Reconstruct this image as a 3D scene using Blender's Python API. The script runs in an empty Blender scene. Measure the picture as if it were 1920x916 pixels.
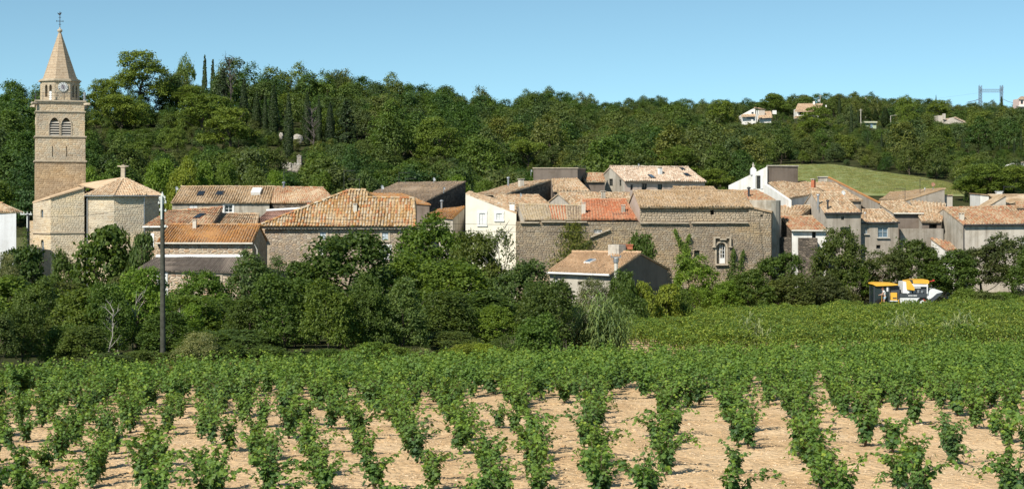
import bpy, math, random
import numpy as np
from mathutils import Vector, Matrix
R = math.radians
sc = bpy.context.scene
COL = sc.collection
F, HY, ZC = 2880.0, 370.0, 10.5          # focal length and horizon row in photo pixels, eye height

# ---------------------------------------------------------------- camera
cam_d = bpy.data.cameras.new('camera'); cam = bpy.data.objects.new('camera', cam_d); COL.objects.link(cam)
cam.location = (0, 0, ZC); cam.rotation_euler = (R(90), 0, 0)
cam_d.sensor_width = 36; cam_d.lens = F / 1920 * 36
cam_d.shift_y = (HY - 458) / 1920
cam_d.clip_start = 0.5; cam_d.clip_end = 6000
sc.camera = cam

# ---------------------------------------------------------------- light
SUN_EL, SUN_AZ = R(43), R(34)            # azimuth: left of straight behind the camera
sdir = Vector((-math.sin(SUN_AZ) * math.cos(SUN_EL), -math.cos(SUN_AZ) * math.cos(SUN_EL), math.sin(SUN_EL)))
sd = bpy.data.lights.new('sun', 'SUN'); sd.energy = 5.0; sd.angle = R(0.53); sd.color = (1, .94, .83)
so = bpy.data.objects.new('sun', sd); COL.objects.link(so)
so.rotation_euler = (-sdir).to_track_quat('-Z', 'Y').to_euler(); so.location = (-60, -60, 120)
w = bpy.data.worlds.new('World'); sc.world = w; w.use_nodes = True
nt = w.node_tree; nt.nodes.clear()
out = nt.nodes.new('ShaderNodeOutputWorld'); bg = nt.nodes.new('ShaderNodeBackground'); sky = nt.nodes.new('ShaderNodeTexSky')
sky.sky_type = 'NISHITA'; sky.sun_disc = False; sky.sun_elevation = SUN_EL
sky.sun_rotation = math.atan2(sdir.x, sdir.y)
sky.altitude = 100; sky.air_density = 0.6; sky.dust_density = 0; sky.ozone_density = 2.0
bg.inputs[1].default_value = 0.118
tcw = nt.nodes.new('ShaderNodeTexCoord'); mp = nt.nodes.new('ShaderNodeMapping'); mp.inputs['Location'].default_value = (0, 0, .045); mp.inputs['Scale'].default_value = (1, 1, .955)
nt.links.new(tcw.outputs['Generated'], mp.inputs[0]); nt.links.new(mp.outputs[0], sky.inputs[0])
tint = nt.nodes.new('ShaderNodeVectorMath'); tint.operation = 'MULTIPLY'; tint.inputs[1].default_value = (.97, 1.13, .93)   # camera white balance
nt.links.new(sky.outputs[0], tint.inputs[0]); nt.links.new(tint.outputs[0], bg.inputs[0]); nt.links.new(bg.outputs[0], out.inputs[0])
sc.view_settings.view_transform = 'Standard'; sc.view_settings.look = 'None'
sc.view_settings.exposure = 0.3; sc.view_settings.gamma = 1.0
sc.cycles.max_bounces = 6; sc.cycles.diffuse_bounces = 2; sc.cycles.transmission_bounces = 4
sc.cycles.use_denoising = True; sc.cycles.sample_clamp_indirect = 6

# ---------------------------------------------------------------- node helpers
class NT:
    def __init__(s, name):
        s.m = bpy.data.materials.new(name); s.m.use_nodes = True
        s.t = s.m.node_tree; s.t.nodes.clear()
        s.o = s.n('ShaderNodeOutputMaterial')
    def n(s, typ, ins=None, **kw):
        x = s.t.nodes.new(typ)
        for k, v in kw.items(): setattr(x, k, v)
        for k, v in (ins or {}).items():
            if hasattr(v, 'is_output'): s.t.links.new(v, x.inputs[k])
            else: x.inputs[k].default_value = v
        return x
    def math(s, op, a, b=0.0, c=None):
        d = {0: a, 1: b}
        if c is not None: d[2] = c
        return s.n('ShaderNodeMath', d, operation=op).outputs[0]
    def vm(s, op, a, b=(0, 0, 0)):
        x = s.n('ShaderNodeVectorMath', {0: a, 1: b}, operation=op)
        return x.outputs['Value'] if op == 'DOT_PRODUCT' else x.outputs[0]
    def mix(s, f, a, b, mode='MIX'):
        x = s.n('ShaderNodeMix', data_type='RGBA', blend_type=mode)
        for i, v in ((0, f), (6, a), (7, b)):
            if hasattr(v, 'is_output'): s.t.links.new(v, x.inputs[i])
            else: x.inputs[i].default_value = v if i == 0 else (*v, 1)
        return x.outputs[2]
    def ramp(s, f, stops, const=False):
        x = s.n('ShaderNodeValToRGB', {0: f}); e = x.color_ramp.elements
        x.color_ramp.interpolation = 'CONSTANT' if const else 'LINEAR'
        while len(e) > len(stops): e.remove(e[-1])
        while len(e) < len(stops): e.new(.5)
        for q, (p, c) in zip(e, stops):
            q.position = p; q.color = (*c, 1) if len(c) == 3 else c
        return x.outputs[0]
    def noise(s, vec, scale, detail=3, rough=.55):
        return s.n('ShaderNodeTexNoise', {'Vector': vec, 'Scale': scale, 'Detail': detail, 'Roughness': rough})
    def mr(s, v, a, b, c, d):
        return s.n('ShaderNodeMapRange', {0: v, 1: a, 2: b, 3: c, 4: d}).outputs[0]
    def bump(s, h, strength=.5, dist=.05):
        return s.n('ShaderNodeBump', {'Height': h, 'Strength': strength, 'Distance': dist}).outputs[0]
    def done(s, col, rough=.9, normal=None, spec=.2, metal=0.0):
        ins = {'Base Color': col if hasattr(col, 'is_output') else (*col, 1), 'Roughness': rough, 'Metallic': metal, 'Specular IOR Level': spec}
        if normal is not None: ins['Normal'] = normal
        b = s.n('ShaderNodeBsdfPrincipled', ins)
        s.t.links.new(b.outputs[0], s.o.inputs[0]); return s.m
    def wallco(s):
        """metres along a vertical wall and up it"""
        g = s.n('ShaderNodeNewGeometry')
        t = s.n('ShaderNodeVectorMath', {0: g.outputs['True Normal'], 1: (0, 0, 1)}, operation='CROSS_PRODUCT').outputs[0]
        t = s.vm('NORMALIZE', t)
        u = s.vm('DOT_PRODUCT', g.outputs['Position'], t)
        z = s.n('ShaderNodeSeparateXYZ', {0: g.outputs['Position']}).outputs[2]
        return s.n('ShaderNodeCombineXYZ', {0: u, 1: z, 2: 0.0}).outputs[0], g.outputs['Position']

MATS = {}
def plain(name, col, rough=.7, spec=.3, metal=0.0, var=.12, scale=3.0):
    if name in MATS: return MATS[name]
    N = NT(name); tc = N.n('ShaderNodeNewGeometry').outputs['Position']
    n = N.noise(tc, scale, 4).outputs[0]
    c = N.mix(N.mr(n, .3, .7, 0, 1), [x * (1 - var) for x in col], [min(1, x * (1 + var)) for x in col])
    MATS[name] = N.done(c, rough, None, spec, metal); return MATS[name]

def stone_rubble(name, cols, mortar, sx=.42, sy=.24, stain=.35):
    N = NT(name); uv, pos = N.wallco()
    wob = N.noise(uv, 1.7, 2).outputs['Color']
    uv2 = N.vm('ADD', uv, N.vm('MULTIPLY', wob, (.25, .12, 0)))
    sv = N.vm('MULTIPLY', uv2, (1 / sx, 1 / sy, 0))
    v1 = N.n('ShaderNodeTexVoronoi', {'Vector': sv, 'Scale': 1.0, 'Randomness': .85}, voronoi_dimensions='2D')
    v2 = N.n('ShaderNodeTexVoronoi', {'Vector': sv, 'Scale': 1.0, 'Randomness': .85}, voronoi_dimensions='2D', feature='DISTANCE_TO_EDGE')
    rnd = N.n('ShaderNodeSeparateColor', {0: v1.outputs['Color']}).outputs[0]
    k = len(cols); c = N.ramp(rnd, [(i / k, q) for i, q in enumerate(cols)])
    fine = N.noise(pos, 9, 3).outputs[0]
    c = N.mix(.5, c, N.ramp(fine, [(.3, (.55, .55, .55)), (.7, (1, 1, 1))]), 'MULTIPLY')
    big = N.noise(N.vm('MULTIPLY', uv, (.35, .5, 0)), 1.0, 5, .65).outputs[0]
    c = N.mix(stain, c, N.ramp(big, [(.35, (.35, .33, .3)), (.6, (1.05, 1, .95))]), 'MULTIPLY')
    mo = N.mr(v2.outputs[0], .02, .11, 1, 0)
    c = N.mix(mo, c, mortar)
    h = N.math('ADD', N.mr(v2.outputs[0], 0, .2, 0, 1), N.math('MULTIPLY', fine, .4))
    return N.done(c, .95, N.bump(h, .9, .06), .1)

def ashlar(name, c1, c2, mortar, bw=.55, bh=.3, stain=.3, lo=(.4, .36, .3), msz=.012):
    N = NT(name); uv, pos = N.wallco()
    wob = N.vm('MULTIPLY', N.noise(uv, .8, 2).outputs['Color'], (.08, .06, 0))
    uw = N.vm('ADD', uv, wob)
    b = N.n('ShaderNodeTexBrick', {'Vector': uw, 'Color1': (*c1, 1), 'Color2': (*c2, 1), 'Mortar': (*mortar, 1), 'Scale': 1.0, 'Mortar Size': msz,
            'Mortar Smooth': .4, 'Bias': 0.0, 'Brick Width': bw, 'Row Height': bh}, offset=.5)
    fine = N.noise(pos, 7, 4).outputs[0]
    c = N.mix(.45, b.outputs[0], N.ramp(fine, [(.3, (.6, .58, .55)), (.7, (1, 1, 1))]), 'MULTIPLY')
    blk = N.noise(N.vm('MULTIPLY', uv, (1.6, 3.4, 0)), 1.0, 2).outputs[0]
    c = N.mix(.5, c, N.ramp(blk, [(.35, (.72, .64, .56)), (.5, (1, .95, .88)), (.66, (1.0, 1.0, 1.0))]), 'MULTIPLY')
    big = N.noise(N.vm('MULTIPLY', uv, (.4, .3, 0)), 1.0, 5, .65).outputs[0]
    c = N.mix(stain, c, N.ramp(big, [(.35, lo), (.6, (1, 1, 1))]), 'MULTIPLY')
    h = N.math('ADD', N.math('MULTIPLY', b.outputs['Fac'], -1.0), N.math('MULTIPLY', fine, .5))
    return N.done(c, .95, N.bump(h, .8, .04), .1)

def coursed(name, cols, mortar, sx=.5, sy=.27, joint=1.0, relief=1.0):
    N = NT(name); uv, pos = N.wallco()
    wob = N.vm('MULTIPLY', N.n('ShaderNodeVectorMath', {0: N.noise(uv, .7, 3).outputs['Color'], 1: (.5, .5, .5)}, operation='SUBTRACT').outputs[0], (.5, .34, 0))
    sp = N.n('ShaderNodeSeparateXYZ', {0: N.vm('ADD', uv, wob)}); row = N.math('FLOOR', N.math('DIVIDE', sp.outputs[1], sy))
    rr = N.n('ShaderNodeTexWhiteNoise', {'W': row}, noise_dimensions='1D').outputs['Value']
    u2 = N.math('ADD', N.math('MULTIPLY', sp.outputs[0], N.math('ADD', .75, N.math('MULTIPLY', rr, .7))), N.math('MULTIPLY', rr, 7.0))
    v1 = N.n('ShaderNodeTexVoronoi', {'W': N.math('ADD', N.math('DIVIDE', u2, sx), N.math('MULTIPLY', row, 17.0)), 'Scale': 1.0, 'Randomness': .8}, voronoi_dimensions='1D')
    v2 = N.n('ShaderNodeTexVoronoi', {'W': N.math('ADD', N.math('DIVIDE', u2, sx), N.math('MULTIPLY', row, 17.0)), 'Scale': 1.0, 'Randomness': .8}, voronoi_dimensions='1D', feature='DISTANCE_TO_EDGE')
    fr = N.math('FRACT', N.math('DIVIDE', sp.outputs[1], sy)); dv = N.math('MULTIPLY', N.math('MINIMUM', fr, N.math('SUBTRACT', 1.0, fr)), .9)
    de = N.math('MINIMUM', v2.outputs[0], dv); rnd = N.n('ShaderNodeSeparateColor', {0: v1.outputs['Color']}).outputs[0]
    k = len(cols); c = N.ramp(rnd, [(i / k, q) for i, q in enumerate(cols)])
    fine = N.noise(pos, 8, 4, .6).outputs[0]; c = N.mix(.6, c, N.ramp(fine, [(.3, (.5, .48, .45)), (.65, (1.08, 1.06, 1.02))]), 'MULTIPLY')
    big = N.noise(N.vm('MULTIPLY', uv, (.13, .3, 0)), 1.0, 4, .6).outputs[0]; c = N.mix(.75, c, N.ramp(big, [(.36, (.62, .62, .64)), (.5, (.95, .92, .88)), (.64, (1.15, 1.02, .8))]), 'MULTIPLY')
    jn = N.noise(uv, 2.2, 3).outputs[0]; mo = N.math('MULTIPLY', N.mr(de, .02, .13, 1, 0), N.mr(jn, .35, .6, .35 * joint, joint)); c = N.mix(mo, c, mortar)
    h = N.math('ADD', N.mr(de, 0, .22, 0, 1), N.math('MULTIPLY', fine, .5)); return N.done(c, .95, N.bump(h, relief, .08), .1)

def render_wall(name, col, stain=(.55, .52, .48), amt=.5, streak=.5):
    N = NT(name); uv, pos = N.wallco()
    big = N.noise(N.vm('MULTIPLY', uv, (.35, .45, 0)), 1.0, 5, .65).outputs[0]
    c = N.mix(amt, col, N.ramp(big, [(.3, stain), (.55, (1, 1, 1)), (.75, (1.08, 1.06, 1.02))]), 'MULTIPLY')
    st = N.noise(N.vm('MULTIPLY', uv, (1.6, .12, 0)), 1.0, 4, .6).outputs[0]
    c = N.mix(streak, c, N.ramp(st, [(.34, (.45, .43, .4)), (.54, (1, 1, 1))]), 'MULTIPLY')
    pt = N.noise(N.vm('MULTIPLY', uv, (.9, .8, 0)), 1.0, 6, .7).outputs[0]
    c = N.mix(amt * .8, c, N.ramp(pt, [(.4, (.72, .68, .62)), (.47, (1, 1, 1)), (.6, (1, 1, 1)), (.66, (1.16, 1.14, 1.1))]), 'MULTIPLY')
    fine = N.noise(pos, 14, 3).outputs[0]
    c = N.mix(.3, c, N.ramp(fine, [(.3, (.8, .8, .8)), (.7, (1, 1, 1))]), 'MULTIPLY')
    return N.done(c, .95, N.bump(fine, .35, .02), .1)

def tile_mat(name, cols, lichen=None, dirt=.5):
    """each tile carries its own random number in the face attribute tile_tone"""
    N = NT(name); a = N.n('ShaderNodeAttribute', attribute_name='tile_tone').outputs['Fac']
    pos = N.n('ShaderNodeNewGeometry').outputs['Position']
    big = N.noise(pos, .55, 3).outputs[0]
    f = N.math('ADD', N.math('MULTIPLY', a, .8), N.mr(big, .3, .7, -.12, .32))
    k = len(cols); c = N.ramp(f, [(i / k, q) for i, q in enumerate(cols)])
    fine = N.noise(pos, 6, 4, .6).outputs[0]
    c = N.mix(dirt, c, N.ramp(fine, [(.32, (.4, .38, .36)), (.55, (1, 1, 1)), (.75, (1.12, 1.1, 1.06))]), 'MULTIPLY')
    if lichen:
        l = N.noise(pos, 1.3, 5, .7).outputs[0]
        c = N.mix(N.mr(l, .5, .64, 0, lichen[1]), c, lichen[0])
    return N.done(c, .92, N.bump(fine, .4, .02), .12)

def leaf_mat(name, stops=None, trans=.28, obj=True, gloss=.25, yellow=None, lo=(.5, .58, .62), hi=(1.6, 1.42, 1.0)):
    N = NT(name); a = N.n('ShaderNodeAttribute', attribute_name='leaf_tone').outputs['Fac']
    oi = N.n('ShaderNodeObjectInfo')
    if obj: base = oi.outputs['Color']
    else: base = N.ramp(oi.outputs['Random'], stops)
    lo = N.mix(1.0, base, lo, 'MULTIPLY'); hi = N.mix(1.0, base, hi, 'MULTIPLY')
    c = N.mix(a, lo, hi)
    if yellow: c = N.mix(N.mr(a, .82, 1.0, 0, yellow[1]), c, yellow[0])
    d = N.n('ShaderNodeBsdfPrincipled', {'Base Color': c, 'Roughness': .55, 'Specular IOR Level': gloss})
    tcol = N.mix(1.0, c, (1.5, 1.5, .5), 'MULTIPLY')
    t = N.n('ShaderNodeBsdfTranslucent', {'Color': tcol})
    m = N.n('ShaderNodeMixShader', {0: trans, 1: d.outputs[0], 2: t.outputs[0]})
    N.t.links.new(m.outputs[0], N.o.inputs[0]); return N.m

def glass_mat(name, col=(.02, .025, .03)):
    N = NT(name); return N.done(col, .08, None, .6)

# ---------------------------------------------------------------- object helpers
def link(o, parent=None, label=None, cat=None, group=None, kind=None):
    if o.name not in COL.objects: COL.objects.link(o)
    if parent is not None: o.parent = parent
    if label: o['label'] = label
    if cat: o['category'] = cat
    if group: o['group'] = group
    if kind: o['kind'] = kind
    return o
def empty(name, loc, label, cat, group=None, rz=0.0):
    o = bpy.data.objects.new(name, None); o.location = loc; o.rotation_euler = (0, 0, rz); o.empty_display_size = .3
    return link(o, None, label, cat, group)
def np_mesh(name, V, polys, mats, mi=None, attrs=None, smooth=False):
    """V (n,3); polys: list of index arrays (m,k); attrs: name -> per-face floats"""
    me = bpy.data.meshes.new(name)
    V = np.asarray(V, dtype=np.float32); me.vertices.add(len(V)); me.vertices.foreach_set('co', V.ravel())
    li = np.concatenate([np.asarray(p, dtype=np.int32).ravel() for p in polys])
    tot = np.concatenate([np.full(len(p), np.asarray(p).shape[1], dtype=np.int32) for p in polys])
    st = np.concatenate([[0], np.cumsum(tot)[:-1]]).astype(np.int32)
    me.loops.add(len(li)); me.loops.foreach_set('vertex_index', li)
    me.polygons.add(len(tot)); me.polygons.foreach_set('loop_start', st); me.polygons.foreach_set('loop_total', tot)
    if mi is not None: me.polygons.foreach_set('material_index', np.asarray(mi, dtype=np.int32))
    me.polygons.foreach_set('use_smooth', np.full(len(tot), smooth))
    for m in (mats if isinstance(mats, (list, tuple)) else [mats]): me.materials.append(m)
    for k, v in (attrs or {}).items():
        a = me.attributes.new(k, 'FLOAT', 'FACE'); a.data.foreach_set('value', np.asarray(v, dtype=np.float32))
    me.update(calc_edges=True); me.validate(); return me
class MB:
    """collects faces for one mesh object"""
    def __init__(s): s.v = []; s.f = []; s.m = []
    def poly(s, pts, m=0):
        i = len(s.v); s.v += [tuple(p) for p in pts]; s.f.append(tuple(range(i, i + len(pts)))); s.m.append(m)
    def box(s, c, size, ax=None, m=0, taper=1.0):
        """c = centre of the bottom; ax = (u,v) horizontal unit vectors"""
        u, v = ax or (Vector((1, 0, 0)), Vector((0, 1, 0))); c = Vector(c); a, b, h = size
        lo = [c + u * sx * a / 2 + v * sy * b / 2 for sx, sy in ((-1, -1), (1, -1), (1, 1), (-1, 1))]
        hi = [c + (u * sx * a / 2 + v * sy * b / 2) * taper + Vector((0, 0, h)) for sx, sy in ((-1, -1), (1, -1), (1, 1), (-1, 1))]
        i = len(s.v); s.v += [tuple(p) for p in lo + hi]
        for q in ((3, 2, 1, 0), (4, 5, 6, 7), (0, 1, 5, 4), (1, 2, 6, 5), (2, 3, 7, 6), (3, 0, 4, 7)):
            s.f.append(tuple(i + k for k in q)); s.m.append(m)
    def bar(s, p, q, r, m=0, n=4, r2=None):
        p = Vector(p); q = Vector(q); d = (q - p).normalized(); r2 = r if r2 is None else r2
        a = d.cross(Vector((0, 0, 1)) if abs(d.z) < .9 else Vector((1, 0, 0))).normalized(); b = d.cross(a)
        i = len(s.v)
        for c, rr in ((p, r), (q, r2)):
            for k in range(n):
                t = 2 * math.pi * (k + .5) / n; s.v.append(tuple(c + a * math.cos(t) * rr + b * math.sin(t) * rr))
        for k in range(n):
            s.f.append((i + k, i + (k + 1) % n, i + n + (k + 1) % n, i + n + k)); s.m.append(m)
        s.f.append(tuple(i + n - 1 - k for k in range(n))); s.m.append(m)
        s.f.append(tuple(i + n + k for k in range(n))); s.m.append(m)
    def tube(s, pts, rad, n=6, m=0):
        for k in range(len(pts) - 1): s.bar(pts[k], pts[k + 1], rad[k], m, n, rad[k + 1])
    def prism(s, pts, d, m=0):
        """closed polygon pts pushed along vector d"""
        d = Vector(d); a = [Vector(p) for p in pts]; b = [p + d for p in a]
        s.poly(a[::-1], m); s.poly(b, m)
        for i in range(len(a)):
            j = (i + 1) % len(a); s.poly([a[i], a[j], b[j], b[i]], m)
    def lathe(s, c, prof, n=12, m=0):
        c = Vector(c); i = len(s.v)
        for r, z in prof:
            for k in range(n):
                t = 2 * math.pi * k / n; s.v.append(tuple(c + Vector((r * math.cos(t), r * math.sin(t), z))))
        for j in range(len(prof) - 1):
            for k in range(n):
                s.f.append((i + j * n + k, i + j * n + (k + 1) % n, i + (j + 1) * n + (k + 1) % n, i + (j + 1) * n + k)); s.m.append(m)
        s.f.append(tuple(i + (len(prof) - 1) * n + k for k in range(n))); s.m.append(m)
    def mesh(s, name, mats, smooth=False):
        me = bpy.data.meshes.new(name); me.from_pydata(s.v, [], s.f)
        for m in (mats if isinstance(mats, (list, tuple)) else [mats]): me.materials.append(m)
        me.polygons.foreach_set('material_index', s.m)
        me.polygons.foreach_set('use_smooth', [smooth] * len(s.f))
        me.update(); return me
    def build(s, name, mats, parent=None, smooth=False, **kw):
        o = bpy.data.objects.new(name, s.mesh(name, mats, smooth))
        if parent is not None:
            root = parent; p = Vector((0, 0, 0))
            while root is not None: p += root.location; root = root.parent
            for v in o.data.vertices: v.co -= p          # things are placed by their Empty, never rotated
        return link(o, parent, **kw)

def ray(px, py, D): return Vector(((px - 960) / F * D, D, ZC + (HY - py) / F * D))

# ---------------------------------------------------------------- terrain heights
_px = np.array([-1600, 0, 160, 260, 450, 650, 800, 900, 960, 1000, 1150, 1220, 1300, 1450, 1600, 1800, 1920, 3600], float)
_zr = np.array([24, 25, 26, 28, 31, 33, 32, 31.5, 35, 39.5, 37.5, 41.5, 41, 46, 48, 45, 46, 45], float)
_dr = np.array([300, 300, 310, 320, 340, 370, 390, 420, 480, 500, 540, 560, 600, 640, 660, 680, 690, 700], float)
def G(x, y):
    x = np.asarray(x, float); y = np.asarray(y, float)
    px = 960 + F * x / np.maximum(y, 40.0)
    zb = np.interp(px, [1100, 1450], [6.0, 10.0]); zr = np.interp(px, _px, _zr); dr = np.interp(px, _px, _dr)
    z = np.where(y < 84, 6.82 - .0608 * np.clip(y, -30, 84), 0.0)
    z = np.where((y >= 84) & (y < 140), 1.713 - (y - 84) / 56 * 2.6, z)
    z = np.where((y >= 140) & (y < 152), -.887 + (y - 140) / 12 * .35, z)
    t = np.clip((y - 152) / 63, 0, 1); z = np.where((y >= 152) & (y < 215), -.537 + (zb + .537) * (t ** 1.3), z)
    t = (y - 215) / (dr - 215); z = np.where((y >= 215) & (y < dr), zb + (zr - zb) * np.clip(t, 0, 1) ** .95, z)
    z = np.where(y >= dr, zr - np.clip((y - dr) * .05, 0, 30), z)
    z = z + .021 * np.clip(x - 11, 0, 80) * np.clip((y - 84) / 30, 0, 1) * np.clip((215 - y) / 60, 0, 1)
    return z
def g(x, y): return float(G(x, y))
# ---------------------------------------------------------------- materials
M_GLASS = glass_mat('window_glass'); M_GLASSB = glass_mat('blue_glass', (.10, .15, .2))
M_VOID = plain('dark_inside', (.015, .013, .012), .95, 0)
M_WHITE = plain('white_paint', (.72, .72, .7), .6, .3, var=.06)
M_GREYP = plain('grey_paint', (.42, .45, .46), .6, .3)
M_PALEBLUE = plain('pale_blue_shutter', (.46, .52, .56), .6, .3)
M_STONE_TRIM = plain('dressed_stone', (.44, .37, .28), .9, .1, var=.2)
M_DARK_METAL = plain('dark_metal', (.035, .035, .04), .5, .4)
M_GREY_METAL = plain('galvanised_metal', (.38, .39, .4), .4, .5, .6)
M_ZINC = plain('pale_gutter', (.62, .58, .5), .6, .3)
M_BRICK = plain('red_brick', (.42, .15, .08), .9, .1, var=.3, scale=9)
M_CONC = plain('concrete', (.46, .42, .36), .9, .1, var=.2)
M_PALEPL = render_wall('pale_chimney_plaster', (.62, .57, .49), amt=.4, streak=.3)
M_BARK = plain('bark', (.10, .08, .06), .95, .05, var=.35, scale=8)
M_DEADWOOD = plain('bleached_wood', (.33, .305, .27), .9, .05, var=.2)
M_POLE = plain('weathered_timber', (.075, .076, .06), .9, .1, var=.3, scale=6)

W_CHURCH = coursed('church_masonry', [(.74, .65, .50), (.66, .57, .43), (.80, .71, .56), (.62, .51, .37), (.71, .63, .50)], (.52, .44, .33), .38, .19, .5, .45)
W_TOWER = coursed('tower_masonry', [(.60, .49, .36), (.52, .43, .32), (.66, .56, .43), (.50, .39, .27), (.56, .50, .40)], (.46, .375, .275), .44, .21, .6, .4)
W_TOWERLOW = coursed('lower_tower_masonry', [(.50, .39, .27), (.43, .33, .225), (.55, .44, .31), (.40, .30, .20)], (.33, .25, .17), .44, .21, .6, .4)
W_RUBBLE = stone_rubble('rubble_wall', [(.46, .37, .27), (.58, .48, .36), (.34, .275, .21), (.64, .56, .45), (.50, .37, .25), (.42, .36, .30)], (.36, .29, .22), .36, .2)
W_BARN = stone_rubble('warm_rubble_wall', [(0.480, 0.348, 0.228), (0.624, 0.504, 0.360), (0.396, 0.276, 0.192), (0.660, 0.552, 0.432), (0.552, 0.384, 0.252)], (0.600, 0.516, 0.408), .5, .26)
W_RAMPART = coursed('rampart_masonry', [(.42, .345, .255), (.34, .29, .23), (.48, .395, .28), (.29, .245, .195), (.40, .315, .225), (.45, .40, .325), (.36, .29, .21)], (.20, .16, .125), .34, .175, .6, .7)
W_MANOR = coursed('manor_masonry', [(.50, .42, .31), (.46, .39, .30), (.53, .46, .36), (.43, .36, .27)], (.40, .33, .25), .45, .24)
W_DARKSTONE_SHADE = stone_rubble('dark_and_shaded_rubble', [(.12, .1, .085), (.19, .16, .13), (.09, .08, .07), (.24, .2, .16)], (.1, .085, .07), .4, .22)  # dark stone; also paints the shade of gables turned from the sun
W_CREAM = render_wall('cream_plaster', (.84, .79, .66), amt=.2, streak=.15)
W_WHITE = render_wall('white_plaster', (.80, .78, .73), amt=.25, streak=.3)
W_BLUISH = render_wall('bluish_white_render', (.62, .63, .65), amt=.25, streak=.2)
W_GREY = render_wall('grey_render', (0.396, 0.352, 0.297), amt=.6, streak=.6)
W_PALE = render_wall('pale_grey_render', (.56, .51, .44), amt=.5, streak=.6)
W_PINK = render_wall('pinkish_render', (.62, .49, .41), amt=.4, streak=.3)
W_BROWN_SHADE = render_wall('brown_and_shaded_render', (.22, .18, .15), amt=.5, streak=.4)  # brown walls, and shade put into the colour of right-facing gables
W_OLDPALE = render_wall('old_pale_render', (.50, .46, .39), amt=.7, streak=.7)

T_LICHEN = tile_mat('lichen_tiles', [(.30, .18, .085), (.44, .29, .15), (.47, .38, .27), (.54, .46, .35), (.46, .29, .13), (.45, .17, .075), (.36, .29, .21), (.50, .35, .2)], ((.46, .25, .06), .35), .65)
T_OCHRE = tile_mat('ochre_tiles', [(.33, .22, .125), (.45, .315, .19), (.54, .42, .29), (.39, .265, .155), (.48, .34, .21), (.36, .28, .2)], ((.40, .24, .08), .25), .65)
T_MIXED = tile_mat('mixed_tiles', [(.42, .21, .12), (.46, .31, .19), (.53, .42, .29), (.40, .25, .15), (.45, .19, .11), (.49, .36, .23), (.36, .24, .16)], ((.42, .22, .06), .25))
T_ORANGE = tile_mat('orange_lichen_tiles', [(.42, .20, .085), (.46, .24, .10), (.36, .19, .09), (.42, .28, .17)], ((.47, .235, .05), .55), .55)
T_TAN = tile_mat('tan_tiles', [(.36, .25, .15), (.50, .37, .24), (.60, .49, .36), (.45, .32, .2), (.33, .24, .16), (.52, .31, .18), (.58, .45, .31)], ((.46, .28, .1), .2), .65)
T_PINK = tile_mat('pale_pink_tiles', [(.54, .40, .29), (.61, .48, .37), (.46, .33, .235), (.66, .55, .44)])
T_RED = tile_mat('red_tiles', [(.48, .17, .085), (.52, .21, .11), (.42, .2, .12), (.54, .3, .18)])
T_GREYB = tile_mat('grey_brown_tiles', [(.30, .225, .16), (.37, .28, .2), (.26, .2, .15), (.42, .32, .23)], ((.4, .24, .08), .3))
T_HALF = tile_mat('yellow_grey_tiles', [(.34, .275, .19), (.46, .37, .25), (.50, .42, .31), (.40, .31, .19), (.44, .36, .27)], ((.40, .27, .09), .3), .6)
T_CHURCH = tile_mat('church_tiles', [(.56, .40, .26), (.62, .47, .32), (.5, .34, .21), (.66, .52, .37)], None, .35)
T_NEW = tile_mat('sandy_new_tiles', [(.47, .31, .185), (.52, .35, .215), (.44, .29, .17), (.55, .38, .24)], None, .45)
T_PURPLE = tile_mat('purple_brown_tiles', [(.27, .155, .12), (.33, .2, .16), (.3, .17, .125)])
T_FIBRE = tile_mat('fibre_cement_sheets', [(.21, .175, .145), (.26, .215, .175), (.19, .155, .13)], None, .5)
T_VILLA = tile_mat('villa_tiles', [(.58, .42, .28), (.63, .47, .32), (.54, .37, .25)], None, .2)

# ---------------------------------------------------------------- roofs
def _tile_block(P, E, S, N, L, r=.105, h=.075, k=4, cap=True, lift=.03):
    """one half-round cover tile at every P: E across, S up the slope, N out of it"""
    n = len(P); th = np.linspace(0, math.pi, k + 1)
    xs = -np.cos(th); zs = np.sin(th)
    V = []
    for (rr, y, z0, hh) in ((r * 1.1, -.02, lift, h * 1.1), (r * .92, L, 0.0, h * .95)):
        for x, z in zip(xs, zs):
            V.append(P + E * (x * rr) + S * y + N * (z0 * (1 if z > .01 else .2) + z * hh))
    V = np.stack(V, 1); m = 2 * (k + 1); base = (np.arange(n) * m)[:, None]
    quads = [base + np.array([[j, j + 1, k + 2 + j, k + 1 + j]]) for j in range(k)]
    polys = [np.concatenate(quads)]
    if cap: polys.append(base + np.arange(k, -1, -1)[None, :])
    nf = k + (1 if cap else 0)
    return V.reshape(-1, 3), polys, nf
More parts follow.
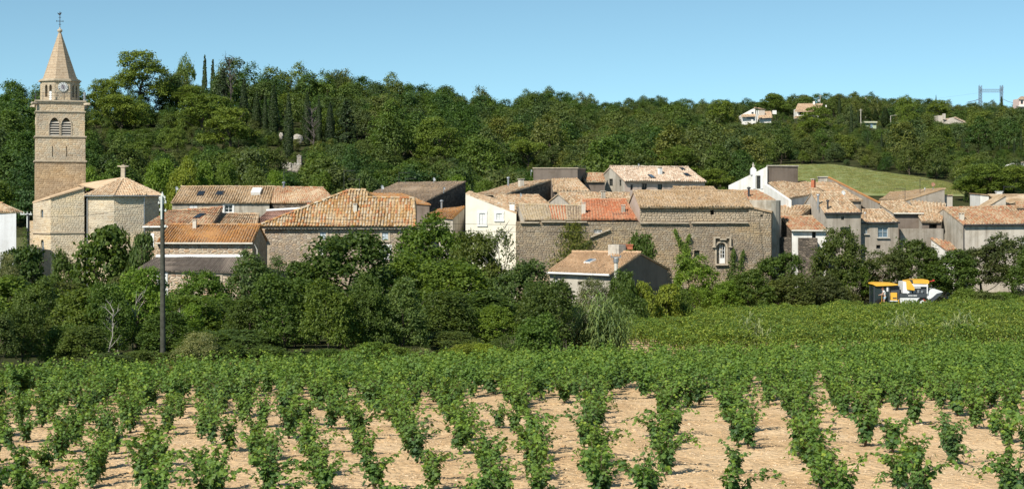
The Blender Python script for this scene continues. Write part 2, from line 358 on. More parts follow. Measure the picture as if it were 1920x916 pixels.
def tile_slope(name, a, b, c, d, mat, parent, rng, col=.3, row=.42, poly=None, r=None, uneven=.012):
    """a,b eaves; d,c top. Bilinear patch, or (poly given) the flat polygon they span."""
    a, b, c, d = [np.array(q, float) for q in (a, b, c, d)]
    if poly is None:
        W = (np.linalg.norm(b - a) + np.linalg.norm(c - d)) / 2; H = (np.linalg.norm(d - a) + np.linalg.norm(c - b)) / 2
        nc = max(2, int(round(W / col))); nr = max(2, int(math.ceil(H / row)))
        I, J = np.meshgrid(np.arange(nc), np.arange(nr)); u = ((I + .5) / nc).ravel()[:, None]; v = (J / nr).ravel()[:, None]
        P = a * (1 - u) * (1 - v) + b * u * (1 - v) + c * u * v + d * (1 - u) * v
        E = (b - a) * (1 - v) + (c - d) * v; S = (d - a) * (1 - u) + (c - b) * u
        L = H / nr * 1.12
    else:
        e = (b - a) / np.linalg.norm(b - a); nrm = np.cross(e, d - a); nrm /= np.linalg.norm(nrm); s = np.cross(nrm, e)
        Q = np.array([[np.dot(np.array(q) - a, e), np.dot(np.array(q) - a, s)] for q in poly])
        x0, x1 = Q[:, 0].min(), Q[:, 0].max(); H = Q[:, 1].max()
        nc = max(2, int(round((x1 - x0) / col))); nr = max(2, int(math.ceil(H / row)))
        I, J = np.meshgrid(np.arange(nc), np.arange(nr)); x = x0 + (I.ravel() + .5) * (x1 - x0) / nc; y = J.ravel() * H / nr
        ym = y + H / nr * .45; inside = np.zeros(len(x), bool); k = len(Q)
        for i in range(k):
            (xa, ya), (xb, yb) = Q[i], Q[(i + 1) % k]
            if abs(yb - ya) < 1e-9: continue
            cr = (ya > ym) != (yb > ym); xi = (xb - xa) * (ym - ya) / (yb - ya) + xa; inside ^= cr & (x < xi)
        P = a + e * x[inside][:, None] + s * y[inside][:, None]
        E = np.repeat(e[None], len(P), 0); S = np.repeat(s[None], len(P), 0); L = H / nr * 1.12
    E = E / np.linalg.norm(E, axis=1)[:, None]; S = S / np.linalg.norm(S, axis=1)[:, None]
    Nn = np.cross(E, S); Nn /= np.linalg.norm(Nn, axis=1)[:, None]
    n = len(P)
    sag = .035 * np.sin(P[:, :1] * .9 + P[:, 1:2] * .7 + rng.uniform(0, 6)) + .02 * np.sin(P[:, :1] * 2.3)
    P = P + Nn * (sag + rng.normal(0, uneven, (n, 1))) + E * rng.normal(0, uneven * 1.2, (n, 1)) + S * rng.normal(0, .02, (n, 1))
    r = r or col * .34
    V, polys, nf = _tile_block(P, E, S, Nn, L, r, r * 1.0)
    tone = np.clip(rng.beta(1.3, 1.3, n), 0, 1)
    tones = np.concatenate([np.tile(tone, nf - 1), tone])
    me = np_mesh(name, V - np.array(root_loc(parent)), polys, mat, None, {'tile_tone': tones})
    o = bpy.data.objects.new(name, me); link(o, parent, kind='stuff'); return o
def root_loc(o):
    p = Vector((0, 0, 0))
    while o is not None: p += o.location; o = o.parent
    return p
def tile_run(name, pts, mat, parent, rng, r=.14, L=.42):
    """a line of overlapping half-round tiles along a ridge or hip"""
    P, E, S, N = [], [], [], []
    for p, q in zip(pts[:-1], pts[1:]):
        p = np.array(p, float); q = np.array(q, float); D = np.linalg.norm(q - p); n = max(1, int(D / L)); s = (q - p) / D
        e = np.cross(s, [0, 0, 1.0]); e /= np.linalg.norm(e); nn = np.cross(e, s)
        for i in range(n):
            P.append(p + s * D * i / n + nn * .02); E.append(e); S.append(s); N.append(nn)
    P, E, S, N = map(np.array, (P, E, S, N)); P = P + rng.normal(0, .012, P.shape)
    V, polys, nf = _tile_block(P, E, S, N, L * 1.15, r, r * .85, 4)
    tone = rng.beta(1.3, 1.3, len(P)); tones = np.concatenate([np.tile(tone, nf - 1), tone])
    me = np_mesh(name, V - np.array(root_loc(parent)), polys, mat, None, {'tile_tone': tones})
    return link(bpy.data.objects.new(name, me), parent, kind='stuff')

def panel(mb, A, B, zb, tops, holes, m=0, mrev=None):
    """vertical wall from A to B (outward on the right of A->B), top a polyline of (u,z); holes (u0,u1,z0,z1,depth)"""
    A = Vector((A[0], A[1], 0)); B = Vector((B[0], B[1], 0)); W = (B - A).length; u = (B - A) / W; o = Vector((u.y, -u.x, 0))
    P = lambda s, z: A + u * s + Vector((0, 0, z))
    def top(s):
        for (s0, z0), (s1, z1) in zip(tops[:-1], tops[1:]):
            if s <= s1 + 1e-6: return z0 + (z1 - z0) * (s - s0) / max(1e-6, s1 - s0)
        return tops[-1][1]
    holes = [h for h in holes if h[1] > .02 and h[0] < W - .02]
    cuts = sorted({0.0, W} | {round(t[0], 4) for t in tops if 0 < t[0] < W} | {round(min(max(x, 0), W), 4) for h in holes for x in h[:2]})
    for s0, s1 in zip(cuts[:-1], cuts[1:]):
        if s1 - s0 < 1e-4: continue
        mid = (s0 + s1) / 2; hs = sorted([h for h in holes if h[0] < mid < h[1]], key=lambda h: h[2]); z = zb
        for h in hs:
            if h[2] > z: mb.poly([P(s0, z), P(s1, z), P(s1, h[2]), P(s0, h[2])], m)
            z = h[3]
        mb.poly([P(s0, z), P(s1, z), P(s1, top(s1)), P(s0, top(s0))], m)
    for (a, b, c, d, dep) in holes:
        q = [P(a, c), P(b, c), P(b, d), P(a, d)]; r = [x - o * dep for x in q]; mm = m if mrev is None else mrev
        for i in range(4):
            j = (i + 1) % 4; mb.poly([q[j], q[i], r[i], r[j]], mm)
        mb.poly(r, mm)
def hit(A, B, px, py):
    """where the line of sight of a photo pixel meets the wall A-B: (metres along, height)"""
    k = (px - 960) / F; dx, dy = B[0] - A[0], B[1] - A[1]; W = math.hypot(dx, dy)
    t = (k * A[1] - A[0]) / (dx - k * dy); D = A[1] + t * dy
    return t * W, ZC + (HY - py) / F * D
def window(root, A, B, u0, u1, z0, z1, style, opt=''):
    A = Vector((A[0], A[1], 0)); B = Vector((B[0], B[1], 0)); u = (B - A).normalized(); o = Vector((u.y, -u.x, 0))
    ax = (u, -o); P = lambda s, z, q: A + u * s + Vector((0, 0, z)) + o * q
    w, h = u1 - u0, z1 - z0; mid = (u0 + u1) / 2
    if 'sur' in opt:
        mb = MB(); t = .2
        mb.box(P(u0 - t / 2, z0 - .02, -.02), (t, .14, h + .04), ax); mb.box(P(u1 + t / 2, z0 - .02, -.02), (t, .14, h + .04), ax)
        mb.box(P(mid, z1 + .021, -.017), (w + 2 * t + .06, .146, .24), ax); mb.box(P(mid, z0 - .2, .01), (w + 2 * t + .06, .2, .178), ax)
        mb.build('surround', M_WHITE if 'white' in opt else M_STONE_TRIM, root)
    if 'sill' in opt:
        mb = MB(); mb.box(P(mid, z0 - .1, .06), (w + .3, .3, .1), ax); mb.build('sill', M_CONC, root)
    if style == 'shut':
        mat = M_PALEBLUE if 'blue' in opt else M_WHITE
        for s in (-1, 1):
            mb = MB(); mb.box(P(mid + s * (w / 4 + .004), z0 + .01, -.06), (w / 2 - .02, .05, h - .02), ax)
            for k in range(3): mb.box(P(mid + s * (w / 4 + .004), z0 + .12 + k * (h - .3) / 2, -.03), (w / 2 - .06, .03, .07), ax)
            mb.build('shutter', mat, root)
    elif style == 'dark':
        mb = MB(); mb.box(P(mid, z0, -.22), (w, .02, h), ax); mb.build('window', M_GLASS, root)
    elif style == 'open':
        pass
    else:
        mat = M_WHITE if 'white' in opt else (M_GREYP if 'grey' in opt else M_POLE); f = min(.07, w * .12); q = -.14
        mb = MB()
        for s in (u0 + f / 2, u1 - f / 2): mb.box(P(s, z0, q), (f, .06, h), ax)
        for z in (z0, z1 - f): mb.box(P(mid, z, q), (w - 2 * f, .055, f), ax)
        mb.box(P(mid, z0 + f, q), (f * .8, .055, h - 2 * f), ax)
        for k in range(1, 3 if h > 1.3 else 2):
            mb.box(P(mid - w / 4 + f * .1, z0 + h * k / (3 if h > 1.3 else 2), q), (w / 2 - f * 1.5, .04, f * .5), ax)
            mb.box(P(mid + w / 4 - f * .1, z0 + h * k / (3 if h > 1.3 else 2), q), (w / 2 - f * 1.5, .04, f * .5), ax)
        fr = mb.build('window', mat, root)
        for s in (-1, 1):
            mb = MB(); mb.box(P(mid + s * w / 4, z0 + f * .5, q - .045), (w / 2 - f, .01, h - f), ax)
            mb.build('pane', M_GLASSB if 'pale' in opt else M_GLASS, fr)
        if style == 'open_shut':
            for s in (-1, 1):
                mb = MB(); mb.box(P(mid + s * (w / 2 + w / 4 + .03), z0, .05), (w / 2, .05, h), ax); mb.build('shutter', M_WHITE, root)

RNG = np.random.default_rng(7)
def ridge_point(e, pix, pitch):
    t = math.tan(R(pitch)); lo, hi = e.y + .2, e.y + 40
    f = lambda D: (ray(*pix, D).z - e.z) - t * math.hypot(ray(*pix, D).x - e.x, D - e.y)
    if f(lo) < 0: return ray(*pix, e.y + 2.0)
    for _ in range(50):
        m = (lo + hi) / 2
        if f(m) > 0: lo = m
        else: hi = m
    return ray(*pix, lo)
def chimney(root, base, wpx, hpx, style='plaster', rz=0.0):
    s = F / base.y; w = wpx / s; h = hpx / s; u = Vector((math.cos(rz), math.sin(rz), 0)); v = Vector((-u.y, u.x, 0))
    mb = MB(); b = base - Vector((0, 0, .5))
    mat = {'plaster': M_PALEPL, 'brick': M_BRICK, 'white': M_WHITE, 'metal': M_GREY_METAL, 'stone': W_OLDPALE, 'black': M_DARK_METAL}[style]
    if style in ('metal', 'black'):
        mb.lathe(b, [(w / 2, 0), (w / 2, h + .3)], 8); o = mb.build('flue_pipe', mat, root)
        mb = MB(); mb.lathe(base + Vector((0, 0, h - .22)), [(w * .5, 0), (w * .95, .03), (w * .85, .14), (w * .2, .22)], 8); mb.build('cowl', mat, o)
        return o
    mb.box(b, (w, w * .9, h + .5 - .16), (u, v)); o = mb.build('chimney', mat, root)
    mb = MB(); t = base + Vector((0, 0, h - .16))
    for sx in (-1, 1):
        for sy in (-1, 1): mb.box(t + u * sx * w * .36 + v * sy * w * .3, (w * .2, w * .2, .1), (u, v))
    mb.box(t + Vector((0, 0, .1)), (w * 1.22, w * 1.15, .07), (u, v)); mb.build('chimney_cap', M_CONC, o)
    return o

def house(name, label, eL, eR, rR, rL, DL, DR=None, pitch=17, wall=None, tiles=None, kind='gable', zb=None, wins=(), ov=.3, so=.1,
          col=.3, row=.42, chim=(), sky=(), gutter=None, rd=None, cat='house', ridge=True, sheet=False, extra_roof=None, rmat=None, level=True, bands=None):
    DR = DL if DR is None else DR
    EL = ray(*eL, DL); ER = ray(*eR, DR)
    if level: ER.z = EL.z = (EL.z + ER.z) / 2
    if rd: RL, RR = ray(*rL, rd[0]), ray(*rR, rd[1])
    else: RL, RR = ridge_point(EL, rL, pitch), ridge_point(ER, rR, pitch)
    if level: RR.z = RL.z = (RL.z + RR.z) / 2
    ctr = (EL + ER + RR + RL) / 4
    if zb is None: zb = min(g(p.x, p.y) for p in (EL, ER, RR, RL)) - .4
    root = empty(name, (ctr.x, ctr.y, zb), label, cat)
    h2 = lambda v: Vector((v.x, v.y, 0)).normalized()
    u = h2(ER - EL); vl, vr = h2(RL - EL), h2(RR - ER)
    fl, fr = EL + u * so + vl * ov, ER - u * so + vr * ov
    tl = (RL.z - EL.z) / max(.1, math.hypot(RL.x - EL.x, RL.y - EL.y))
    zf = EL.z + tl * ov - .13; zr = RL.z - .13; zfr = ER.z + tl * ov - .13; zrr = RR.z - .13
    if kind == 'gable':
        BL, BR = RL + (RL - EL), RR + (RR - ER); BL.z, BR.z = EL.z, ER.z
        bl, br = BL + u * so - vl * ov, BR - u * so - vr * ov; rl, rr = RL + u * so, RR - u * so
        lh = lambda p, q: math.hypot(p.x - q.x, p.y - q.y)
        edges = {'F': (fl, fr, [(0, zf), (lh(fl, fr), zfr)]), 'R': (fr, br, [(0, zfr), (lh(fr, br) / 2, zrr), (lh(fr, br), zfr)]),
                 'B': (br, bl, [(0, zfr), (lh(br, bl), zf)]), 'L': (bl, fl, [(0, zf), (lh(bl, fl) / 2, zr), (lh(bl, fl), zf)])}
    else:
        bl, br = RL + u * so - vl * .05, RR - u * so - vr * .05
        lh = lambda p, q: math.hypot(p.x - q.x, p.y - q.y)
        edges = {'F': (fl, fr, [(0, zf), (lh(fl, fr), zfr)]), 'R': (fr, br, [(0, zfr), (lh(fr, br), zrr)]),
                 'B': (br, bl, [(0, zrr), (lh(br, bl), zr)]), 'L': (bl, fl, [(0, zr), (lh(bl, fl), zf)])}
    holes = {k: [] for k in edges}; todo = []
    for wdef in wins:
        e, x0, y0, x1, y1, st = wdef[:6]; opt = wdef[6] if len(wdef) > 6 else ''
        A, B, _ = edges[e]
        ua, za = hit(A, B, x0, y1); ub, zt = hit(A, B, x1, y0); ua, ub = sorted((ua, ub))
        holes[e].append((ua, ub, za, zt, {'open': 1.2, 'dark': .3, 'shut': .12}.get(st, .3))); todo.append((A, B, ua, ub, za, zt, st, opt))
    walls = wall if isinstance(wall, dict) else {k: wall for k in 'FRBL'}
    mats = []; mb = MB()
    for k, (A, B, tops) in edges.items():
        mt = walls.get(k) or walls['F']
        if mt not in mats: mats.append(mt)
        panel(mb, A, B, zb, tops, holes[k], mats.index(mt))
    mb.build('wall', mats, root)
    for t in todo: window(root, *t)
    # roof slab, its tiles and the ridge
    mb = MB(); n = (ER - EL).cross(RL - EL).normalized(); dn = -n * .12
    for (a, b, c, d) in [(EL, ER, RR, RL)]: mb.prism([a, b, c, d][::-1], dn)
    if kind == 'gable':
        n2 = (BL - BR).cross(RR - BR).normalized()
        lft = Vector((0, 0, .004)); mb.prism([BR + lft, BL + lft, RL + lft, RR + lft][::-1], -n2 * .12)
    roof = mb.build('roof', rmat or tiles, root)
    a = roof.data.attributes.new('tile_tone', 'FLOAT', 'FACE'); a.data.foreach_set('value', np.full(len(roof.data.polygons), .3, np.float32))
    for (ta, tb, tm) in (bands or [(0, 1, tiles)]):
        tile_slope('roof_tiles', EL.lerp(ER, ta), EL.lerp(ER, tb), RL.lerp(RR, tb), RL.lerp(RR, ta), tm, roof, RNG, col, row, uneven=.004 if sheet else .012)
    if ridge and kind == 'gable': tile_run('ridge_tiles', [RL, RR], tiles, roof, RNG)
    if kind == 'mono' and ridge: tile_run('ridge_tiles', [RL, RR], tiles, roof, RNG, .11)
    if gutter:
        mb = MB(); o = Vector((u.y, -u.x, 0)); c = (EL + ER) / 2 + o * .05
        mb.bar(EL + o * .05 - Vector((0, 0, .06)), ER + o * .05 - Vector((0, 0, .06)), .085, 0, 6); mb.build('gutter', gutter, root)
    pl = (EL, n)
    def on_roof(px, py):
        d = ray(px, py, 1.0) - Vector((0, 0, ZC)); t = (pl[0] - Vector((0, 0, ZC))).dot(pl[1]) / d.dot(pl[1]); return Vector((0, 0, ZC)) + d * t
    rz = math.atan2(u.y, u.x)
    for (px, yb, yt, wpx, st) in chim: chimney(root, on_roof(px, yb), wpx, yb - yt, st, rz)
    for (x0, y0, x1, y1, st) in sky:
        c = on_roof((x0 + x1) / 2, (y0 + y1) / 2); s = F / c.y; ww = (x1 - x0) / s; p0 = on_roof((x0 + x1) / 2, y1); p1 = on_roof((x0 + x1) / 2, y0)
        sdirn = (RL - EL).normalized(); sdirn = n.cross(u).normalized(); L = abs((p1 - p0).dot(sdirn)); hgt = .14 if st != 'box' else .35
        mb = MB(); q = [c + u * sx * ww / 2 + sdirn * sy * L / 2 + n * .02 for sx, sy in ((-1, -1), (1, -1), (1, 1), (-1, 1))]
        mb.prism(q, n * hgt); fr = mb.build('skylight', M_WHITE if st in ('box', 'white') else M_DARK_METAL, root)
        q = [c + u * sx * (ww / 2 - .08) + sdirn * sy * (L / 2 - .08) + n * (hgt + .022) for sx, sy in ((-1, -1), (1, -1), (1, 1), (-1, 1))]
        mb = MB(); mb.prism(q, n * .02); mb.build('pane', {'dark': M_GLASS, 'box': M_WHITE, 'white': M_GLASSB, 'blue': M_GLASSB}[st], fr)
    root['_'] = 0; del root['_']
    return dict(root=root, EL=EL, ER=ER, RL=RL, RR=RR, edges=edges, on_roof=on_roof, n=n, u=u, zb=zb, roof=roof)
def block(name, label, pts, zb, zt, wall, wins=(), cat='house', cope=None, root=None, tops=None):
    """walls round a footprint (counter-clockwise from front left), flat coping on top"""
    pts = [Vector((p[0], p[1], 0)) for p in pts]; c = sum(pts, Vector()) / len(pts)
    root = root or empty(name, (c.x, c.y, zb), label, cat); mb = MB(); todo = []
    zs = [zt] * len(pts) if tops is None else tops
    for i in range(len(pts)):
        A, B = pts[i], pts[(i + 1) % len(pts)]; hs = []
        for wd in wins:
            if wd[0] != i: continue
            ua, za = hit(A, B, wd[1], wd[4]); ub, z1 = hit(A, B, wd[3], wd[2]); st = wd[5]
            hs.append((ua, ub, za, z1, {'open': 1.2, 'dark': .3, 'shut': .12}.get(st, .3))); todo.append((A, B, ua, ub, za, z1, st, wd[6] if len(wd) > 6 else ''))
        panel(mb, A, B, zb, [(0, zs[i]), ((B - A).length, zs[(i + 1) % len(pts)])], hs)
    mb.poly([p + Vector((0, 0, z)) for p, z in zip(pts, zs)])
    mb.build('wall', wall, root)
    for t in todo: window(root, *t)
    if cope is not None:
        mb = MB()
        mb.prism([c + (p - c) * 1.0 + (p - c).normalized() * .14 + Vector((0, 0, z + .003)) for p, z in zip(pts, zs)], (0, 0, .12)); mb.build('coping', cope, root)
    return root
# ================================================================ the village
def up(p, z): return Vector((p.x, p.y, z))
# ---------------------------------------------------------------- bell tower
def arch_fill(mb, P, u0, u1, zs, zt, depth, o, kind='pointed', m=0, n=6):
    """the two stone corners that turn a square-headed hole into an arch (springing zs, crown zt)"""
    mid = (u0 + u1) / 2; w = (u1 - u0) / 2
    for s in (-1, 1):
        pts = []
        for k in range(n + 1):
            t = k / n
            x = w * (1 - t); z = zs + (zt - zs) * (math.sqrt(max(0, 1 - (1 - t) ** 2)) if kind == 'round' else (1 - (1 - t) ** 2.0) ** .8)
            pts.append((mid + s * x, z))
        for (xa, za), (xb, zb_) in zip(pts[:-1], pts[1:]):
            q = [P(xa, za), P(xb, zb_), P(xb, zt + .004), P(xa, zt + .004)]
            if abs(zb_ - zt) < 1e-6: q = [P(xa, za), P(xb, zt + .004), P(xa, zt + .004)]
            if s > 0: q = q[::-1]
            mb.prism([x - o * .003 for x in q], -o * depth, m)
TA = R(18.2); TD = 172.0; TS = F / TD
tu = Vector((math.cos(TA), math.sin(TA), 0)); tv = Vector((-tu.y, tu.x, 0)); to = -tv
tc = ray(112.3, 370, TD + 2.6); tc = Vector((tc.x, tc.y, 0)); ty = lambda py: ZC + (HY - py) / F * (TD)
tz0 = g(tc.x, tc.y) - .4
tower = empty('bell_tower', (tc.x, tc.y, tz0), 'tall square stone bell tower with clock, louvred arches and pointed spire', 'tower')
stages = [(tz0, ty(303), 5.4), (ty(303), ty(257), 5.34), (ty(257), ty(210), 5.2), (ty(210), ty(193), 5.12)]
mb = MB(); louv = []; arches = []
for si, (za, zb_, wd) in enumerate(stages):
    for k in range(4):
        d = [to, tu, tv, -tu][k]; e = [tu, tv, -tu, to][k]
        A = tc + d * wd / 2 - e * wd / 2; B = tc + d * wd / 2 + e * wd / 2; P = lambda s, z, A=A, e=e: A + e * s + Vector((0, 0, z))
        hs = []; arch_mb = MB()
        if si == 2:
            for (x0, x1) in ((.27, .475), (.515, .715)):
                hs.append((x0 * wd, x1 * wd, ty(256), ty(220.5), .9))
                arch_fill(arch_mb, P, x0 * wd, x1 * wd, ty(233), ty(220.5), .45, d)
                for s in (x0 * wd - .07, x1 * wd + .07): arch_mb.box(P(s, ty(256)), (.12, .08, ty(234) - ty(256)), (e, -d))
                pts = []
                for q in range(9):
                    t = q / 8; x = 1 - 2 * t; z = ty(233) + (ty(219.6) - ty(233)) * (1 - abs(x) ** 2) ** .8
                    pts.append(P((x0 + x1) / 2 * wd - x * ((x1 - x0) / 2 * wd + .07), z) + d * .03)
                for q in range(8): arch_mb.bar(pts[q], pts[q + 1], .07, 0, 4)
                for q in range(6):
                    zc = ty(254.3) + q * (ty(231) - ty(254.3)) / 5
                    lm = MB(); c = P((x0 + x1) / 2 * wd, zc); ww = (x1 - x0) * wd - .03
                    a = [c - e * ww / 2 - d * .02, c + e * ww / 2 - d * .02, c + e * ww / 2 - d * .38 + Vector((0, 0, .2)), c - e * ww / 2 - d * .38 + Vector((0, 0, .2))]
                    lm.prism(a, Vector((0, 0, .06))); louv.append(lm)
        if si == 2: arches.append(arch_mb)
        if si == 1 and k == 0:
            for px in (98.5, 125):
                ua, _ = hit(A, B, px, 280); hs.append((ua - .045, ua + .045, ty(294), ty(274), .5))
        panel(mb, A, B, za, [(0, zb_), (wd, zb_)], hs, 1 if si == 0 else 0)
    mb.box(tc + Vector((0, 0, zb_ - .002)), (5.0, 5.0, .01), (tu, tv))
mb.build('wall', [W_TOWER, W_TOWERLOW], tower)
for am_ in arches: am_.build('arch_moulding', M_STONE_TRIM, tower)
M_LOUVRE = plain('grey_louvre_wood', (.46, .42, .37), .8, .1)
for lm in louv: lm.build('louver', M_LOUVRE, tower)
for z, wd in ((ty(303), 5.7), (ty(257), 5.62), (ty(210), 5.44)):
    mb = MB(); mb.box(tc + Vector((0, 0, z - .08)), (wd - .14, wd - .14, .08), (tu, tv)); mb.box(tc + Vector((0, 0, z)), (wd, wd, .14), (tu, tv))
    mb.build('string_course', M_STONE_TRIM, tower)
mb = MB(); zc = ty(193)
mb.box(tc + Vector((0, 0, zc - .05)), (5.3, 5.3, .2), (tu, tv)); mb.box(tc + Vector((0, 0, zc + .15)), (5.55, 5.55, .16), (tu, tv)); mb.build('cornice', M_STONE_TRIM, tower)
zb1 = zc + .31
for sx, sy in ((-1, -1), (1, -1), (1, 1), (-1, 1)):
    p = tc + (tu * sx + tv * sy) * 2.6 + Vector((0, 0, zc - .12)); q = p + (tu * sx + tv * sy) * .42 + Vector((0, 0, .04))
    mb = MB(); mb.bar(p, q, .2, 0, 6, .12); mb.bar(q, q + (tu * sx + tv * sy) * .12 - Vector((0, 0, .08)), .17, 0, 6, .1); mb.build('gargoyle', M_STONE_TRIM, tower)
mb = MB(); rp = []
for sx, sy, ex, ey in ((-1, -1, 1, -1), (1, -1, 1, 1), (1, 1, -1, 1), (-1, 1, -1, -1)):
    a = tc + (tu * sx + tv * sy) * 2.66; b = tc + (tu * ex + tv * ey) * 2.66
    for k in range(7):
        p = a.lerp(b, k / 7); mb.bar(up(p, zb1 - .02), up(p, zb1 + .85), .03)
    for h in (.82, .42): mb.bar(up(a, zb1 + h), up(b, zb1 + h), .022)
mb.build('railing', M_DARK_METAL, tower)
# octagonal lantern
zl = ty(150.5); ap = 2.05
def octv(ap, k, z): 
    rr = ap / math.cos(math.pi / 8); t = math.atan2(to.y, to.x) + R(6) + math.pi / 4 * k - math.pi / 8
    return tc + Vector((math.cos(t) * rr, math.sin(t) * rr, z))
mb = MB(); am = MB()
for k in range(8):
    A = octv(ap, k, 0); B = octv(ap, k + 1, 0); W = (B - A).length; e = (B - A).normalized(); o = Vector((e.y, -e.x, 0)); hs = []
    P = lambda s, z, A=A, e=e: A + e * s + Vector((0, 0, z))
    if k % 2:
        for c in (.33, .67):
            hs.append((c * W - .17, c * W + .17, ty(181), ty(158), .7)); arch_fill(am, P, c * W - .17, c * W + .17, ty(162), ty(158), .4, o, 'round')
        am.build('lantern_arch', W_TOWER, tower); am = MB()
    panel(mb, A, B, zb1 - .02, [(0, zl), (W, zl)], hs)
mb.build('lantern', W_TOWER, tower)
for (za, zb_, a1) in ((ty(188), ty(186), 2.12), (zl - .02, zl + .14, 2.24), (zl + .14, zl + .24, 2.1)):
    mb = MB(); p = [octv(a1, k, za) for k in range(8)]; mb.prism(p, (0, 0, zb_ - za)); mb.build('string_course', M_STONE_TRIM, tower)
W_SPIRE = ashlar('spire_stone', (.53, .425, .315), (.49, .385, .28), (.42, .33, .24), .8, .3, .25, msz=.005)
mb = MB(); apex = tc + Vector((0, 0, ty(54))); base = [octv(1.82, k, zl + .24) for k in range(8)]; top = [apex + (b - tc - Vector((0, 0, zl + .24))) * .05 for b in base]
for k in range(8): mb.poly([base[k], base[(k + 1) % 8], top[(k + 1) % 8], top[k]])
mb.poly(top); mb.build('spire', W_SPIRE, tower)
mb = MB(); mb.lathe(apex - Vector((0, 0, .15)), [(.1, 0), (.24, .05), (.3, .2), (.24, .34), (.1, .42), (.05, .6)], 10); mb.build('finial_ball', M_STONE_TRIM, tower)
mb = MB(); zt = ty(17); mb.bar(apex, up(apex, zt), .045); zx = ty(35)
mb.bar(up(apex, zx) - tu * .36, up(apex, zx) + tu * .36, .04)
for s in (-1, 1): mb.bar(up(apex, zx) + tu * s * .36 - Vector((0, 0, .1)), up(apex, zx) + tu * s * .36 + Vector((0, 0, .1)), .03)
for z in (28, 41): mb.bar(up(apex, ty(z)) - tu * .14, up(apex, ty(z)) + tu * .14, .03)
cr = mb.build('iron_cross', M_DARK_METAL, tower)
mb = MB(); c = up(apex, ty(21.5)); pts = [(-.22, .0), (-.28, .16), (-.16, .1), (.0, .05), (.1, .2), (.2, .17), (.15, .05), (.08, -.1), (-.08, -.12)]
mb.prism([c + tu * x + Vector((0, 0, z)) - tv * .02 for x, z in pts], tv * .04); mb.build('weathercock', M_DARK_METAL, cr)
# clock
LA = TA + R(6); tu_, to_ = tu, to; tu = Vector((math.cos(LA), math.sin(LA), 0)); to = Vector((tu.y, -tu.x, 0))
cc = tc + to * (ap + .03) + Vector((0, 0, ty(162.3))) + tu * .05; rad = 9.0 / TS
def disc(c, r, d, n=28): return [c + tu * math.cos(2 * math.pi * k / n) * r + Vector((0, 0, math.sin(2 * math.pi * k / n) * r)) for k in range(n)]
mb = MB(); mb.prism(disc(cc, rad, 0)[::-1], to * .05); clock = mb.build('clock', M_WHITE, tower)
M_CLOCK = plain('clock_grey', (.10, .09, .11), .7, .2)
mb = MB(); mb.prism(disc(cc + to * .052, rad * .52, 0)[::-1], to * .012)
cen = mb.build('clock_centre', plain('clock_centre_grey', (.34, .32, .35), .7, .2), clock)
mb = MB()
for k in range(12):
    t = 2 * math.pi * k / 12; d = tu * math.sin(t) + Vector((0, 0, math.cos(t))); s = d.cross(to)
    n_ = (2, 1, 2, 3, 2, 1, 2, 3, 4, 2, 1, 2)[k]
    for j in range(n_):
        off = s * (j - (n_ - 1) / 2) * .038; mb = MB() if j == 0 else mb; mb.bar(cc + to * .06 + d * rad * .68 + off, cc + to * .06 + d * rad * .94 + off, .011)
    mb.bar(cc + to * .06 + d * rad * .93 - s * n_ * .024, cc + to * .06 + d * rad * .93 + s * n_ * .024, .008); mb.bar(cc + to * .06 + d * rad * .69 - s * n_ * .024, cc + to * .06 + d * rad * .69 + s * n_ * .024, .008)
    mb.build('numeral', M_CLOCK, clock)

for ang, L, wd in ((-.35, .38, .035), (2.75, .62, .022)):
    mb = MB(); d = tu * math.sin(ang) + Vector((0, 0, math.cos(ang))); mb.bar(cc + to * .08 - d * .06, cc + to * .08 + d * L * rad * 1.4, wd); mb.build('hand', M_CLOCK, clock)
tu, to = tu_, to_
def speakers(p, label):
    r = empty('horn_loudspeaker', p, label, 'loudspeaker', 'loudspeakers on the bell tower')
    mb = MB(); mb.bar(p, p + Vector((0, 0, 1.0)), .04); mb.build('mast', M_GREY_METAL, r)
    for k in range(4):
        c = p + Vector((0, 0, .12 + k * .24)); d = (to + tu * (-.5 if 'left' in label else .6)).normalized()
        mb = MB(); mb.bar(c, c + d * .22, .05, 0, 8, .15); mb.build('horn', M_WHITE, r)
speakers(tc + to * 2.55 - tu * 1.0 + Vector((0, 0, zb1)), 'stack of white horn loudspeakers below the arched openings left of the clock')
speakers(tc + to * 2.5 + tu * 2.5 + Vector((0, 0, zb1)), 'stack of white horn loudspeakers at the tower balcony corner right of the clock')

# ---------------------------------------------------------------- church: apse and choir
AD = 168.0; ac = ray(226, 370, AD); AS = F / AD; ac = Vector((ac.x, ac.y, 0)); az0 = g(ac.x, ac.y) - .5
church = empty('church', (ac.x, ac.y, az0), 'pale stone church apse with faceted walls and fan shaped tiled roof', 'church')
vd = math.atan2(-ac.y, -ac.x); aR = 4.15; ze = ZC + (HY - 366.5) / AS
def av(k, r, z): t = vd + math.pi / 4 * k - R(9.5); return Vector((ac.x + math.cos(t) * r, ac.y + math.sin(t) * r, z))
mb = MB()
for k in range(-3, 4):
    A, B = av(k, aR, 0), av(k + 1, aR, 0); panel(mb, A, B, az0, [(0, ze - .05), ((B - A).length, ze - .05)], [])
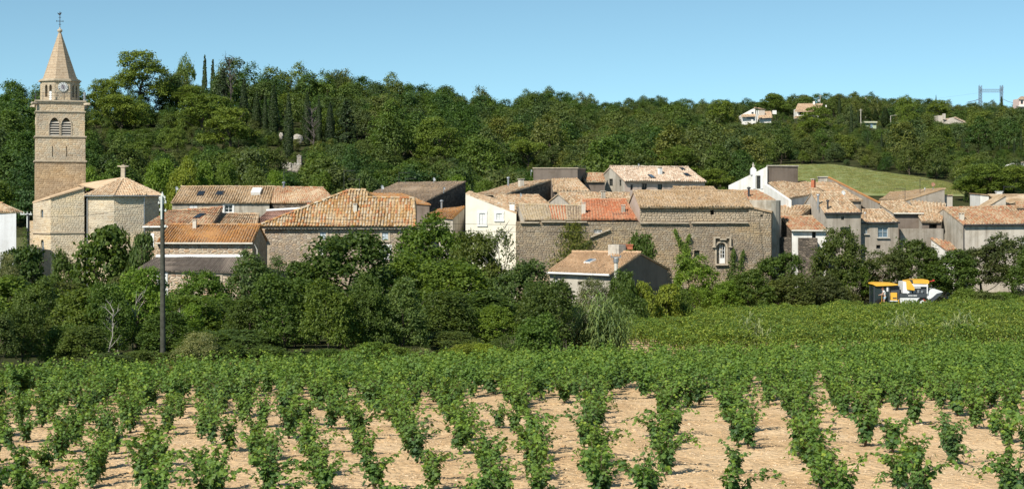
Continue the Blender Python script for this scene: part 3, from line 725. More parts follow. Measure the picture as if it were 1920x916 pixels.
# choir, lower block to the left of the apse
pA, pB, pC = ray(62, 370, 166.2), ray(95, 370, 163.4), ray(158, 370, 164.6)
zz = lambda p, py: ZC + (HY - py) / F * p.y
zA, zB, zC_ = zz(pA, 381.5), zz(pB, 372), zz(pC, 353.5)
pD = Vector((tc.x + 2.4, tc.y - 1.2, 0)); pE = Vector((tc.x - 2.2, tc.y - 2.6, 0))
ua, z0 = hit(pA, pB, 76.3, 408); ub, z1 = hit(pA, pB, 81, 393); uc, z2 = hit(pA, pB, 76.5, 482); ud, z3 = hit(pA, pB, 82, 449)
h1 = (ua, ub, z0, z1, .3); h2_ = (uc, ud, z2, z3, .35)
panel(mb, pA, pB, az0, [(0, zA), ((pB - pA).xy.length, zB)], [h1, h2_])
panel(mb, pB, pC, az0, [(0, zB), ((pC - pB).xy.length, zC_)], [])
panel(mb, pC, pD, az0, [(0, zC_), ((pD - pC).xy.length, zC_)], []); panel(mb, pE, pA, az0, [(0, zA), ((pA - pE).xy.length, zA)], [])
eA = (pB - pA); eA.z = 0; eA.normalize(); oA = Vector((eA.y, -eA.x, 0)); PA_ = lambda s, z: Vector((pA.x, pA.y, 0)) + eA * s + Vector((0, 0, z))
arch_fill(mb, PA_, uc, ud, z3 - .3, z3, .3, oA, 'round')
mb.build('wall', W_CHURCH, church)
for (u0, u1, a, b, d) in (h1, h2_):
    mb = MB(); mb.box(PA_((u0 + u1) / 2, a) - oA * .2, (u1 - u0, .02, b - a), (eA, -oA)); mb.build('window', M_GLASSB, church)
mb = MB()
for a, b in ((pA, pB), (pB, pC)):
    e = Vector((b.x - a.x, b.y - a.y, 0)); L = e.length; e.normalize(); o = Vector((e.y, -e.x, 0)); z = zz(a, 437.5)
    mb.box(Vector((a.x, a.y, z)) + e * L / 2 + o * .03, (L + .1, .16, .16), (e, -o))
mb.build('string_course', M_STONE_TRIM, church)
ap_ = Vector((ray(231, 370, AD).x, AD, ZC + (HY - 333) / AS)); rb = MB(); ers = [av(k, aR + .38, ze) for k in range(8)]
for k in range(8): rb.prism([ers[k], ers[(k + 1) % 8], ap_][::-1], (0, 0, -.12))
rb.prism([up(pA - eA * .15, zA + .02), up(pB - Vector((0, .2, 0)), zB + .02), up(pC - Vector((0, .2, 0)), zC_ + .02), up(pD, zC_ + .1), up(pE, zA + .1)][::-1], (0, 0, .16))
rb.prism([up(pC - Vector((0, .2, 0)), zC_ + .14), up(pD, zC_ + .5), ap_, av(-1, 3.2, ze + .65)], (0, 0, .08))
croof = rb.build('roof', T_CHURCH, church)
for k in (-3, -2, -1, 0, 1, 2):
    a, b = av(k, aR + .38, ze), av(k + 1, aR + .38, ze); tile_slope('roof_tiles', a, b, ap_, ap_, T_CHURCH, croof, RNG, .27, .42, poly=[a, b, ap_])
    tile_run('hip_tiles', [b, ap_], T_CHURCH, croof, RNG, .13)
mb = MB(); mb.box(ap_ - Vector((0, 0, .3)), (.42, .42, 1.42)); mb.box(ap_ + Vector((0, 0, 1.12)), (.54, .54, .08)); mb.box(ap_ + Vector((0, 0, 1.2)), (1.2, .34, .12)); mb.box(ap_ + Vector((0, 0, 1.32)), (.3, .3, .1)); mb.build('pedestal', M_STONE_TRIM, church)
for k in (-1, 1):
    mb = MB(); p = av(k, aR + .1, 0); mb.bar(up(p, az0 + .5), up(p, ze - .2), .06, 0, 6); mb.build('drainpipe', M_GREY_METAL, church)
mb = MB()
for k in range(-3, 3): mb.bar(av(k, aR + .42, ze - .03), av(k + 1, aR + .42, ze - .03), .07, 0, 6)
mb.build('gutter', M_GREY_METAL, church)
pa, pb = ray(53, 370, 169), ray(63, 370, 168.5)
block('garden_wall', 'narrow brown stone wall between the church and the bluish white house', [(pa.x, pa.y), (pb.x, pb.y), (pb.x, pb.y + 3), (pa.x, pa.y + 3)], az0, zz(pa, 414), W_TOWER, cat='wall')

# ---------------------------------------------------------------- houses, near to far, left to right
H = {}
H['left'] = house('village_house', 'bluish white rendered house with small tiled roof left of the church', (-90, 397.5), (46, 397.5), (6, 380.5), (-80, 380.5), 163, 158.5, 17, W_BLUISH, T_TAN, ov=.9, so=.3)
H['leanto'] = house('stone_barn', 'low rubble barn with dark corrugated lean-to roof and white framed windows', (254, 505.5), (452, 510), (466, 481), (293, 481), 135, 135, 17, W_BARN, T_FIBRE, 'mono', ov=.25, col=.17, row=1.4, sheet=True, ridge=False,
    wins=[('F', 298.5, 514, 310, 530, 'glass', 'sur white'), ('F', 299, 545, 310, 565, 'glass', 'sur white'), ('F', 401, 517, 413, 531, 'glass', 'sur')], level=False)
r = H['leanto']; mb = MB(); mb.prism([r['RL'] + Vector((0, -.25, -.03)), r['RR'] + Vector((0, -.25, -.03)), r['RR'] + Vector((0, .1, .1)), r['RL'] + Vector((0, .1, .1))], (0, 0, .1)); mb.build('flashing', M_WHITE, r['root'])
H['orange'] = house('stone_house', 'rubble stone house with orange lichen covered roof and pale gutter behind the utility pole', (292, 454), (474, 455.5), (488, 425), (318, 418), 141, 140.5, 17, {'F': W_BARN, 'R': W_RUBBLE, 'L': W_BARN, 'B': W_BARN}, T_ORANGE, 'gable', gutter=M_ZINC,
    chim=[(365, 429, 411, 6.5, 'plaster')], col=.26, row=.36)
r = H['orange']; mb = MB(); p = r['ER'] + Vector((.1, .2, -.15)); mb.bar(p, p + Vector((.25, .1, -.5)), .05, 0, 6); mb.bar(p + Vector((.25, .1, -.5)), p + Vector((.25, .1, -3.2)), .05, 0, 6); mb.build('drainpipe', M_ZINC, r['root'])
H['redmono'] = house('village_house', 'house with sloping red tiled roof and skylight between church and long ochre house', (268, 424), (394, 424), (418, 388.5), (316, 396), 152, 149, 19, {'F': W_BARN, 'R': W_BROWN_SHADE, 'L': W_BARN, 'B': W_BARN}, T_MIXED, 'mono', level=False, gutter=M_WHITE,
    sky=[(367, 402, 382, 410.5, 'dark')], wins=[('F', 277, 442, 286, 462, 'glass', 'sur white')])
H['tanmid'] = house('village_house', 'house with plain tan roof between the red roof and the large hipped house', (385, 424.5), (482, 424.5), (486, 402), (415, 401.5), 151, 151, 17, W_BARN, T_TAN, 'gable', col=.24)
H['purple'] = house('village_house', 'house with purplish brown roof and white ridge beside the hipped house', (478, 419), (592, 414), (580, 391.5), (500, 396), 160, 160, 16, W_BARN, T_PURPLE, 'mono', col=.2, level=False, ridge=False, chim=[(579.5, 394, 377, 7, 'brick')])
r = H['purple']; mb = MB(); mb.bar(r['RL'] + Vector((0, -.1, .1)), r['RR'] + Vector((0, -.1, .1)), .13, 0, 6); mb.build('ridge_capping', M_WHITE, r['root'])
H['long'] = house('village_house', 'long house with ochre tiled roof and three skylights right of the church apse', (320, 379.5), (506, 379.5), (515, 350), (339.5, 350.5), 178, 178, 20, W_OLDPALE, T_OCHRE, 'gable',
    sky=[(370.5, 360, 383, 367.5, 'dark'), (406, 360, 419, 367.5, 'dark'), (472.5, 357, 490, 366, 'box')],
    wins=[('F', 355, 384.5, 370, 394, 'shut'), ('F', 421, 384.5, 436, 398, 'glass', 'sur white')])
H['mixed'] = house('village_house', 'house with mottled orange and grey roof and flue joined to the long ochre roof', (507, 379.8), (634, 379.8), (607, 352), (507, 350.5), 178.5, 174, 20, W_DARKSTONE_SHADE, T_MIXED, 'mono',
    sky=[(571.5, 363.5, 587, 371.5, 'dark'), (580, 355, 589, 359, 'dark')], chim=[(532, 355, 340, 3.6, 'metal')], level=False)
# big hipped house
bE, bF = ray(483, 423.5, 152), ray(778, 425, 151); bF.z = bE.z
RLb = ridge_point(bE, (640, 372), 19)
bu = (bF - bE).normalized(); dpt = RLb.y - bE.y
zr_ = bE.z + (RLb.z - bE.z); slope = (RLb.z - bE.z) / dpt
def bpt(px, py):
    n = bu.cross(Vector((0, 1, slope)).normalized()); d = ray(px, py, 1) - Vector((0, 0, ZC)); o = Vector((0, 0, ZC)); t = (bE - o).dot(n) / d.dot(n); return o + d * t
poly = [bE, bF, bpt(776, 371.5), bpt(690, 370.5), bpt(688, 357), bpt(657, 356)]
zbb = g(bE.x, 153) - .5; cx_ = (bE + bF) / 2
big = empty('hipped_house', (cx_.x, cx_.y + 5, zbb), 'large rubble stone house with ochre and grey hipped canal tile roof', 'house')
ov = .62; fl = bE + Vector((ov, ov, 0)); fr = bF + Vector((-.12, ov, 0)); dep = poly[4].y - bE.y
bl, br = fl + Vector((.2, 2 * dep - .9, 0)), fr + Vector((.1, 2 * dep - .9, 0)); zt = bE.z - .12 + ov * slope * .6
mb = MB(); hs = []; todo = []
for wd in [('F', 600, 435, 611, 449, 'shut', 'sur blue'), ('F', 596.5, 464, 607, 479, 'shut', 'sur'), ('F', 716.5, 436, 728, 450, 'shut', 'sur blue'), ('F', 713, 463, 730, 482, 'glass', 'sur white')]:
    ua, za = hit(fl, fr, wd[1], wd[4]); ub, z1 = hit(fl, fr, wd[3], wd[2]); hs.append((ua, ub, za, z1, .3)); todo.append((fl, fr, ua, ub, za, z1, wd[5], wd[6]))
Wf = (fr - fl).xy.length
panel(mb, fl, fr, zbb, [(0, zt), (Wf, zt)], hs)
hz = poly[2].z - .15; Lr = (br - fr).xy.length
panel(mb, fr, br, zbb, [(0, zt), (poly[2].y - fr.y, hz), (Lr, hz - .6)], []); panel(mb, br, bl, zbb, [(0, zt), ((bl - br).xy.length, zt)], []); panel(mb, bl, fl, zbb, [(0, zt), (Lr, zt)], [])
mb.build('wall', [W_RUBBLE], big)
for t in todo: window(big, *t)
for k in range(11):                       # corner stones
    mb = MB(); z = zbb + .9 + k * .56; wq = .75 if k % 2 else .5
    if z + .5 > zt: break
    mb.box(Vector((fl.x + wq / 2 - .03, fl.y + (1.25 - wq) / 2 - .03, z)), (wq, 1.25 - wq, .53)); mb.build('quoin', M_STONE_TRIM, big)
mb = MB(); nrm = (bF - bE).cross(poly[5] - bE).normalized()
mb.prism(poly[::-1], -nrm * .13)
hb = Vector((bl.x - .6, bl.y + .5, bE.z)); hr = Vector((br.x + .1, br.y + .5, bE.z)); mb.prism([hb, bE, poly[5]][::-1], (0, 0, -.12)); mb.prism([hr, hb, poly[5], poly[4]][::-1], (0, 0, -.12))
broof = mb.build('roof', T_LICHEN, big)
tile_slope('roof_tiles', bE, bF, poly[2], poly[5], T_LICHEN, broof, RNG, .31, .4, poly=poly)
tile_slope('roof_tiles', hb, bE, poly[5], poly[5], T_LICHEN, broof, RNG, .31, .4, poly=[hb, bE, poly[5]])
tile_run('hip_tiles', [bE, poly[5]], T_LICHEN, broof, RNG, .16); tile_run('ridge_tiles', [poly[5], poly[4]], T_LICHEN, broof, RNG, .18); tile_run('ridge_tiles', [poly[3], poly[2]], T_LICHEN, broof, RNG, .15)
tile_run('verge_tiles', [bF, poly[2]], T_LICHEN, broof, RNG, .15)
mb = MB(); mb.bar(bE + Vector((.3, .3, -.2)), bF + Vector((-.1, .3, -.2)), .13, 0, 4); mb.build('eaves_course', M_STONE_TRIM, big)
chimney(big, bpt(666, 395), 7, 14, 'plaster')
H['behindbig'] = house('village_house', 'low orange roofed house peeping over the hipped roof ridge', (700, 376), (808, 382.5), (756, 364), (690, 361.5), 165, 160, 15, W_BROWN_SHADE, T_ORANGE, 'mono', level=False, ridge=False, rd=(170, 170))
H['greyroof'] = house('village_house', 'house with wide grey brown roof, skylight and dark gable behind the hipped house', (700, 361), (797, 378), (874, 339.5), (745, 343.5), 178, 166, 17, {'F': W_OLDPALE, 'R': W_DARKSTONE_SHADE, 'L': W_DARKSTONE_SHADE, 'B': W_DARKSTONE_SHADE}, T_GREYB, 'mono', level=False, rd=(186, 178), ridge=False, sky=[(815, 346, 829, 351, 'blue')])  # right gable's shade is painted in with the dark stone
H['small'] = house('village_house', 'small house with orange roof and pale side wall next to the cream house', (800, 404), (849, 408.5), (872, 386.5), (823, 392), 157, 153, 17, {'F': W_PALE, 'R': W_PALE, 'L': W_PALE, 'B': W_PALE}, T_ORANGE, 'mono', level=False, rd=(161, 159), ridge=False, chim=[(828, 393, 374, 3.6, 'metal')])
# cream house with raking front
wa, wb_ = ray(873, 365, 153), ray(968, 401.5, 152.5); bx = [(wa.x, wa.y), (wb_.x, wb_.y), (wb_.x - .1, wb_.y + 7), (wa.x + .2, wa.y + 7.5)]
zt4 = [wa.z, wb_.z, wb_.z + .75, wa.z + .35]
cream = block('cream_house', 'bright cream plastered house with slanting roofline and two shuttered windows', bx, g(wa.x, 153) - .5, 0, W_CREAM, tops=zt4,
    wins=[(0, 899, 400, 909.5, 420.5, 'shut', 'sur white'), (0, 931, 400.5, 941, 411.5, 'shut', 'sur white')])
P4 = [Vector((x, y, z + .03)) for (x, y), z in zip(bx, zt4)]; P4[0].y += .5; P4[1].y += .5
tile_slope('roof_tiles', P4[1], P4[2], P4[3], P4[0], T_TAN, cream, RNG, .28, .42)
chimney(cream, ray(960, 396, 154.2), 9.5, 16, 'white')
H['stonegable'] = house('village_house', 'house with orange tan roof and dark stone gable behind the cream house', (893, 364.5), (948, 363.5), (1034, 337), (975, 341), 175, 168, 17, {'F': W_DARKSTONE_SHADE, 'R': W_DARKSTONE_SHADE, 'L': W_DARKSTONE_SHADE, 'B': W_DARKSTONE_SHADE}, T_TAN, 'mono', level=False, rd=(184, 180), ridge=False,
    chim=[(953, 350, 331, 3.4, 'metal'), (977, 350, 335, 9, 'plaster')])
H['beigemid'] = house('village_house', 'house with beige roof edge just right of the cream house chimney', (950, 385), (1036, 385), (1010, 366), (925, 366), 158, 158, 17, W_PALE, T_TAN, 'mono', level=False, rd=(164, 164))
p0, p1 = ray(1000, 332, 186), ray(1083, 332, 186)
block('parapet_house', 'tall grey rendered parapet wall rising behind the tan roofs', [(p0.x, p0.y), (p1.x, p1.y), (p1.x + 1.2, p1.y + 6), (p0.x + .3, p0.y + 6)], g(p0.x, 186) - .4, ray(1000, 316, 186).z, W_BROWN_SHADE, cope=M_STONE_TRIM)
H['parapetroof'] = house('village_house', 'house with ridged tan roof below the grey parapet wall', (1037, 358), (1107, 358), (1083, 334), (1034, 335), 178, 178, 20, W_BROWN_SHADE, T_TAN, 'mono', level=False, ridge=False, rd=(184, 184))
H['gapper'] = house('village_house', 'house with short mottled roof and dark recess between parapet and tall pale house', (1096, 340), (1136, 340), (1131, 325), (1085, 325), 188, 188, 18, W_BROWN_SHADE, T_MIXED, 'mono', level=False, rd=(192, 192))
H['tall'] = house('village_house', 'tall house with pale pink roof, pale gable windows and roof windows', (1172, 340), (1326, 340), (1290, 314.5), (1143.5, 311.5), 188, 194, 24, {'F': W_PINK, 'L': W_OLDPALE, 'R': W_PINK, 'B': W_PINK}, T_PINK, 'gable', ov=.35,
    wins=[('L', 1141.5, 335, 1149, 348.5, 'glass', ''), ('L', 1160.5, 337, 1165, 348.5, 'glass', ''), ('F', 1203, 344, 1213, 356, 'glass', ''), ('F', 1233, 345, 1242, 358, 'glass', ''), ('F', 1182, 346, 1187, 356, 'dark', ''), ('F', 1270, 347, 1276, 352, 'dark', '')],
    sky=[(1217, 329, 1226, 335, 'blue'), (1282, 326, 1293, 331.5, 'dark'), (1275, 316, 1284, 320, 'dark')], chim=[(1237.5, 327, 313.5, 6.5, 'white')], rd=None)
# rampart with manor and the red roofed row on it
ra, rb_ = ray(967, 415, 149), ray(1446, 416, 150.5); zbr = g(ra.x + 8, 149) - .6
zlt, zrt = ray(967, 416, 149).z, ray(1446, 413, 150.5).z
hL = hit(ra, rb_, 1343.5, 494); hR = hit(ra, rb_, 1361, 455)
ramp = block('old_manor', 'long ancient masonry rampart wall with arched doorway and ivy', [(ra.x, ra.y), (rb_.x, rb_.y), (rb_.x + 1.3, rb_.y + 6.5), (ra.x + .2, ra.y + 6.5)], zbr, 0, W_RAMPART, tops=[zlt, zlt, zlt, zlt], cat='manor',
    wins=[(0, 1343.5, 455, 1361, 494, 'open'), (0, 1301.5, 469, 1312, 481, 'dark'), (0, 1113.5, 429.5, 1129, 436.5, 'glass', 'white')])
e = Vector((rb_.x - ra.x, rb_.y - ra.y, 0)).normalized(); o = Vector((e.y, -e.x, 0)); RP = lambda s, z: Vector((ra.x, ra.y, 0)) + e * s + Vector((0, 0, z))
mb = MB(); arch_fill(mb, RP, hL[0], hR[0], hR[1] - (hR[0] - hL[0]) / 2, hR[1], .35, o, 'round', n=8)
wd_ = hR[0] - hL[0]
for s in (hL[0] - .09, hR[0] + .09): mb.box(RP(s, hL[1]) + o * .02, (.17, .12, hR[1] - hL[1] - .45), (e, -o))
pts = [RP((hL[0] + hR[0]) / 2 - math.cos(math.pi * k / 12) * (wd_ / 2 + .1), hR[1] - wd_ / 2 + math.sin(math.pi * k / 12) * (wd_ / 2 + .1)) + o * .02 for k in range(13)]
for k in range(12): mb.bar(pts[k], pts[k + 1], .1, 0, 4)
mb.build('door_surround', M_STONE_TRIM, ramp)
def rbox(x0, y0, x1, y1, dep, mat, name, par=ramp):
    a, zb_ = hit(ra, rb_, x0, y1); b, zt_ = hit(ra, rb_, x1, y0); q = MB(); q.box(RP((a + b) / 2, zb_) + o * dep / 2, (b - a, dep, zt_ - zb_), (e, -o)); return q.build(name, mat, par)
for q in ((1337, 446, 1340.5, 462), (1367, 446, 1370, 462), (1337, 443.5, 1349, 446.4), (1361, 443.5, 1370, 446.4), (1349, 446.5, 1361.2, 449.5), (1335, 461.5, 1341.5, 463.5), (1366, 461.5, 1372, 463.5)): rbox(*q, .28, M_STONE_TRIM, 'hood_mould')
rbox(1341, 494, 1364, 497, .3, M_STONE_TRIM, 'doorstep')
mb = MB(); fr0 = hL[0] + wd_ * .42
for s in (fr0, hR[0] - .06): mb.box(RP(s, hL[1]) - o * .3, (.06, .06, hR[1] - hL[1] - .1), (e, -o))
for k in range(5): mb.box(RP((fr0 + hR[0]) / 2 - .03, hL[1] + .55 + k * .36) - o * .3, (hR[0] - fr0 - .13, .05, .035), (e, -o))
mb.box(RP((fr0 + hR[0]) / 2 - .03, hL[1] + .55) - o * .3, (.035, .045, 1.3), (e, -o)); mb.box(RP((fr0 + hR[0]) / 2 - .03, hL[1] + .02) - o * .3, (hR[0] - fr0 - .13, .04, .5), (e, -o))
dr_ = mb.build('door', M_WHITE, ramp)
mb = MB(); mb.box(RP((fr0 + hR[0]) / 2, hL[1] + .5) - o * .34, (hR[0] - fr0, .01, 1.5), (e, -o)); mb.build('pane', M_GLASS, dr_)
mb = MB(); mb.box(RP((hL[0] + fr0) / 2, hL[1]) - o * .4, (fr0 - hL[0], .06, hR[1] - hL[1] - .05), (e, -o)); mb.build('dark_inside_panel', M_VOID, ramp)  # near-black panel painted as the dark inside of the doorway
for (x0, x1, y) in ((975, 1010, 418), (1015, 1060, 416.5), (1062, 1100, 417), (1200, 1290, 419), (1296, 1402, 418.5)):    # broken ledge
    a, z = hit(ra, rb_, x0, y); b, _ = hit(ra, rb_, x1, y); mb = MB(); mb.box(RP((a + b) / 2, z) + o * .12, (b - a, .34, .12), (e, -o)); mb.build('ledge', M_STONE_TRIM, ramp)
a, z = hit(ra, rb_, 1105, 446); b, z2 = hit(ra, rb_, 1143, 431); mb = MB(); mb.prism([RP(a, z), RP(b, z2), RP(b, z2 + .12), RP(a, z + .12)], o * .3); mb.build('sloping_ledge', M_STONE_TRIM, ramp)
H['manor'] = house('manor_house', 'grey rendered house with long ochre roof standing above the rampart wall', (1199, 386.5), (1413, 388), (1392, 359), (1187, 358), 149.4, 150.4, 19, {'F': W_MANOR, 'L': W_PINK, 'R': W_MANOR, 'B': W_MANOR}, T_OCHRE, 'gable', ov=.42,
    wins=[('F', 1332, 394, 1339, 402.5, 'open')], col=.26, row=.38)
mb = MB(); q0, q1 = ray(1404, 390, 150.6), ray(1446, 399, 150.8); zq = ray(1404, 389, 150.6).z
mc = block('manor_corner', 'stone corner of the rampart with a sloping coping right of the ochre roof', [(q0.x, q0.y), (q1.x, q1.y), (q1.x + 1.4, q1.y + 6), (q0.x + .5, q0.y + 6)], zlt - .3, 0, W_MANOR, tops=[zq, ray(1446, 399, 150.8).z, ray(1446, 397, 150.8).z, zq], cat='wall', cope=T_TAN, wins=[(0, 1425.5, 402, 1430.5, 406.5, 'dark')])
H['rowL'] = house('village_house', 'low row house with striped yellow, red and grey roof on the rampart', (983, 411), (1092, 410.5), (1092, 386.5), (972, 383.5), 149.8, 149.8, 17, {'F': W_DARKSTONE_SHADE, 'L': W_PALE, 'R': W_DARKSTONE_SHADE, 'B': W_PALE}, T_HALF, 'gable', level=False, col=.26, so=.02, bands=[(0, .47, T_HALF), (.47, .74, T_RED), (.74, 1, T_GREYB)])
H['rowR'] = house('village_house', 'low row house with bright red tiled roof beside the ochre roofed manor', (1090, 410.5), (1195, 410), (1174, 374.5), (1092, 375), 149.6, 149.6, 17, {'F': W_DARKSTONE_SHADE, 'L': W_PALE, 'R': W_PALE, 'B': W_PALE}, T_RED, 'gable', level=False, col=.28, so=.02,
    chim=[(1094, 400, 379, 7.5, 'plaster'), (1168.5, 398, 383.5, 7, 'stone')])
H['rowback'] = house('village_house', 'house with pale little gable and long beige roof behind the red roof', (1075, 386), (1190, 386), (1180, 362), (1046, 362.5), 160, 162, 17, {'F': W_PALE, 'L': W_PALE, 'R': W_PALE, 'B': W_PALE}, T_TAN, 'gable', level=False, chim=[(1131, 376, 357.5, 7, 'stone')])
H['behindmanor'] = house('village_house', 'house with low ochre roof showing just above the manor ridge', (1248, 362), (1350, 362), (1338, 351), (1262, 351), 168, 168, 14, W_PALE, T_OCHRE, 'gable')
H['drum'] = house('village_house', 'house with red tan roof and curved grey wall at the right end of the manor', (1397, 374), (1459, 377.5), (1420, 356), (1366, 357), 156, 153.5, 14, W_OLDPALE, T_MIXED, 'mono', level=False, rd=(162, 162), chim=[(1404, 369, 350, 4, 'black')], ridge=False)
c = ray(1431, 370, 154.5); mb = MB(); zt_ = ray(1431, 376, 152.5).z
dm = empty('round_turret', (c.x, c.y, 3), 'low round grey wall under a red tan roof beside the manor', 'turret'); mb.lathe(Vector((c.x, c.y, 3)), [(1.75, 0), (1.75, zt_ - 3), (1.68, zt_ - 2.95)], 20); mb.build('wall', W_OLDPALE, dm)
# white house with terrace block
wa, wb_ = ray(1366, 348, 176), ray(1438, 312, 170)
wq = [(ray(1438, 348, 168).x, 168), (ray(1483, 348, 164).x, 164), (ray(1500, 348, 172).x, 172), (ray(1440, 348, 176).x, 176)]
L0, L1 = ray(1366, 347.5, 178), ray(1438.5, 312, 172)
white = block('white_house', 'white plastered house with shuttered gable window and a statue on its rising wall', [(L0.x, L0.y), (L1.x, L1.y), (L1.x + 2.6, L1.y + 7), (L0.x + 2.6, L0.y + 7)], g(L1.x, 172) - .5, 0, W_WHITE, tops=[L0.z, L1.z, L1.z, L0.z],
    wins=[(0, 1417.5, 329, 1426.5, 354, 'open_shut', '')])
k0, k1 = ray(1438.8, 312, 172.3), ray(1496, 312, 174)
block('terrace_block', 'dark grey boxy terrace wall adjoining the white gable', [(k0.x, k0.y), (k1.x, k1.y), (k1.x + .8, k1.y + 5), (k0.x + .8, k0.y + 5)], g(k0.x, 172) - .5, ray(1440, 311.5, 172.3).z, W_BROWN_SHADE, cope=M_CONC)
r0, r1 = ray(1438, 345, 171.6), ray(1484, 375, 163)
block('white_parapet', 'white sloping parapet wall running down beside the tan roof', [(r1.x - .3, r1.y), (r1.x, r1.y), (r0.x + .1, r0.y), (r0.x - .3, r0.y)], 5, 0, W_WHITE, tops=[r1.z, r1.z, r0.z, r0.z], cat='wall')
pb_ = L0.lerp(L1, .66); mb = MB(); st = empty('statue', (pb_.x, pb_.y + .4, pb_.z - .05), 'small pale statue on a plinth on the rising white wall', 'statue')
b0 = Vector((pb_.x, pb_.y + .4, pb_.z - .2)); mb.box(b0, (.62, .6, .62)); mb.lathe(b0 + Vector((0, 0, .62)), [(.3, 0), (.28, .1), (.16, .2), (.13, .22)], 10); mb.build('plinth', M_WHITE, st)
mb = MB(); mb.lathe(b0 + Vector((0, 0, .83)), [(.13, 0), (.1, .18), (.14, .3), (.08, .38), (.04, .4), (.075, .45), (.075, .5), (.03, .55)], 10); mb.bar(b0 + Vector((.1, 0, 1.12)), b0 + Vector((.2, 0, .95)), .035); mb.build('figure', M_CONC, st)
H['whiteroof'] = house('village_house', 'house with broad tan roof below the grey terrace block', (1480, 372), (1542, 359.5), (1510, 340), (1441, 341.5), 164, 170, 17, W_WHITE, T_TAN, 'mono', level=False, rd=(172, 176), chim=[(1525, 352, 335, 7, 'brick')], ridge=False)
H['dishroof'] = house('village_house', 'house with tan roof and satellite dish beside a long sloping parapet', (1589, 375.5), (1618, 375.5), (1564, 342.5), (1513, 341.5), 168, 168, 17, {'F': W_GREY, 'L': W_PALE, 'R': W_GREY, 'B': W_GREY}, T_TAN, 'mono', level=False, rd=(178, 178), ridge=False)
s0, s1 = ray(1650, 381, 166), ray(1555, 333, 180)
block('rake_wall', 'long brown parapet wall with orange coping sloping down beside the meadow', [(s0.x - .25, s0.y), (s0.x, s0.y), (s1.x + .1, s1.y), (s1.x - .2, s1.y)], 4, 0, W_GREY, tops=[s0.z, s0.z, s1.z, s1.z], cat='wall', cope=T_ORANGE)
s2 = ray(1537, 332, 180); block('parapet_stub', 'short pale parapet end at the top of the sloping wall', [(s2.x, s2.y), (s1.x - .25, s1.y), (s1.x - .2, s1.y + 1), (s2.x, s2.y + 1)], 6, ray(1540, 332.5, 180).z, W_PALE, cat='wall', cope=M_CONC)
H['greyhouse'] = house('village_house', 'grey rendered house with tan roof and two thin flue pipes at the village edge', (1546, 399), (1617, 398.5), (1576, 361), (1521, 361), 156, 156, 19, {'F': W_GREY, 'L': W_PALE, 'R': W_GREY, 'B': W_GREY}, T_TAN, 'gable',
    wins=[('F', 1576, 425.5, 1595, 435, 'dark', ''), ('F', 1577, 405.5, 1582.5, 412, 'dark', '')], chim=[(1534, 384, 363, 4, 'metal'), (1552, 392, 374, 3.6, 'black')], gutter=M_DARK_METAL, so=.05, level=False)
H['annex'] = house('village_house', 'grey annex with small tan roof and tall blue grey window', (1613, 417), (1687, 416), (1656, 393), (1616.5, 393.5), 157, 157, 18, W_GREY, T_TAN, 'mono', level=False, gutter=M_DARK_METAL, so=.03,
    wins=[('F', 1646, 425.5, 1665, 445, 'glass', 'sill grey pale'), ('F', 1621, 425.5, 1626.5, 438, 'glass', 'sill grey pale'), ('F', 1643, 459, 1651, 466, 'dark', '')])
H['lowA'] = house('village_house', 'small house with tan roof wedged between manor and grey house', (1463, 405.5), (1500, 405), (1524, 386), (1462, 387), 158, 158, 17, {'F': W_BROWN_SHADE, 'L': W_PALE, 'R': W_BROWN_SHADE, 'B': W_BROWN_SHADE}, T_TAN, 'mono', level=False, rd=(164, 163))
H['lowB'] = house('village_house', 'lowest little house with mottled orange tan roof and small white window wall', (1484, 431), (1552, 431.5), (1524, 405.5), (1463, 406), 152, 152, 17, {'F': W_WHITE, 'L': W_DARKSTONE_SHADE, 'R': W_WHITE, 'B': W_WHITE}, T_MIXED, 'mono', level=False, gutter=M_ZINC,
    wins=[('F', 1522.5, 434, 1530, 446, 'dark', '')], rd=(158, 158))
y0, y1 = ray(1463, 440, 153.5), ray(1533, 447, 151)
block('yard_wall', 'dark rough stone yard wall in shade below the little white window', [(y0.x, y0.y), (y1.x, y1.y), (y1.x, y1.y + 1), (y0.x, y0.y + 1)], g(y0.x, 152) - .4, ray(1500, 446, 151).z, W_DARKSTONE_SHADE, cat='wall')
H['midgrey'] = house('village_house', 'house with pale tan roof and dark recessed wall left of the orange roofed house', (1676, 399), (1732, 399), (1694, 375.5), (1645, 379), 164, 164, 17, {'F': W_BROWN_SHADE, 'L': W_PALE, 'R': W_PALE, 'B': W_PALE}, T_TAN, 'mono', level=False, gutter=M_ZINC)
H['dishhouse'] = house('village_house', 'house with beige roof and rising brown gable carrying a reddish dish', (1648, 375.5), (1697, 375.5), (1770, 352.5), (1668, 361.5), 186, 178, 15, {'F': W_BROWN_SHADE, 'L': W_PALE, 'R': W_BROWN_SHADE, 'B': W_BROWN_SHADE}, T_OCHRE, 'mono', level=False, rd=(190, 186), ridge=False)
gq0, gq1 = ray(1696, 378, 177.6), ray(1771, 354, 177.6)
block('brown_gable', 'brown rendered gable wall rising to the right under the reddish dish', [(gq0.x, gq0.y), (gq1.x, gq1.y), (gq1.x, gq1.y + 2), (gq0.x, gq0.y + 2)], 4, 0, W_GREY, tops=[gq0.z, gq1.z, gq1.z, gq0.z], cat='wall', cope=T_OCHRE)
gp0, gp1 = ray(1770.5, 366, 178.3), ray(1786, 366, 178.3)
block('small_gable', 'small pale house end with tan coping right of the brown gable', [(gp0.x, gp0.y), (gp1.x, gp1.y), (gp1.x, gp1.y + 3), (gp0.x, gp0.y + 3)], 4, ray(1778, 366.5, 178.3).z, W_PALE, cope=T_TAN)
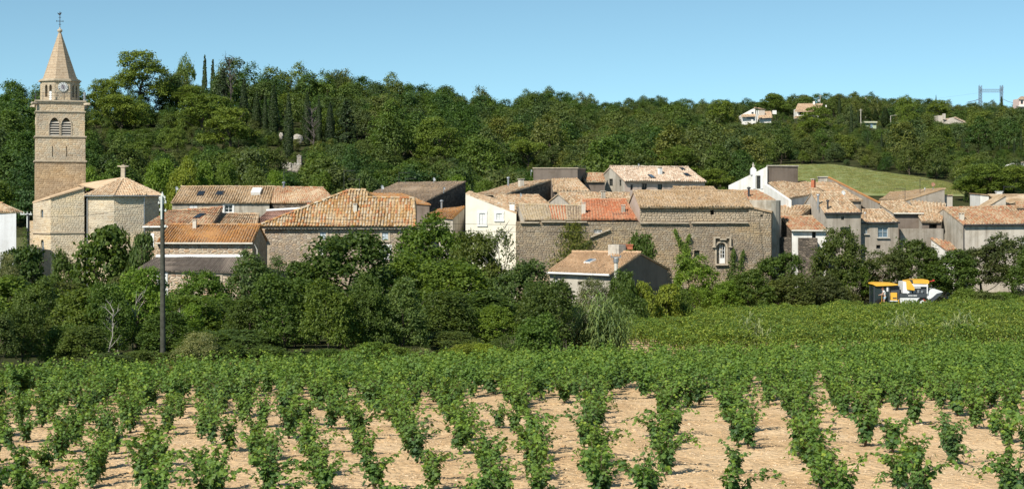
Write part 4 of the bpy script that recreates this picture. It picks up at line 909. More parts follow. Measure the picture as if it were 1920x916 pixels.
H['notch'] = house('village_house', 'house with sagging tan roof above a dark opening beside the orange roofed house', (1728, 415), (1766, 415.5), (1774, 381), (1706, 376), 162, 162, 17, {'F': W_BROWN_SHADE, 'L': W_PALE, 'R': W_PALE, 'B': W_PALE}, T_TAN, 'mono', level=False, ridge=False, wins=[('F', 1742, 420, 1757, 428, 'open', '')])
g0, g1 = ray(1688, 428, 158.5), ray(1769, 428, 158.5)
block('grey_yard_wall', 'stained grey rendered wall joining the annex to the orange roofed house', [(g0.x, g0.y), (g1.x, g1.y), (g1.x, g1.y + .5), (g0.x, g0.y + .5)], g(g0.x, 158) - .4, ray(1700, 428.5, 158.5).z, W_GREY, cat='wall', wins=[(0, 1725, 455, 1736, 460, 'dark', '')])
H['shed'] = house('garden_shed', 'little lean-to shed with bright red and cream tiles in front of the orange roof', (1775, 468.5), (1795, 468.5), (1782, 454.5), (1744, 445.5), 154.5, 154.5, 22, W_WHITE, T_MIXED, 'mono', level=False, ridge=False, rd=(157.8, 157.8), row=.4)
H['orangeR'] = house('village_house', 'wide house with orange tan roof and streaked pale render walls at the right edge', (1807, 421), (1990, 419), (1962, 386), (1768, 390), 158, 158, 17, {'F': W_PALE, 'L': W_OLDPALE, 'R': W_PALE, 'B': W_PALE}, T_MIXED, 'gable', level=False, gutter=M_DARK_METAL,
    wins=[('F', 1884, 445, 1892, 451, 'dark', ''), ('F', 1915, 445, 1926, 456, 'glass', 'grey')], chim=[(1803, 413, 399, 8, 'plaster')], so=.05)
r = H['orangeR']; p = r['edges']['F'][0]; mb = MB(); mb.bar(Vector((p.x + .05, p.y - .08, r['zb'])), Vector((p.x + .05, p.y - .08, r['EL'].z - .1)), .05, 0, 6); mb.build('drainpipe', M_DARK_METAL, r['root'])
H['upperR'] = house('village_house', 'raised red tan roof section behind the orange roof at the right edge', (1906, 388), (1990, 388), (1990, 379.5), (1904, 379.5), 162, 162, 17, W_PALE, T_MIXED, 'mono', level=False)
v0, v1 = ray(1838, 366, 178), ray(1886, 366, 178)
block('white_cottage', 'small white cottage wall with slim white chimney behind the orange roof', [(v0.x, v0.y), (v1.x, v1.y), (v1.x, v1.y + 4), (v0.x, v0.y + 4)], 4, 0, W_WHITE, tops=[ray(0, 365, 178).z, ray(0, 371, 178).z, ray(0, 368, 178).z, ray(0, 363, 178).z], cope=T_TAN)
ch = empty('white_chimney', ray(1873, 371, 178.5), 'slim white chimney standing between cottage and brown stone gable', 'chimney'); q = ray(1873, 371, 178.5); mb = MB(); mb.box(q - Vector((0, 0, 1.5)), (.62, .6, 2.2)); mb.box(q + Vector((0, 0, .7)), (.76, .72, .08)); mb.build('stack', M_WHITE, ch)
v0, v1 = ray(1880, 366, 172), ray(1990, 366, 172)
block('stone_gable_house', 'brown rubble stone house end at the right edge above the orange roof', [(v0.x, v0.y), (v1.x, v1.y), (v1.x, v1.y + 5), (v0.x, v0.y + 5)], 4, 0, stone_rubble('brown_rubble_wall', [(.2, .15, .11), (.27, .2, .14), (.16, .12, .09)], (.2, .16, .12)), tops=[ray(0, 384, 172).z, ray(0, 365.5, 172).z, ray(0, 365, 172).z, ray(0, 365, 172).z], cope=T_TAN)
v0, v1 = ray(1850, 372, 171), ray(1886, 372, 171)
block('tan_rake', 'pale raking wall leaning against the brown stone house end', [(v0.x, v0.y), (v1.x, v1.y), (v1.x, v1.y + 3), (v0.x, v0.y + 3)], 4, 0, W_PALE, tops=[ray(0, 389, 171).z, ray(0, 366, 171).z, ray(0, 366, 171).z, ray(0, 389, 171).z], cat='wall', cope=T_TAN)
# front house with sandy new roof, right gable's shade painted as darker render
H['front'] = house('front_house', 'plain house with sandy new tiled roof, big chimney block and dark shaded gable', (1026, 509.5), (1143, 514), (1202, 474), (1074, 472.5), 119.5, 115.2, 17, {'F': W_OLDPALE, 'R': W_BROWN_SHADE, 'L': W_OLDPALE, 'B': W_BROWN_SHADE}, T_NEW, 'gable', level=False, rd=(124, 119.6), col=.24, row=.34, gutter=M_WHITE, ov=.3,
    wins=[('F', 1039, 520, 1046, 533, 'glass', 'white'), ('F', 1083, 528, 1091, 534, 'dark', ''), ('F', 1037, 563, 1045, 578, 'glass', 'sur white')], sky=[(1099, 488, 1114, 494.5, 'white')])
r = H['front']; q = r['RR'].lerp(r['RL'], .33); mb = MB(); mb.box(q - Vector((.1, .2, .45)), (1.1, .85, 1.1), (r['u'], Vector((-r['u'].y, r['u'].x, 0)))); ck = mb.build('chimney', M_CONC, r['root'])
mb = MB(); mb.box(q + Vector((.7, .3, .25)), (.9, .7, .32)); mb.box(q + Vector((.7, .3, .57)), (1.0, .8, .08)); mb.build('brick_stack', M_BRICK, ck)
mb = MB(); mb.box(q - Vector((.1, .2, .5)), (1.2, .95, .35), (r['u'], Vector((-r['u'].y, r['u'].x, 0)))); mb.build('flashing', M_WHITE, ck)
fz = r['on_roof'](1153, 512); pf = empty('vent_pipe', (fz.x, fz.y - 1.2, g(fz.x, fz.y)), 'tall cream vent pipe against the dark gable of the front house', 'pipe')
zt_ = ray(1153, 483, fz.y - 1.2).z; c0 = Vector((fz.x, fz.y - 1.2, g(fz.x, fz.y))); mb = MB(); mb.lathe(c0, [(.14, 0), (.14, zt_ - c0.z)], 8); mb.build('pipe', M_ZINC, pf)
mb = MB(); mb.box(up(c0, zt_), (.75, .12, .08)); mb.lathe(up(c0, zt_ - .35), [(.2, 0), (.2, .3)], 8)
for s in (-.35, .35): mb.box(up(c0, zt_ + .08) + Vector((s, 0, 0)), (.08, .08, .12))
mb.build('cowl', M_GREY_METAL, pf)
# ================================================================ the ground
def soil_mat():
    N = NT('vineyard_soil'); p = N.n('ShaderNodeNewGeometry').outputs['Position']
    a = N.noise(p, .5, 5, .6).outputs[0]; b = N.noise(p, 5, 5, .65).outputs[0]
    v = N.n('ShaderNodeTexVoronoi', {'Vector': p, 'Scale': 7.0, 'Randomness': 1.0})
    c = N.ramp(a, [(.3, (.49, .325, .18)), (.45, (.59, .41, .235)), (.58, (.65, .465, .28)), (.74, (.72, .54, .35))])
    c = N.mix(.7, c, N.ramp(b, [(.3, (.62, .57, .52)), (.47, (.96, .95, .93)), (.7, (1.1, 1.09, 1.07))]), 'MULTIPLY')
    c = N.mix(N.mr(v.outputs['Distance'], .0, .16, .55, 0), c, (.64, .5, .36))
    h = N.math('ADD', N.math('MULTIPLY', b, 1.0), N.math('MULTIPLY', v.outputs['Distance'], -.6))
    return N.done(c, .95, N.bump(h, 1.0, .07), .05)
def earth_mat(name, cols, sc=.25):
    N = NT(name); p = N.n('ShaderNodeNewGeometry').outputs['Position']
    a = N.noise(p, sc, 6, .65).outputs[0]; b = N.noise(p, 3, 4, .6).outputs[0]
    c = N.ramp(a, [(.3 + .4 * i / (len(cols) - 1), q) for i, q in enumerate(cols)])
    c = N.mix(.6, c, N.ramp(b, [(.3, (.6, .6, .6)), (.7, (1.15, 1.15, 1.15))]), 'MULTIPLY')
    return N.done(c, .95, N.bump(b, .8, .1), .05)
M_SOIL = soil_mat()
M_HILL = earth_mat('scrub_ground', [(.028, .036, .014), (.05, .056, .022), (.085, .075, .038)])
M_VILL = earth_mat('village_earth', [(.16, .13, .08), (.11, .12, .05), (.2, .16, .1)])
M_MEADOW = earth_mat('dry_meadow_grass', [(.20, .245, .085), (.265, .285, .13), (.225, .265, .10), (.31, .295, .155)], .09)
M_BANK = earth_mat('rough_grass', [(.08, .1, .035), (.12, .12, .05)])
def sheet(name, xs, ys, fn, mat, dz=0.0, polar=True):
    """grid of (px, depth) when polar else (x, y)"""
    A, B = np.meshgrid(np.asarray(xs, float), np.asarray(ys, float)); 
    X = (A - 960) / F * B if polar else A; Z = fn(X, B) + dz
    V = np.stack([X, B, Z], -1).reshape(-1, 3); n, m = A.shape
    i = (np.arange(n - 1)[:, None] * m + np.arange(m - 1)[None]).reshape(-1, 1)
    me = np_mesh(name, V, [np.concatenate([i, i + 1, i + m + 1, i + m], 1)], mat, smooth=True)
    return link(bpy.data.objects.new(name, me), kind='structure')
edge1 = lambda px: 57.0 + np.clip(px, -400, 2400) / 1920 * 27.5          # far edge of the near vineyard
wide = np.concatenate([np.linspace(-9000, -1600, 12), np.arange(-1500, 3500, 60), np.linspace(3500, 11000, 12)])
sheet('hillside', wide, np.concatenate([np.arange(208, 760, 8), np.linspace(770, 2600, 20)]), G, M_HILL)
sheet('village_ground', wide, np.arange(139, 209, 3), G, M_VILL)
sheet('field_ground', wide[wide >= 1120], np.concatenate([np.arange(86, 139, 3), [139]]), G, M_SOIL)
def param_sheet(name, xs, near, far, rows, mat, dz):
    """sheet between two depths that vary with the photo column"""
    TT, XX = np.meshgrid(np.linspace(0, 1, rows), xs, indexing='ij'); YY = near(XX) + TT * (far(XX) - near(XX)); XW = (XX - 960) / F * YY; n = len(xs)
    V_ = np.stack([XW, YY, G(XW, YY) + dz], -1).reshape(-1, 3); i_ = (np.arange(rows - 1)[:, None] * n + np.arange(n - 1)[None]).reshape(-1, 1)
    return link(bpy.data.objects.new(name, np_mesh(name, V_, [np.concatenate([i_, i_ + 1, i_ + n + 1, i_ + n], 1)], mat, smooth=True)), kind='structure')
THICK_XS = np.concatenate([np.linspace(-9000, -1600, 12), np.arange(-1500, 1130, 45), [1138]])
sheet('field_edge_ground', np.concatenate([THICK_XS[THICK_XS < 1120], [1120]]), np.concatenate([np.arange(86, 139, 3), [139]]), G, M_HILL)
sheet('bank', np.linspace(-160, 160, 80), np.concatenate([np.arange(-40, 26, 3), [26]]), G, M_BANK, polar=False)
def mnoise(x, y, s, seed):
    r = np.random.default_rng(seed); n = 64; t = r.normal(size=(n, n)); X = x / s; Y = y / s
    i = np.floor(X).astype(int); j = np.floor(Y).astype(int); fx = X - i; fy = Y - j; fx = fx * fx * (3 - 2 * fx); fy = fy * fy * (3 - 2 * fy)
    g_ = lambda a, b: t[a % n, b % n]
    return (g_(i, j) * (1 - fx) + g_(i + 1, j) * fx) * (1 - fy) + (g_(i, j + 1) * (1 - fx) + g_(i + 1, j + 1) * fx) * fy
def clods(x, y): return G(x, y) + mnoise(x, y, .19, 1) * .011 + mnoise(x, y, .5, 2) * .02 + mnoise(x, y, 2.1, 3) * .035
sheet('vineyard_soil', np.concatenate([np.linspace(-2600, -90, 60), np.linspace(-80, 2000, 330), np.linspace(2010, 4500, 60)]), np.concatenate([np.arange(26, 50, .16), np.arange(50, 86.01, .4)]), clods, M_SOIL)
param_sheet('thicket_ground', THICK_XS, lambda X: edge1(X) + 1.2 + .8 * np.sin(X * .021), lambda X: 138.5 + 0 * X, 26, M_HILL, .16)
param_sheet('bare_soil_patch', np.linspace(1150, 1245, 8), lambda X: edge1(X) + 3, lambda X: 92 + 0 * X, 8, M_SOIL, .24)
# meadow on the right, a sheet a little above the hillside
def mpx(px): return np.interp(px, [1488, 1760], [0, 1])
def solve_D(px, base_py, lo=215, hi=760):
    """distance at which the ground shows at that photo row"""
    for D in np.arange(lo, hi, 2.0):
        if HY - F * (g((px - 960) / F * D, D) - ZC) / D <= base_py: return float(D)
    return hi
_mp = [1440, 1490, 1560, 1640, 1720, 1770, 1810]; _md = [solve_D(p, q) for p, q in zip(_mp, (312, 310, 310, 322, 333, 342, 352))]
mfar = lambda px: np.interp(px, _mp, _md)
xs_ = np.linspace(1440, 1810, 40); TT, XX = np.meshgrid(np.linspace(0, 1, 24), xs_, indexing='ij'); YY = 221 + TT * (mfar(XX) - 221); XW = (XX - 960) / F * YY
V_ = np.stack([XW, YY, G(XW, YY) + .12], -1).reshape(-1, 3); i_ = (np.arange(23)[:, None] * 40 + np.arange(39)[None]).reshape(-1, 1)
link(bpy.data.objects.new('meadow', np_mesh('meadow', V_, [np.concatenate([i_, i_ + 1, i_ + 41, i_ + 40], 1)], M_MEADOW, smooth=True)), kind='structure')

# ================================================================ plants
rng = np.random.default_rng(11)
def leaves(P, Nn, size, asp=.62, rg=rng):
    n = len(P); t = np.cross(Nn, rg.normal(size=(n, 3))); t /= np.linalg.norm(t, axis=1)[:, None] + 1e-9; b = np.cross(Nn, t)
    s = np.asarray(size).reshape(-1, 1) * np.ones((n, 1))
    V = np.stack([P - t * s * .5, P + b * s * asp * .5 + t * s * .05, P + t * s * .5, P - b * s * asp * .5 + t * s * .05], 1)
    return V.reshape(-1, 3), (np.arange(n) * 4)[:, None] + np.arange(4)[None]
def unit(v): return v / (np.linalg.norm(v, axis=-1, keepdims=True) + 1e-9)
def crown_pts(lobes, ncl, per, cr, rg, flat=.7, zmin=-.55, inner=.72, nr=.55):
    L = np.array(lobes, float); wgt = (L[:, 3] * L[:, 4] * L[:, 5]) ** (2 / 3); k = rg.choice(len(L), ncl, p=wgt / wgt.sum())
    d = unit(rg.normal(size=(ncl, 3))); d[:, 2] = np.where(d[:, 2] < zmin, -d[:, 2], d[:, 2])
    rr = 1 - np.abs(rg.normal(0, (1 - inner) * .8, ncl)); C = L[k, :3] + d * L[k, 3:6] * rr[:, None]
    keep = np.ones(ncl, bool)
    for l in L:
        q = np.sum(((C - l[:3]) / l[3:6]) ** 2, 1); keep &= q > .42
    C, d = C[keep], d[keep]; n = len(C)
    off = rg.normal(size=(n, per, 3)) * cr; off[..., 2] *= flat
    P = (C[:, None] + off).reshape(-1, 3); D = np.repeat(d, per, 0)
    N = unit(D * .55 + rg.normal(size=D.shape) * nr + np.array([0, 0, .45])); tone = np.repeat(rg.uniform(0, 1, n), per) * .5 + rg.uniform(0, 1, n * per) * .5
    return P, N, tone
def limbs(mb, h, r, spread, rg, n=5, m=0, base=(0, 0, 0), start=.35):
    b = Vector(base); pts = [b + Vector((0, 0, -.3)), b + Vector((rg.normal(0, .05) * h, rg.normal(0, .05) * h, h * .4)), b + Vector((rg.normal(0, .07) * h, rg.normal(0, .07) * h, h * .8))]
    mb.tube(pts, [r * 1.25, r * .85, r * .4], 6, m)
    for k in range(n):
        a = 2 * math.pi * (k + rg.uniform(-.3, .3)) / n; p0 = pts[0].lerp(pts[1], start + .6 * rg.uniform()) if k % 2 else pts[1].lerp(pts[2], rg.uniform(0, .7))
        p1 = p0 + Vector((math.cos(a) * spread * .5, math.sin(a) * spread * .5, h * rg.uniform(.12, .25))); p2 = p1 + Vector((math.cos(a + .3) * spread * .4, math.sin(a + .3) * spread * .4, h * rg.uniform(.1, .25)))
        mb.tube([p0, p1, p2], [r * .5, r * .32, r * .12], 5, m)
def mesh_of(name, mb, V, Q, tone, mats):
    """joins a trunk builder (slot 0) and leaf quads (slot 1) into one mesh"""
    nv = len(mb.v); polys = {}; order = []
    for f in mb.f: polys.setdefault(len(f), []).append(f)
    pl = [np.array(v) for v in polys.values()]; n0 = sum(len(p) for p in pl)
    allV = np.concatenate([np.array(mb.v).reshape(-1, 3), V]) if nv else V
    pl.append(Q + nv); mi = np.concatenate([np.zeros(n0), np.ones(len(Q))]); tn = np.concatenate([np.zeros(n0), tone])
    return np_mesh(name, allV, pl, mats, mi, {'leaf_tone': tn})
ROUND = [(0, 0, .55, .62, .62, .42)]
def broad_lobes(rg, W, Hh, nl=11, base=.12, low=False):
    """W radius, Hh height; lobes fill the upper part"""
    L = [(0, 0, Hh * (.5 if low else .58), W * .72, W * .72, Hh * (.42 if low else .36))]
    for k in range(nl):
        a = rg.uniform(0, 6.28); z = rg.uniform(.22 if low else .36, .86); rad = W * (.72 if z < .65 else .45) * rg.uniform(.6, 1.05); s = rg.uniform(.26, .44)
        L.append((math.cos(a) * rad, math.sin(a) * rad, Hh * z, W * s, W * s, Hh * s * .62))
    L.append((rg.normal(0, .1) * W, rg.normal(0, .1) * W, Hh * .84, W * .36, W * .36, Hh * .17))
    return L
M_LEAF = leaf_mat('tree_leaves', trans=.36, lo=(.68, .76, .78), hi=(1.8, 1.58, 1.1)); 
M_FOREST = leaf_mat('forest_leaves', [(0, (.052, .108, .024)), (.16, (.080, .142, .028)), (.32, (.058, .114, .038)), (.46, (.115, .178, .030)), (.58, (.084, .13, .052)), (.7, (.145, .195, .032)), (.82, (.090, .158, .030)), (.92, (.135, .155, .05)), (1, (.048, .096, .036))], obj=False, lo=(.5, .57, .66), hi=(1.25, 1.17, .9))
M_PINE = leaf_mat('pine_needles', [(0, (.11, .165, .026)), (.5, (.135, .185, .03)), (1, (.095, .15, .028))], obj=False, trans=.2)
M_CYP = leaf_mat('cypress_foliage', [(0, (.028, .05, .016)), (.6, (.036, .06, .02)), (1, (.024, .042, .018))], obj=False, trans=.12)
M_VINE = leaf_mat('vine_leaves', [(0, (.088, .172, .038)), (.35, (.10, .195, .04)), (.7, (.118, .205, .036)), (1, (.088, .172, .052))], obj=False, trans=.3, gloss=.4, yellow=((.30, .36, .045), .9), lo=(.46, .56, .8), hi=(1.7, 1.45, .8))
M_VINE2 = leaf_mat('far_vine_leaves', [(0, (.135, .20, .036)), (.35, (.16, .225, .04)), (.7, (.115, .19, .04)), (1, (.15, .20, .045))], obj=False, trans=.3, yellow=((.34, .36, .07), .75), lo=(.5, .62, .7), hi=(1.55, 1.4, .9))
M_REED = leaf_mat('reed_leaves', None, trans=.3)
M_DRY = plain('dry_stalks', (.34, .295, .225), .9, .05, var=.25)
M_VWOOD = plain('vine_wood', (.10, .075, .05), .95, .05, var=.3)
def near_tree(name, rg, W, Hh, nl, ncl, per, leaf, low=False, cr=.2):
    P, N, t = crown_pts(broad_lobes(rg, W, Hh, nl, low=low), ncl, per, cr, rg); V, Q = leaves(P, N, rg.uniform(.7, 1.3, len(P)) * leaf, rg=rg)
    crown = np_mesh(name + '_crown', V, [Q], M_LEAF, None, {'leaf_tone': t})
    mb = MB(); limbs(mb, Hh * .8, .13 * (Hh / 7), W * .8, rg, 6); trunk = mb.mesh(name + '_trunk', M_BARK)
    return trunk, crown, Hh, W
NEAR = [near_tree('broad_tree', np.random.default_rng(20 + k), 3.0, 7.0, 14 + 2 * k, 1000, 17, .23) for k in range(4)]
NEARL = [near_tree('low_tree', np.random.default_rng(30 + k), 3.0, 6.5, 15 + k, 1100, 17, .23, True) for k in range(3)]
BUSH = [near_tree('bush', np.random.default_rng(40 + k), 1.8, 2.8, 11, 620, 16, .17, True, .17) for k in range(4)]
OLIVE = near_tree('olive', np.random.default_rng(50), 2.2, 3.6, 10, 900, 16, .12, True, .17)
FIG = near_tree('fig', np.random.default_rng(52), 3.0, 5.0, 15, 620, 14, .33, True, .22)
THIN = near_tree('thin_tree', np.random.default_rng(53), 2.0, 7.0, 10, 260, 16, .19)
def hill_tree(name, rg, W, Hh, nl, ncl, per, leaf, mat, low=False):
    P, N, t = crown_pts(broad_lobes(rg, W, Hh, nl, low=low), ncl, per, .33, rg, inner=.8, nr=.3); V, Q = leaves(P, N, rg.uniform(.7, 1.3, len(P)) * leaf, .8, rg=rg)
    mb = MB(); limbs(mb, Hh * .75, .16, W * .7, rg, 4); return mesh_of(name, mb, V, Q, t, [M_BARK, mat]), W, Hh
OAKS = [hill_tree('oak', np.random.default_rng(60 + k), 3.4, 6.0 + k * .5, 9 + k, 420, 13, .29, M_FOREST, k % 2 == 0) for k in range(5)]
M_FOREST2 = leaf_mat('olive_forest_leaves', [(0, (.075, .125, .028)), (.2, (.115, .160, .034)), (.4, (.085, .125, .05)), (.55, (.150, .190, .036)), (.7, (.105, .140, .055)), (.84, (.165, .180, .042)), (1, (.062, .108, .036))], obj=False, lo=(.55, .62, .7), hi=(1.25, 1.17, .9))
for me, W_, H_ in list(OAKS): m2 = me.copy(); m2.materials[1] = M_FOREST2; OAKS.append((m2, W_, H_))
def pine(name, rg, W, Hh, umb=False):
    L = []
    n = 24 if not umb else 15
    for k in range(n):
        a = rg.uniform(0, 6.28); z = .93 - .62 * (k / n) ** 1.1 if not umb else rg.uniform(.74, .9); rad = W * (.12 + .8 * math.sqrt(k / n)) * rg.uniform(.75, 1.05); s = rg.uniform(.28, .42)
        L.append((math.cos(a) * rad, math.sin(a) * rad, Hh * z, W * s, W * s, W * s * .6))
    if not umb: L += [(0, 0, Hh * .62, W * .62, W * .62, Hh * .26), (0, 0, Hh * .42, W * .5, W * .5, Hh * .16)]
    P, N, t = crown_pts(L, 1050, 16, .3, rg, .6, -.3, .8); V, Q = leaves(P, unit(N + np.array([0, 0, .3])), rg.uniform(.7, 1.3, len(P)) * .34, .45, rg=rg)
    mb = MB(); limbs(mb, Hh * .85, .22, W * .8, rg, 7, start=.6); return mesh_of(name, mb, V, Q, t, [M_BARK, M_PINE]), W, Hh
PINES = [pine('pine', np.random.default_rng(70 + k), 4.6, 9.5) for k in range(3)]; UMB = pine('umbrella_pine', np.random.default_rng(75), 5.0, 8.0, True)
def cypress(rg, W, Hh):
    n = 4200; z = rg.beta(1.05, 1.5, n); r = W * np.clip(np.sin(np.pi * np.clip(z * .93 + .05, 0, 1)) ** .55 * (1 - z * .62), .03, 1) * (1 - np.abs(rg.normal(0, .16, n))); a = rg.uniform(0, 6.28, n)
    r *= 1 + .16 * np.sin(a * 3 + z * 14); P = np.stack([np.cos(a) * r, np.sin(a) * r, .02 * Hh + z * Hh * .98], 1)
    N = unit(np.stack([np.cos(a), np.sin(a), np.full(n, .5)], 1) + rg.normal(0, .45, (n, 3))); V, Q = leaves(P, N, .36, .5, rg=rg)
    mb = MB(); mb.tube([(0, 0, -.3), (0, 0, Hh * .3)], [.2, .12]); return mesh_of('cypress', mb, V, Q, rg.uniform(0, 1, n), [M_BARK, M_CYP]), W, Hh
CYPS = [cypress(np.random.default_rng(80 + k), 1.25, 13.0) for k in range(3)]
def conifer(rg):
    Hh, W = 10.0, 2.4; P = []; D = []
    for j in range(15):
        z = Hh * (.08 + .9 * j / 15); r0 = W * (1 - j / 15.5)
        for k in range(10):
            a = rg.uniform(0, 6.28); m = int(8 + 16 * r0 / W); t = rg.uniform(.1, 1, m); P.append(np.stack([np.cos(a) * t * r0, np.sin(a) * t * r0, z - t * r0 * .25 + rg.normal(0, .1, m)], 1) + rg.normal(0, .12, (m, 3))); D.append(np.tile([np.cos(a), np.sin(a), .6], (m, 1)))
    P = np.concatenate(P); N = unit(np.concatenate(D) + rg.normal(0, .5, P.shape)); V, Q = leaves(P, N, .4, .5, rg=rg); mb = MB(); mb.tube([(0, 0, -.3), (0, 0, Hh * .95)], [.22, .04])
    return mesh_of('conifer', mb, V, Q, rg.uniform(0, 1, len(P)), [M_BARK, M_CYP]), W, Hh
CONIF = conifer(np.random.default_rng(90))
def dead(rg, Hh=6.0, n=9, mat=M_DEADWOOD, thin=1.0):
    mb = MB(); p = [Vector((0, 0, -.2))]
    for k in range(4): p.append(p[-1] + Vector((rg.normal(0, .22), rg.normal(0, .22), Hh / 4)))
    mb.tube(p, [.10 * thin, .085 * thin, .065 * thin, .045 * thin, .02 * thin], 5)
    for k in range(n):
        i = int(rg.integers(1, 4)); q = p[i].lerp(p[i + 1], rg.uniform()); a = rg.uniform(0, 6.28); L = Hh * rg.uniform(.1, .3)
        r1 = q + Vector((math.cos(a) * L * .6, math.sin(a) * L * .6, L * .5)); r2 = r1 + Vector((math.cos(a + .6) * L * .4, math.sin(a + .6) * L * .4, L * rg.uniform(.1, .6)))
        mb.tube([q, r1, r2], [.045 * thin, .03 * thin, .01 * thin], 4)
        for s in (-1, 1):
            r3 = r1 + Vector((math.cos(a + s) * L * .35, math.sin(a + s) * L * .35, L * .3)); mb.tube([r1, r3], [.02 * thin, .007 * thin], 4)
    return mb.mesh('bare_branches', mat)
DEAD = [dead(np.random.default_rng(95 + k)) for k in range(3)]
DEADGREY = dead(np.random.default_rng(99), 8.0, 26, plain('dead_pine_wood', (.10, .085, .078), .95, .05), 1.6)
def blades(rg, n, Hh, spread, wd, droop=.5, segs=4, upright=.12):
    V = []; Q = []; tone = []; b = 0
    for k in range(n):
        x, y = rg.normal(0, spread, 2); a = rg.uniform(0, 6.28); h = Hh * rg.uniform(.55, 1.05); lean = rg.uniform(.05, .5); t0 = rg.uniform()
        s = np.array([-math.sin(a), math.cos(a), 0]) * wd / 2
        for j in range(segs + 1):
            t = j / segs; c = np.array([x + math.cos(a) * h * (lean * t * upright * 3 + droop * t * t * lean), y + math.sin(a) * h * (lean * t * upright * 3 + droop * t * t * lean), h * (t - droop * lean * t * t * t)])
            wv = s * (1 - .9 * t ** 2); V += [c - s * 0 - wv, c + wv]
            if j: Q.append((b + 2 * j - 2, b + 2 * j - 1, b + 2 * j + 1, b + 2 * j)); tone.append(t0)
        b += 2 * (segs + 1)
    return np.array(V), np.array(Q), np.array(tone)
def reed_mesh(rg, n=70, Hh=3.0, spread=.5):
    """canes, each with drooping strap leaves"""
    mb = MB(); V, Q, T = [], [], []; b = 0
    for k in range(n):
        x, y = rg.normal(0, spread, 2); h = Hh * rg.uniform(.55, 1); lx, ly = rg.normal(0, .1, 2) * h; mb.tube([(x, y, -.1), (x + lx, y + ly, h)], [.014, .008], 4)
        for j in range(11):
            t = .2 + .8 * j / 10; p = np.array([x + lx * t, y + ly * t, h * t]); a = rg.uniform(0, 6.28); d = np.array([math.cos(a), math.sin(a), 0]); s = np.array([-d[1], d[0], 0]) * .028; L = rg.uniform(.4, .65)
            pts = [p, p + d * L * .45 + [0, 0, L * .3], p + d * L * .85 + [0, 0, L * .15], p + d * L * 1.1 - [0, 0, L * .25]]; t0 = rg.uniform(.2, 1)
            for i, q in enumerate(pts): w_ = s * (1, 1, .7, .1)[i]; V += [q - w_, q + w_]
            for i in range(3): Q.append((b + 2 * i, b + 2 * i + 1, b + 2 * i + 3, b + 2 * i + 2)); T.append(t0)
            b += 8
    return mesh_of('reeds', mb, np.array(V), np.array(Q), np.array(T), [M_REED, M_REED])
REED = [reed_mesh(np.random.default_rng(100 + k)) for k in range(2)]; REEDS = reed_mesh(np.random.default_rng(103), 16, 2.0, .35)

# ---- making things of them
def tree(proto, px, py_top, D, wpx, label, cat, color=(.06, .1, .025), name='tree', group=None, rz=None, hmin=None, base=None):
    """a thing with trunk and crown, its top at a photo row; the width gives the crown's spread"""
    trunk, crown, Hh, W = proto; p = ray(px, py_top, D); z0 = g(p.x, D) if base is None else base; h = max(.8, p.z - z0); s = F / D
    k = wpx / s / (2 * W); e = empty(name, (p.x, D, z0), label, cat, group, random.uniform(0, 6.28) if rz is None else rz)
    for nm, me in (('trunk', trunk), ('crown', crown)):
        o = bpy.data.objects.new(nm, me); o.scale = (k, k, h / Hh / 1.0); o.color = (*color, 1); link(o, e)
    e.children[-1]['kind'] = 'stuff' if False else 'thing'; del e.children[-1]['kind']
    return e
random.seed(5)
def jit(c, a=.15): 
    f = 1 + random.uniform(-a, a); return tuple(max(.003, x * f * (1 + random.uniform(-a, a) * .4)) for x in c)
DKG, MDG, BRG, YLG, GRY, BLG = (.068, .112, .026), (.100, .158, .030), (.122, .198, .032), (.165, .21, .034), (.155, .175, .088), (.078, .125, .042)
GB = 'trees and bushes between vineyard and village'
T = lambda *a, **k: tree(*a, group=GB, **k)
# left part of the belt, back to front
T(FIG, 190, 430, 143, 150, 'broad dark fig tree in front of the church apse', 'tree', DKG, name='fig_tree')
T(BUSH[1], 122, 478, 146, 66, 'small round dark tree on a short trunk below the lancet window', 'tree', DKG)
T(FIG, 262, 442, 139, 60, 'upright leafy tree at the right corner of the church apse', 'tree', BLG, name='fig_tree')
T(FIG, 42, 468, 128, 110, 'rounded dark leafy tree before the bluish white house', 'tree', (.05, .09, .024), name='fig_tree')
T(OLIVE, 10, 478, 122, 70, 'pale grey green bush against the bluish white house wall', 'bush', GRY, name='bush')
T(NEARL[0], 30, 520, 100, 200, 'large mid green tree at the left edge behind the vineyard', 'tree', MDG)
T(NEARL[1], 128, 528, 104, 170, 'brownish green tree between left edge and the bare white branches', 'tree', (.075, .095, .028))
T(NEARL[2], 190, 545, 98, 130, 'bright green tree behind the bare white branches', 'tree', BRG)
T(NEAR[3], 255, 515, 112, 120, 'olive green loose tree left of the utility pole', 'tree', (.075, .09, .035))
T(NEARL[0], 290, 575, 94, 110, 'grey green scrubby tree around the foot of the utility pole', 'tree', (.068, .085, .036))
T(NEAR[1], 378, 512, 107, 130, 'bright light green tree right of the utility pole', 'tree', (.085, .15, .028))
T(NEARL[2], 360, 560, 96, 150, 'green tree in front of the lean-to barn', 'tree', MDG)
T(NEAR[0], 470, 470, 116, 110, 'tall bluish green ash tree left of the hipped house corner', 'tree', BLG)
T(THIN, 520, 478, 118, 62, 'thin airy tree in front of the hipped house corner stones', 'tree', BLG)
T(NEARL[0], 445, 565, 99, 150, 'dark tree below the tall bluish green ash', 'tree', DKG)
T(NEARL[2], 650, 450, 106, 225, 'large spreading tree covering the middle of the hipped house', 'tree', (.056, .095, .024))
T(NEARL[1], 575, 492, 104, 140, 'dark green tree below the left windows of the hipped house', 'tree', DKG)
T(NEAR[0], 808, 402, 128, 165, 'bright dense tree rising over the right end of the hipped roof', 'tree', (.080, .135, .024))
T(NEARL[0], 740, 478, 112, 165, 'mid green tree in front of the right windows of the hipped house', 'tree', MDG)
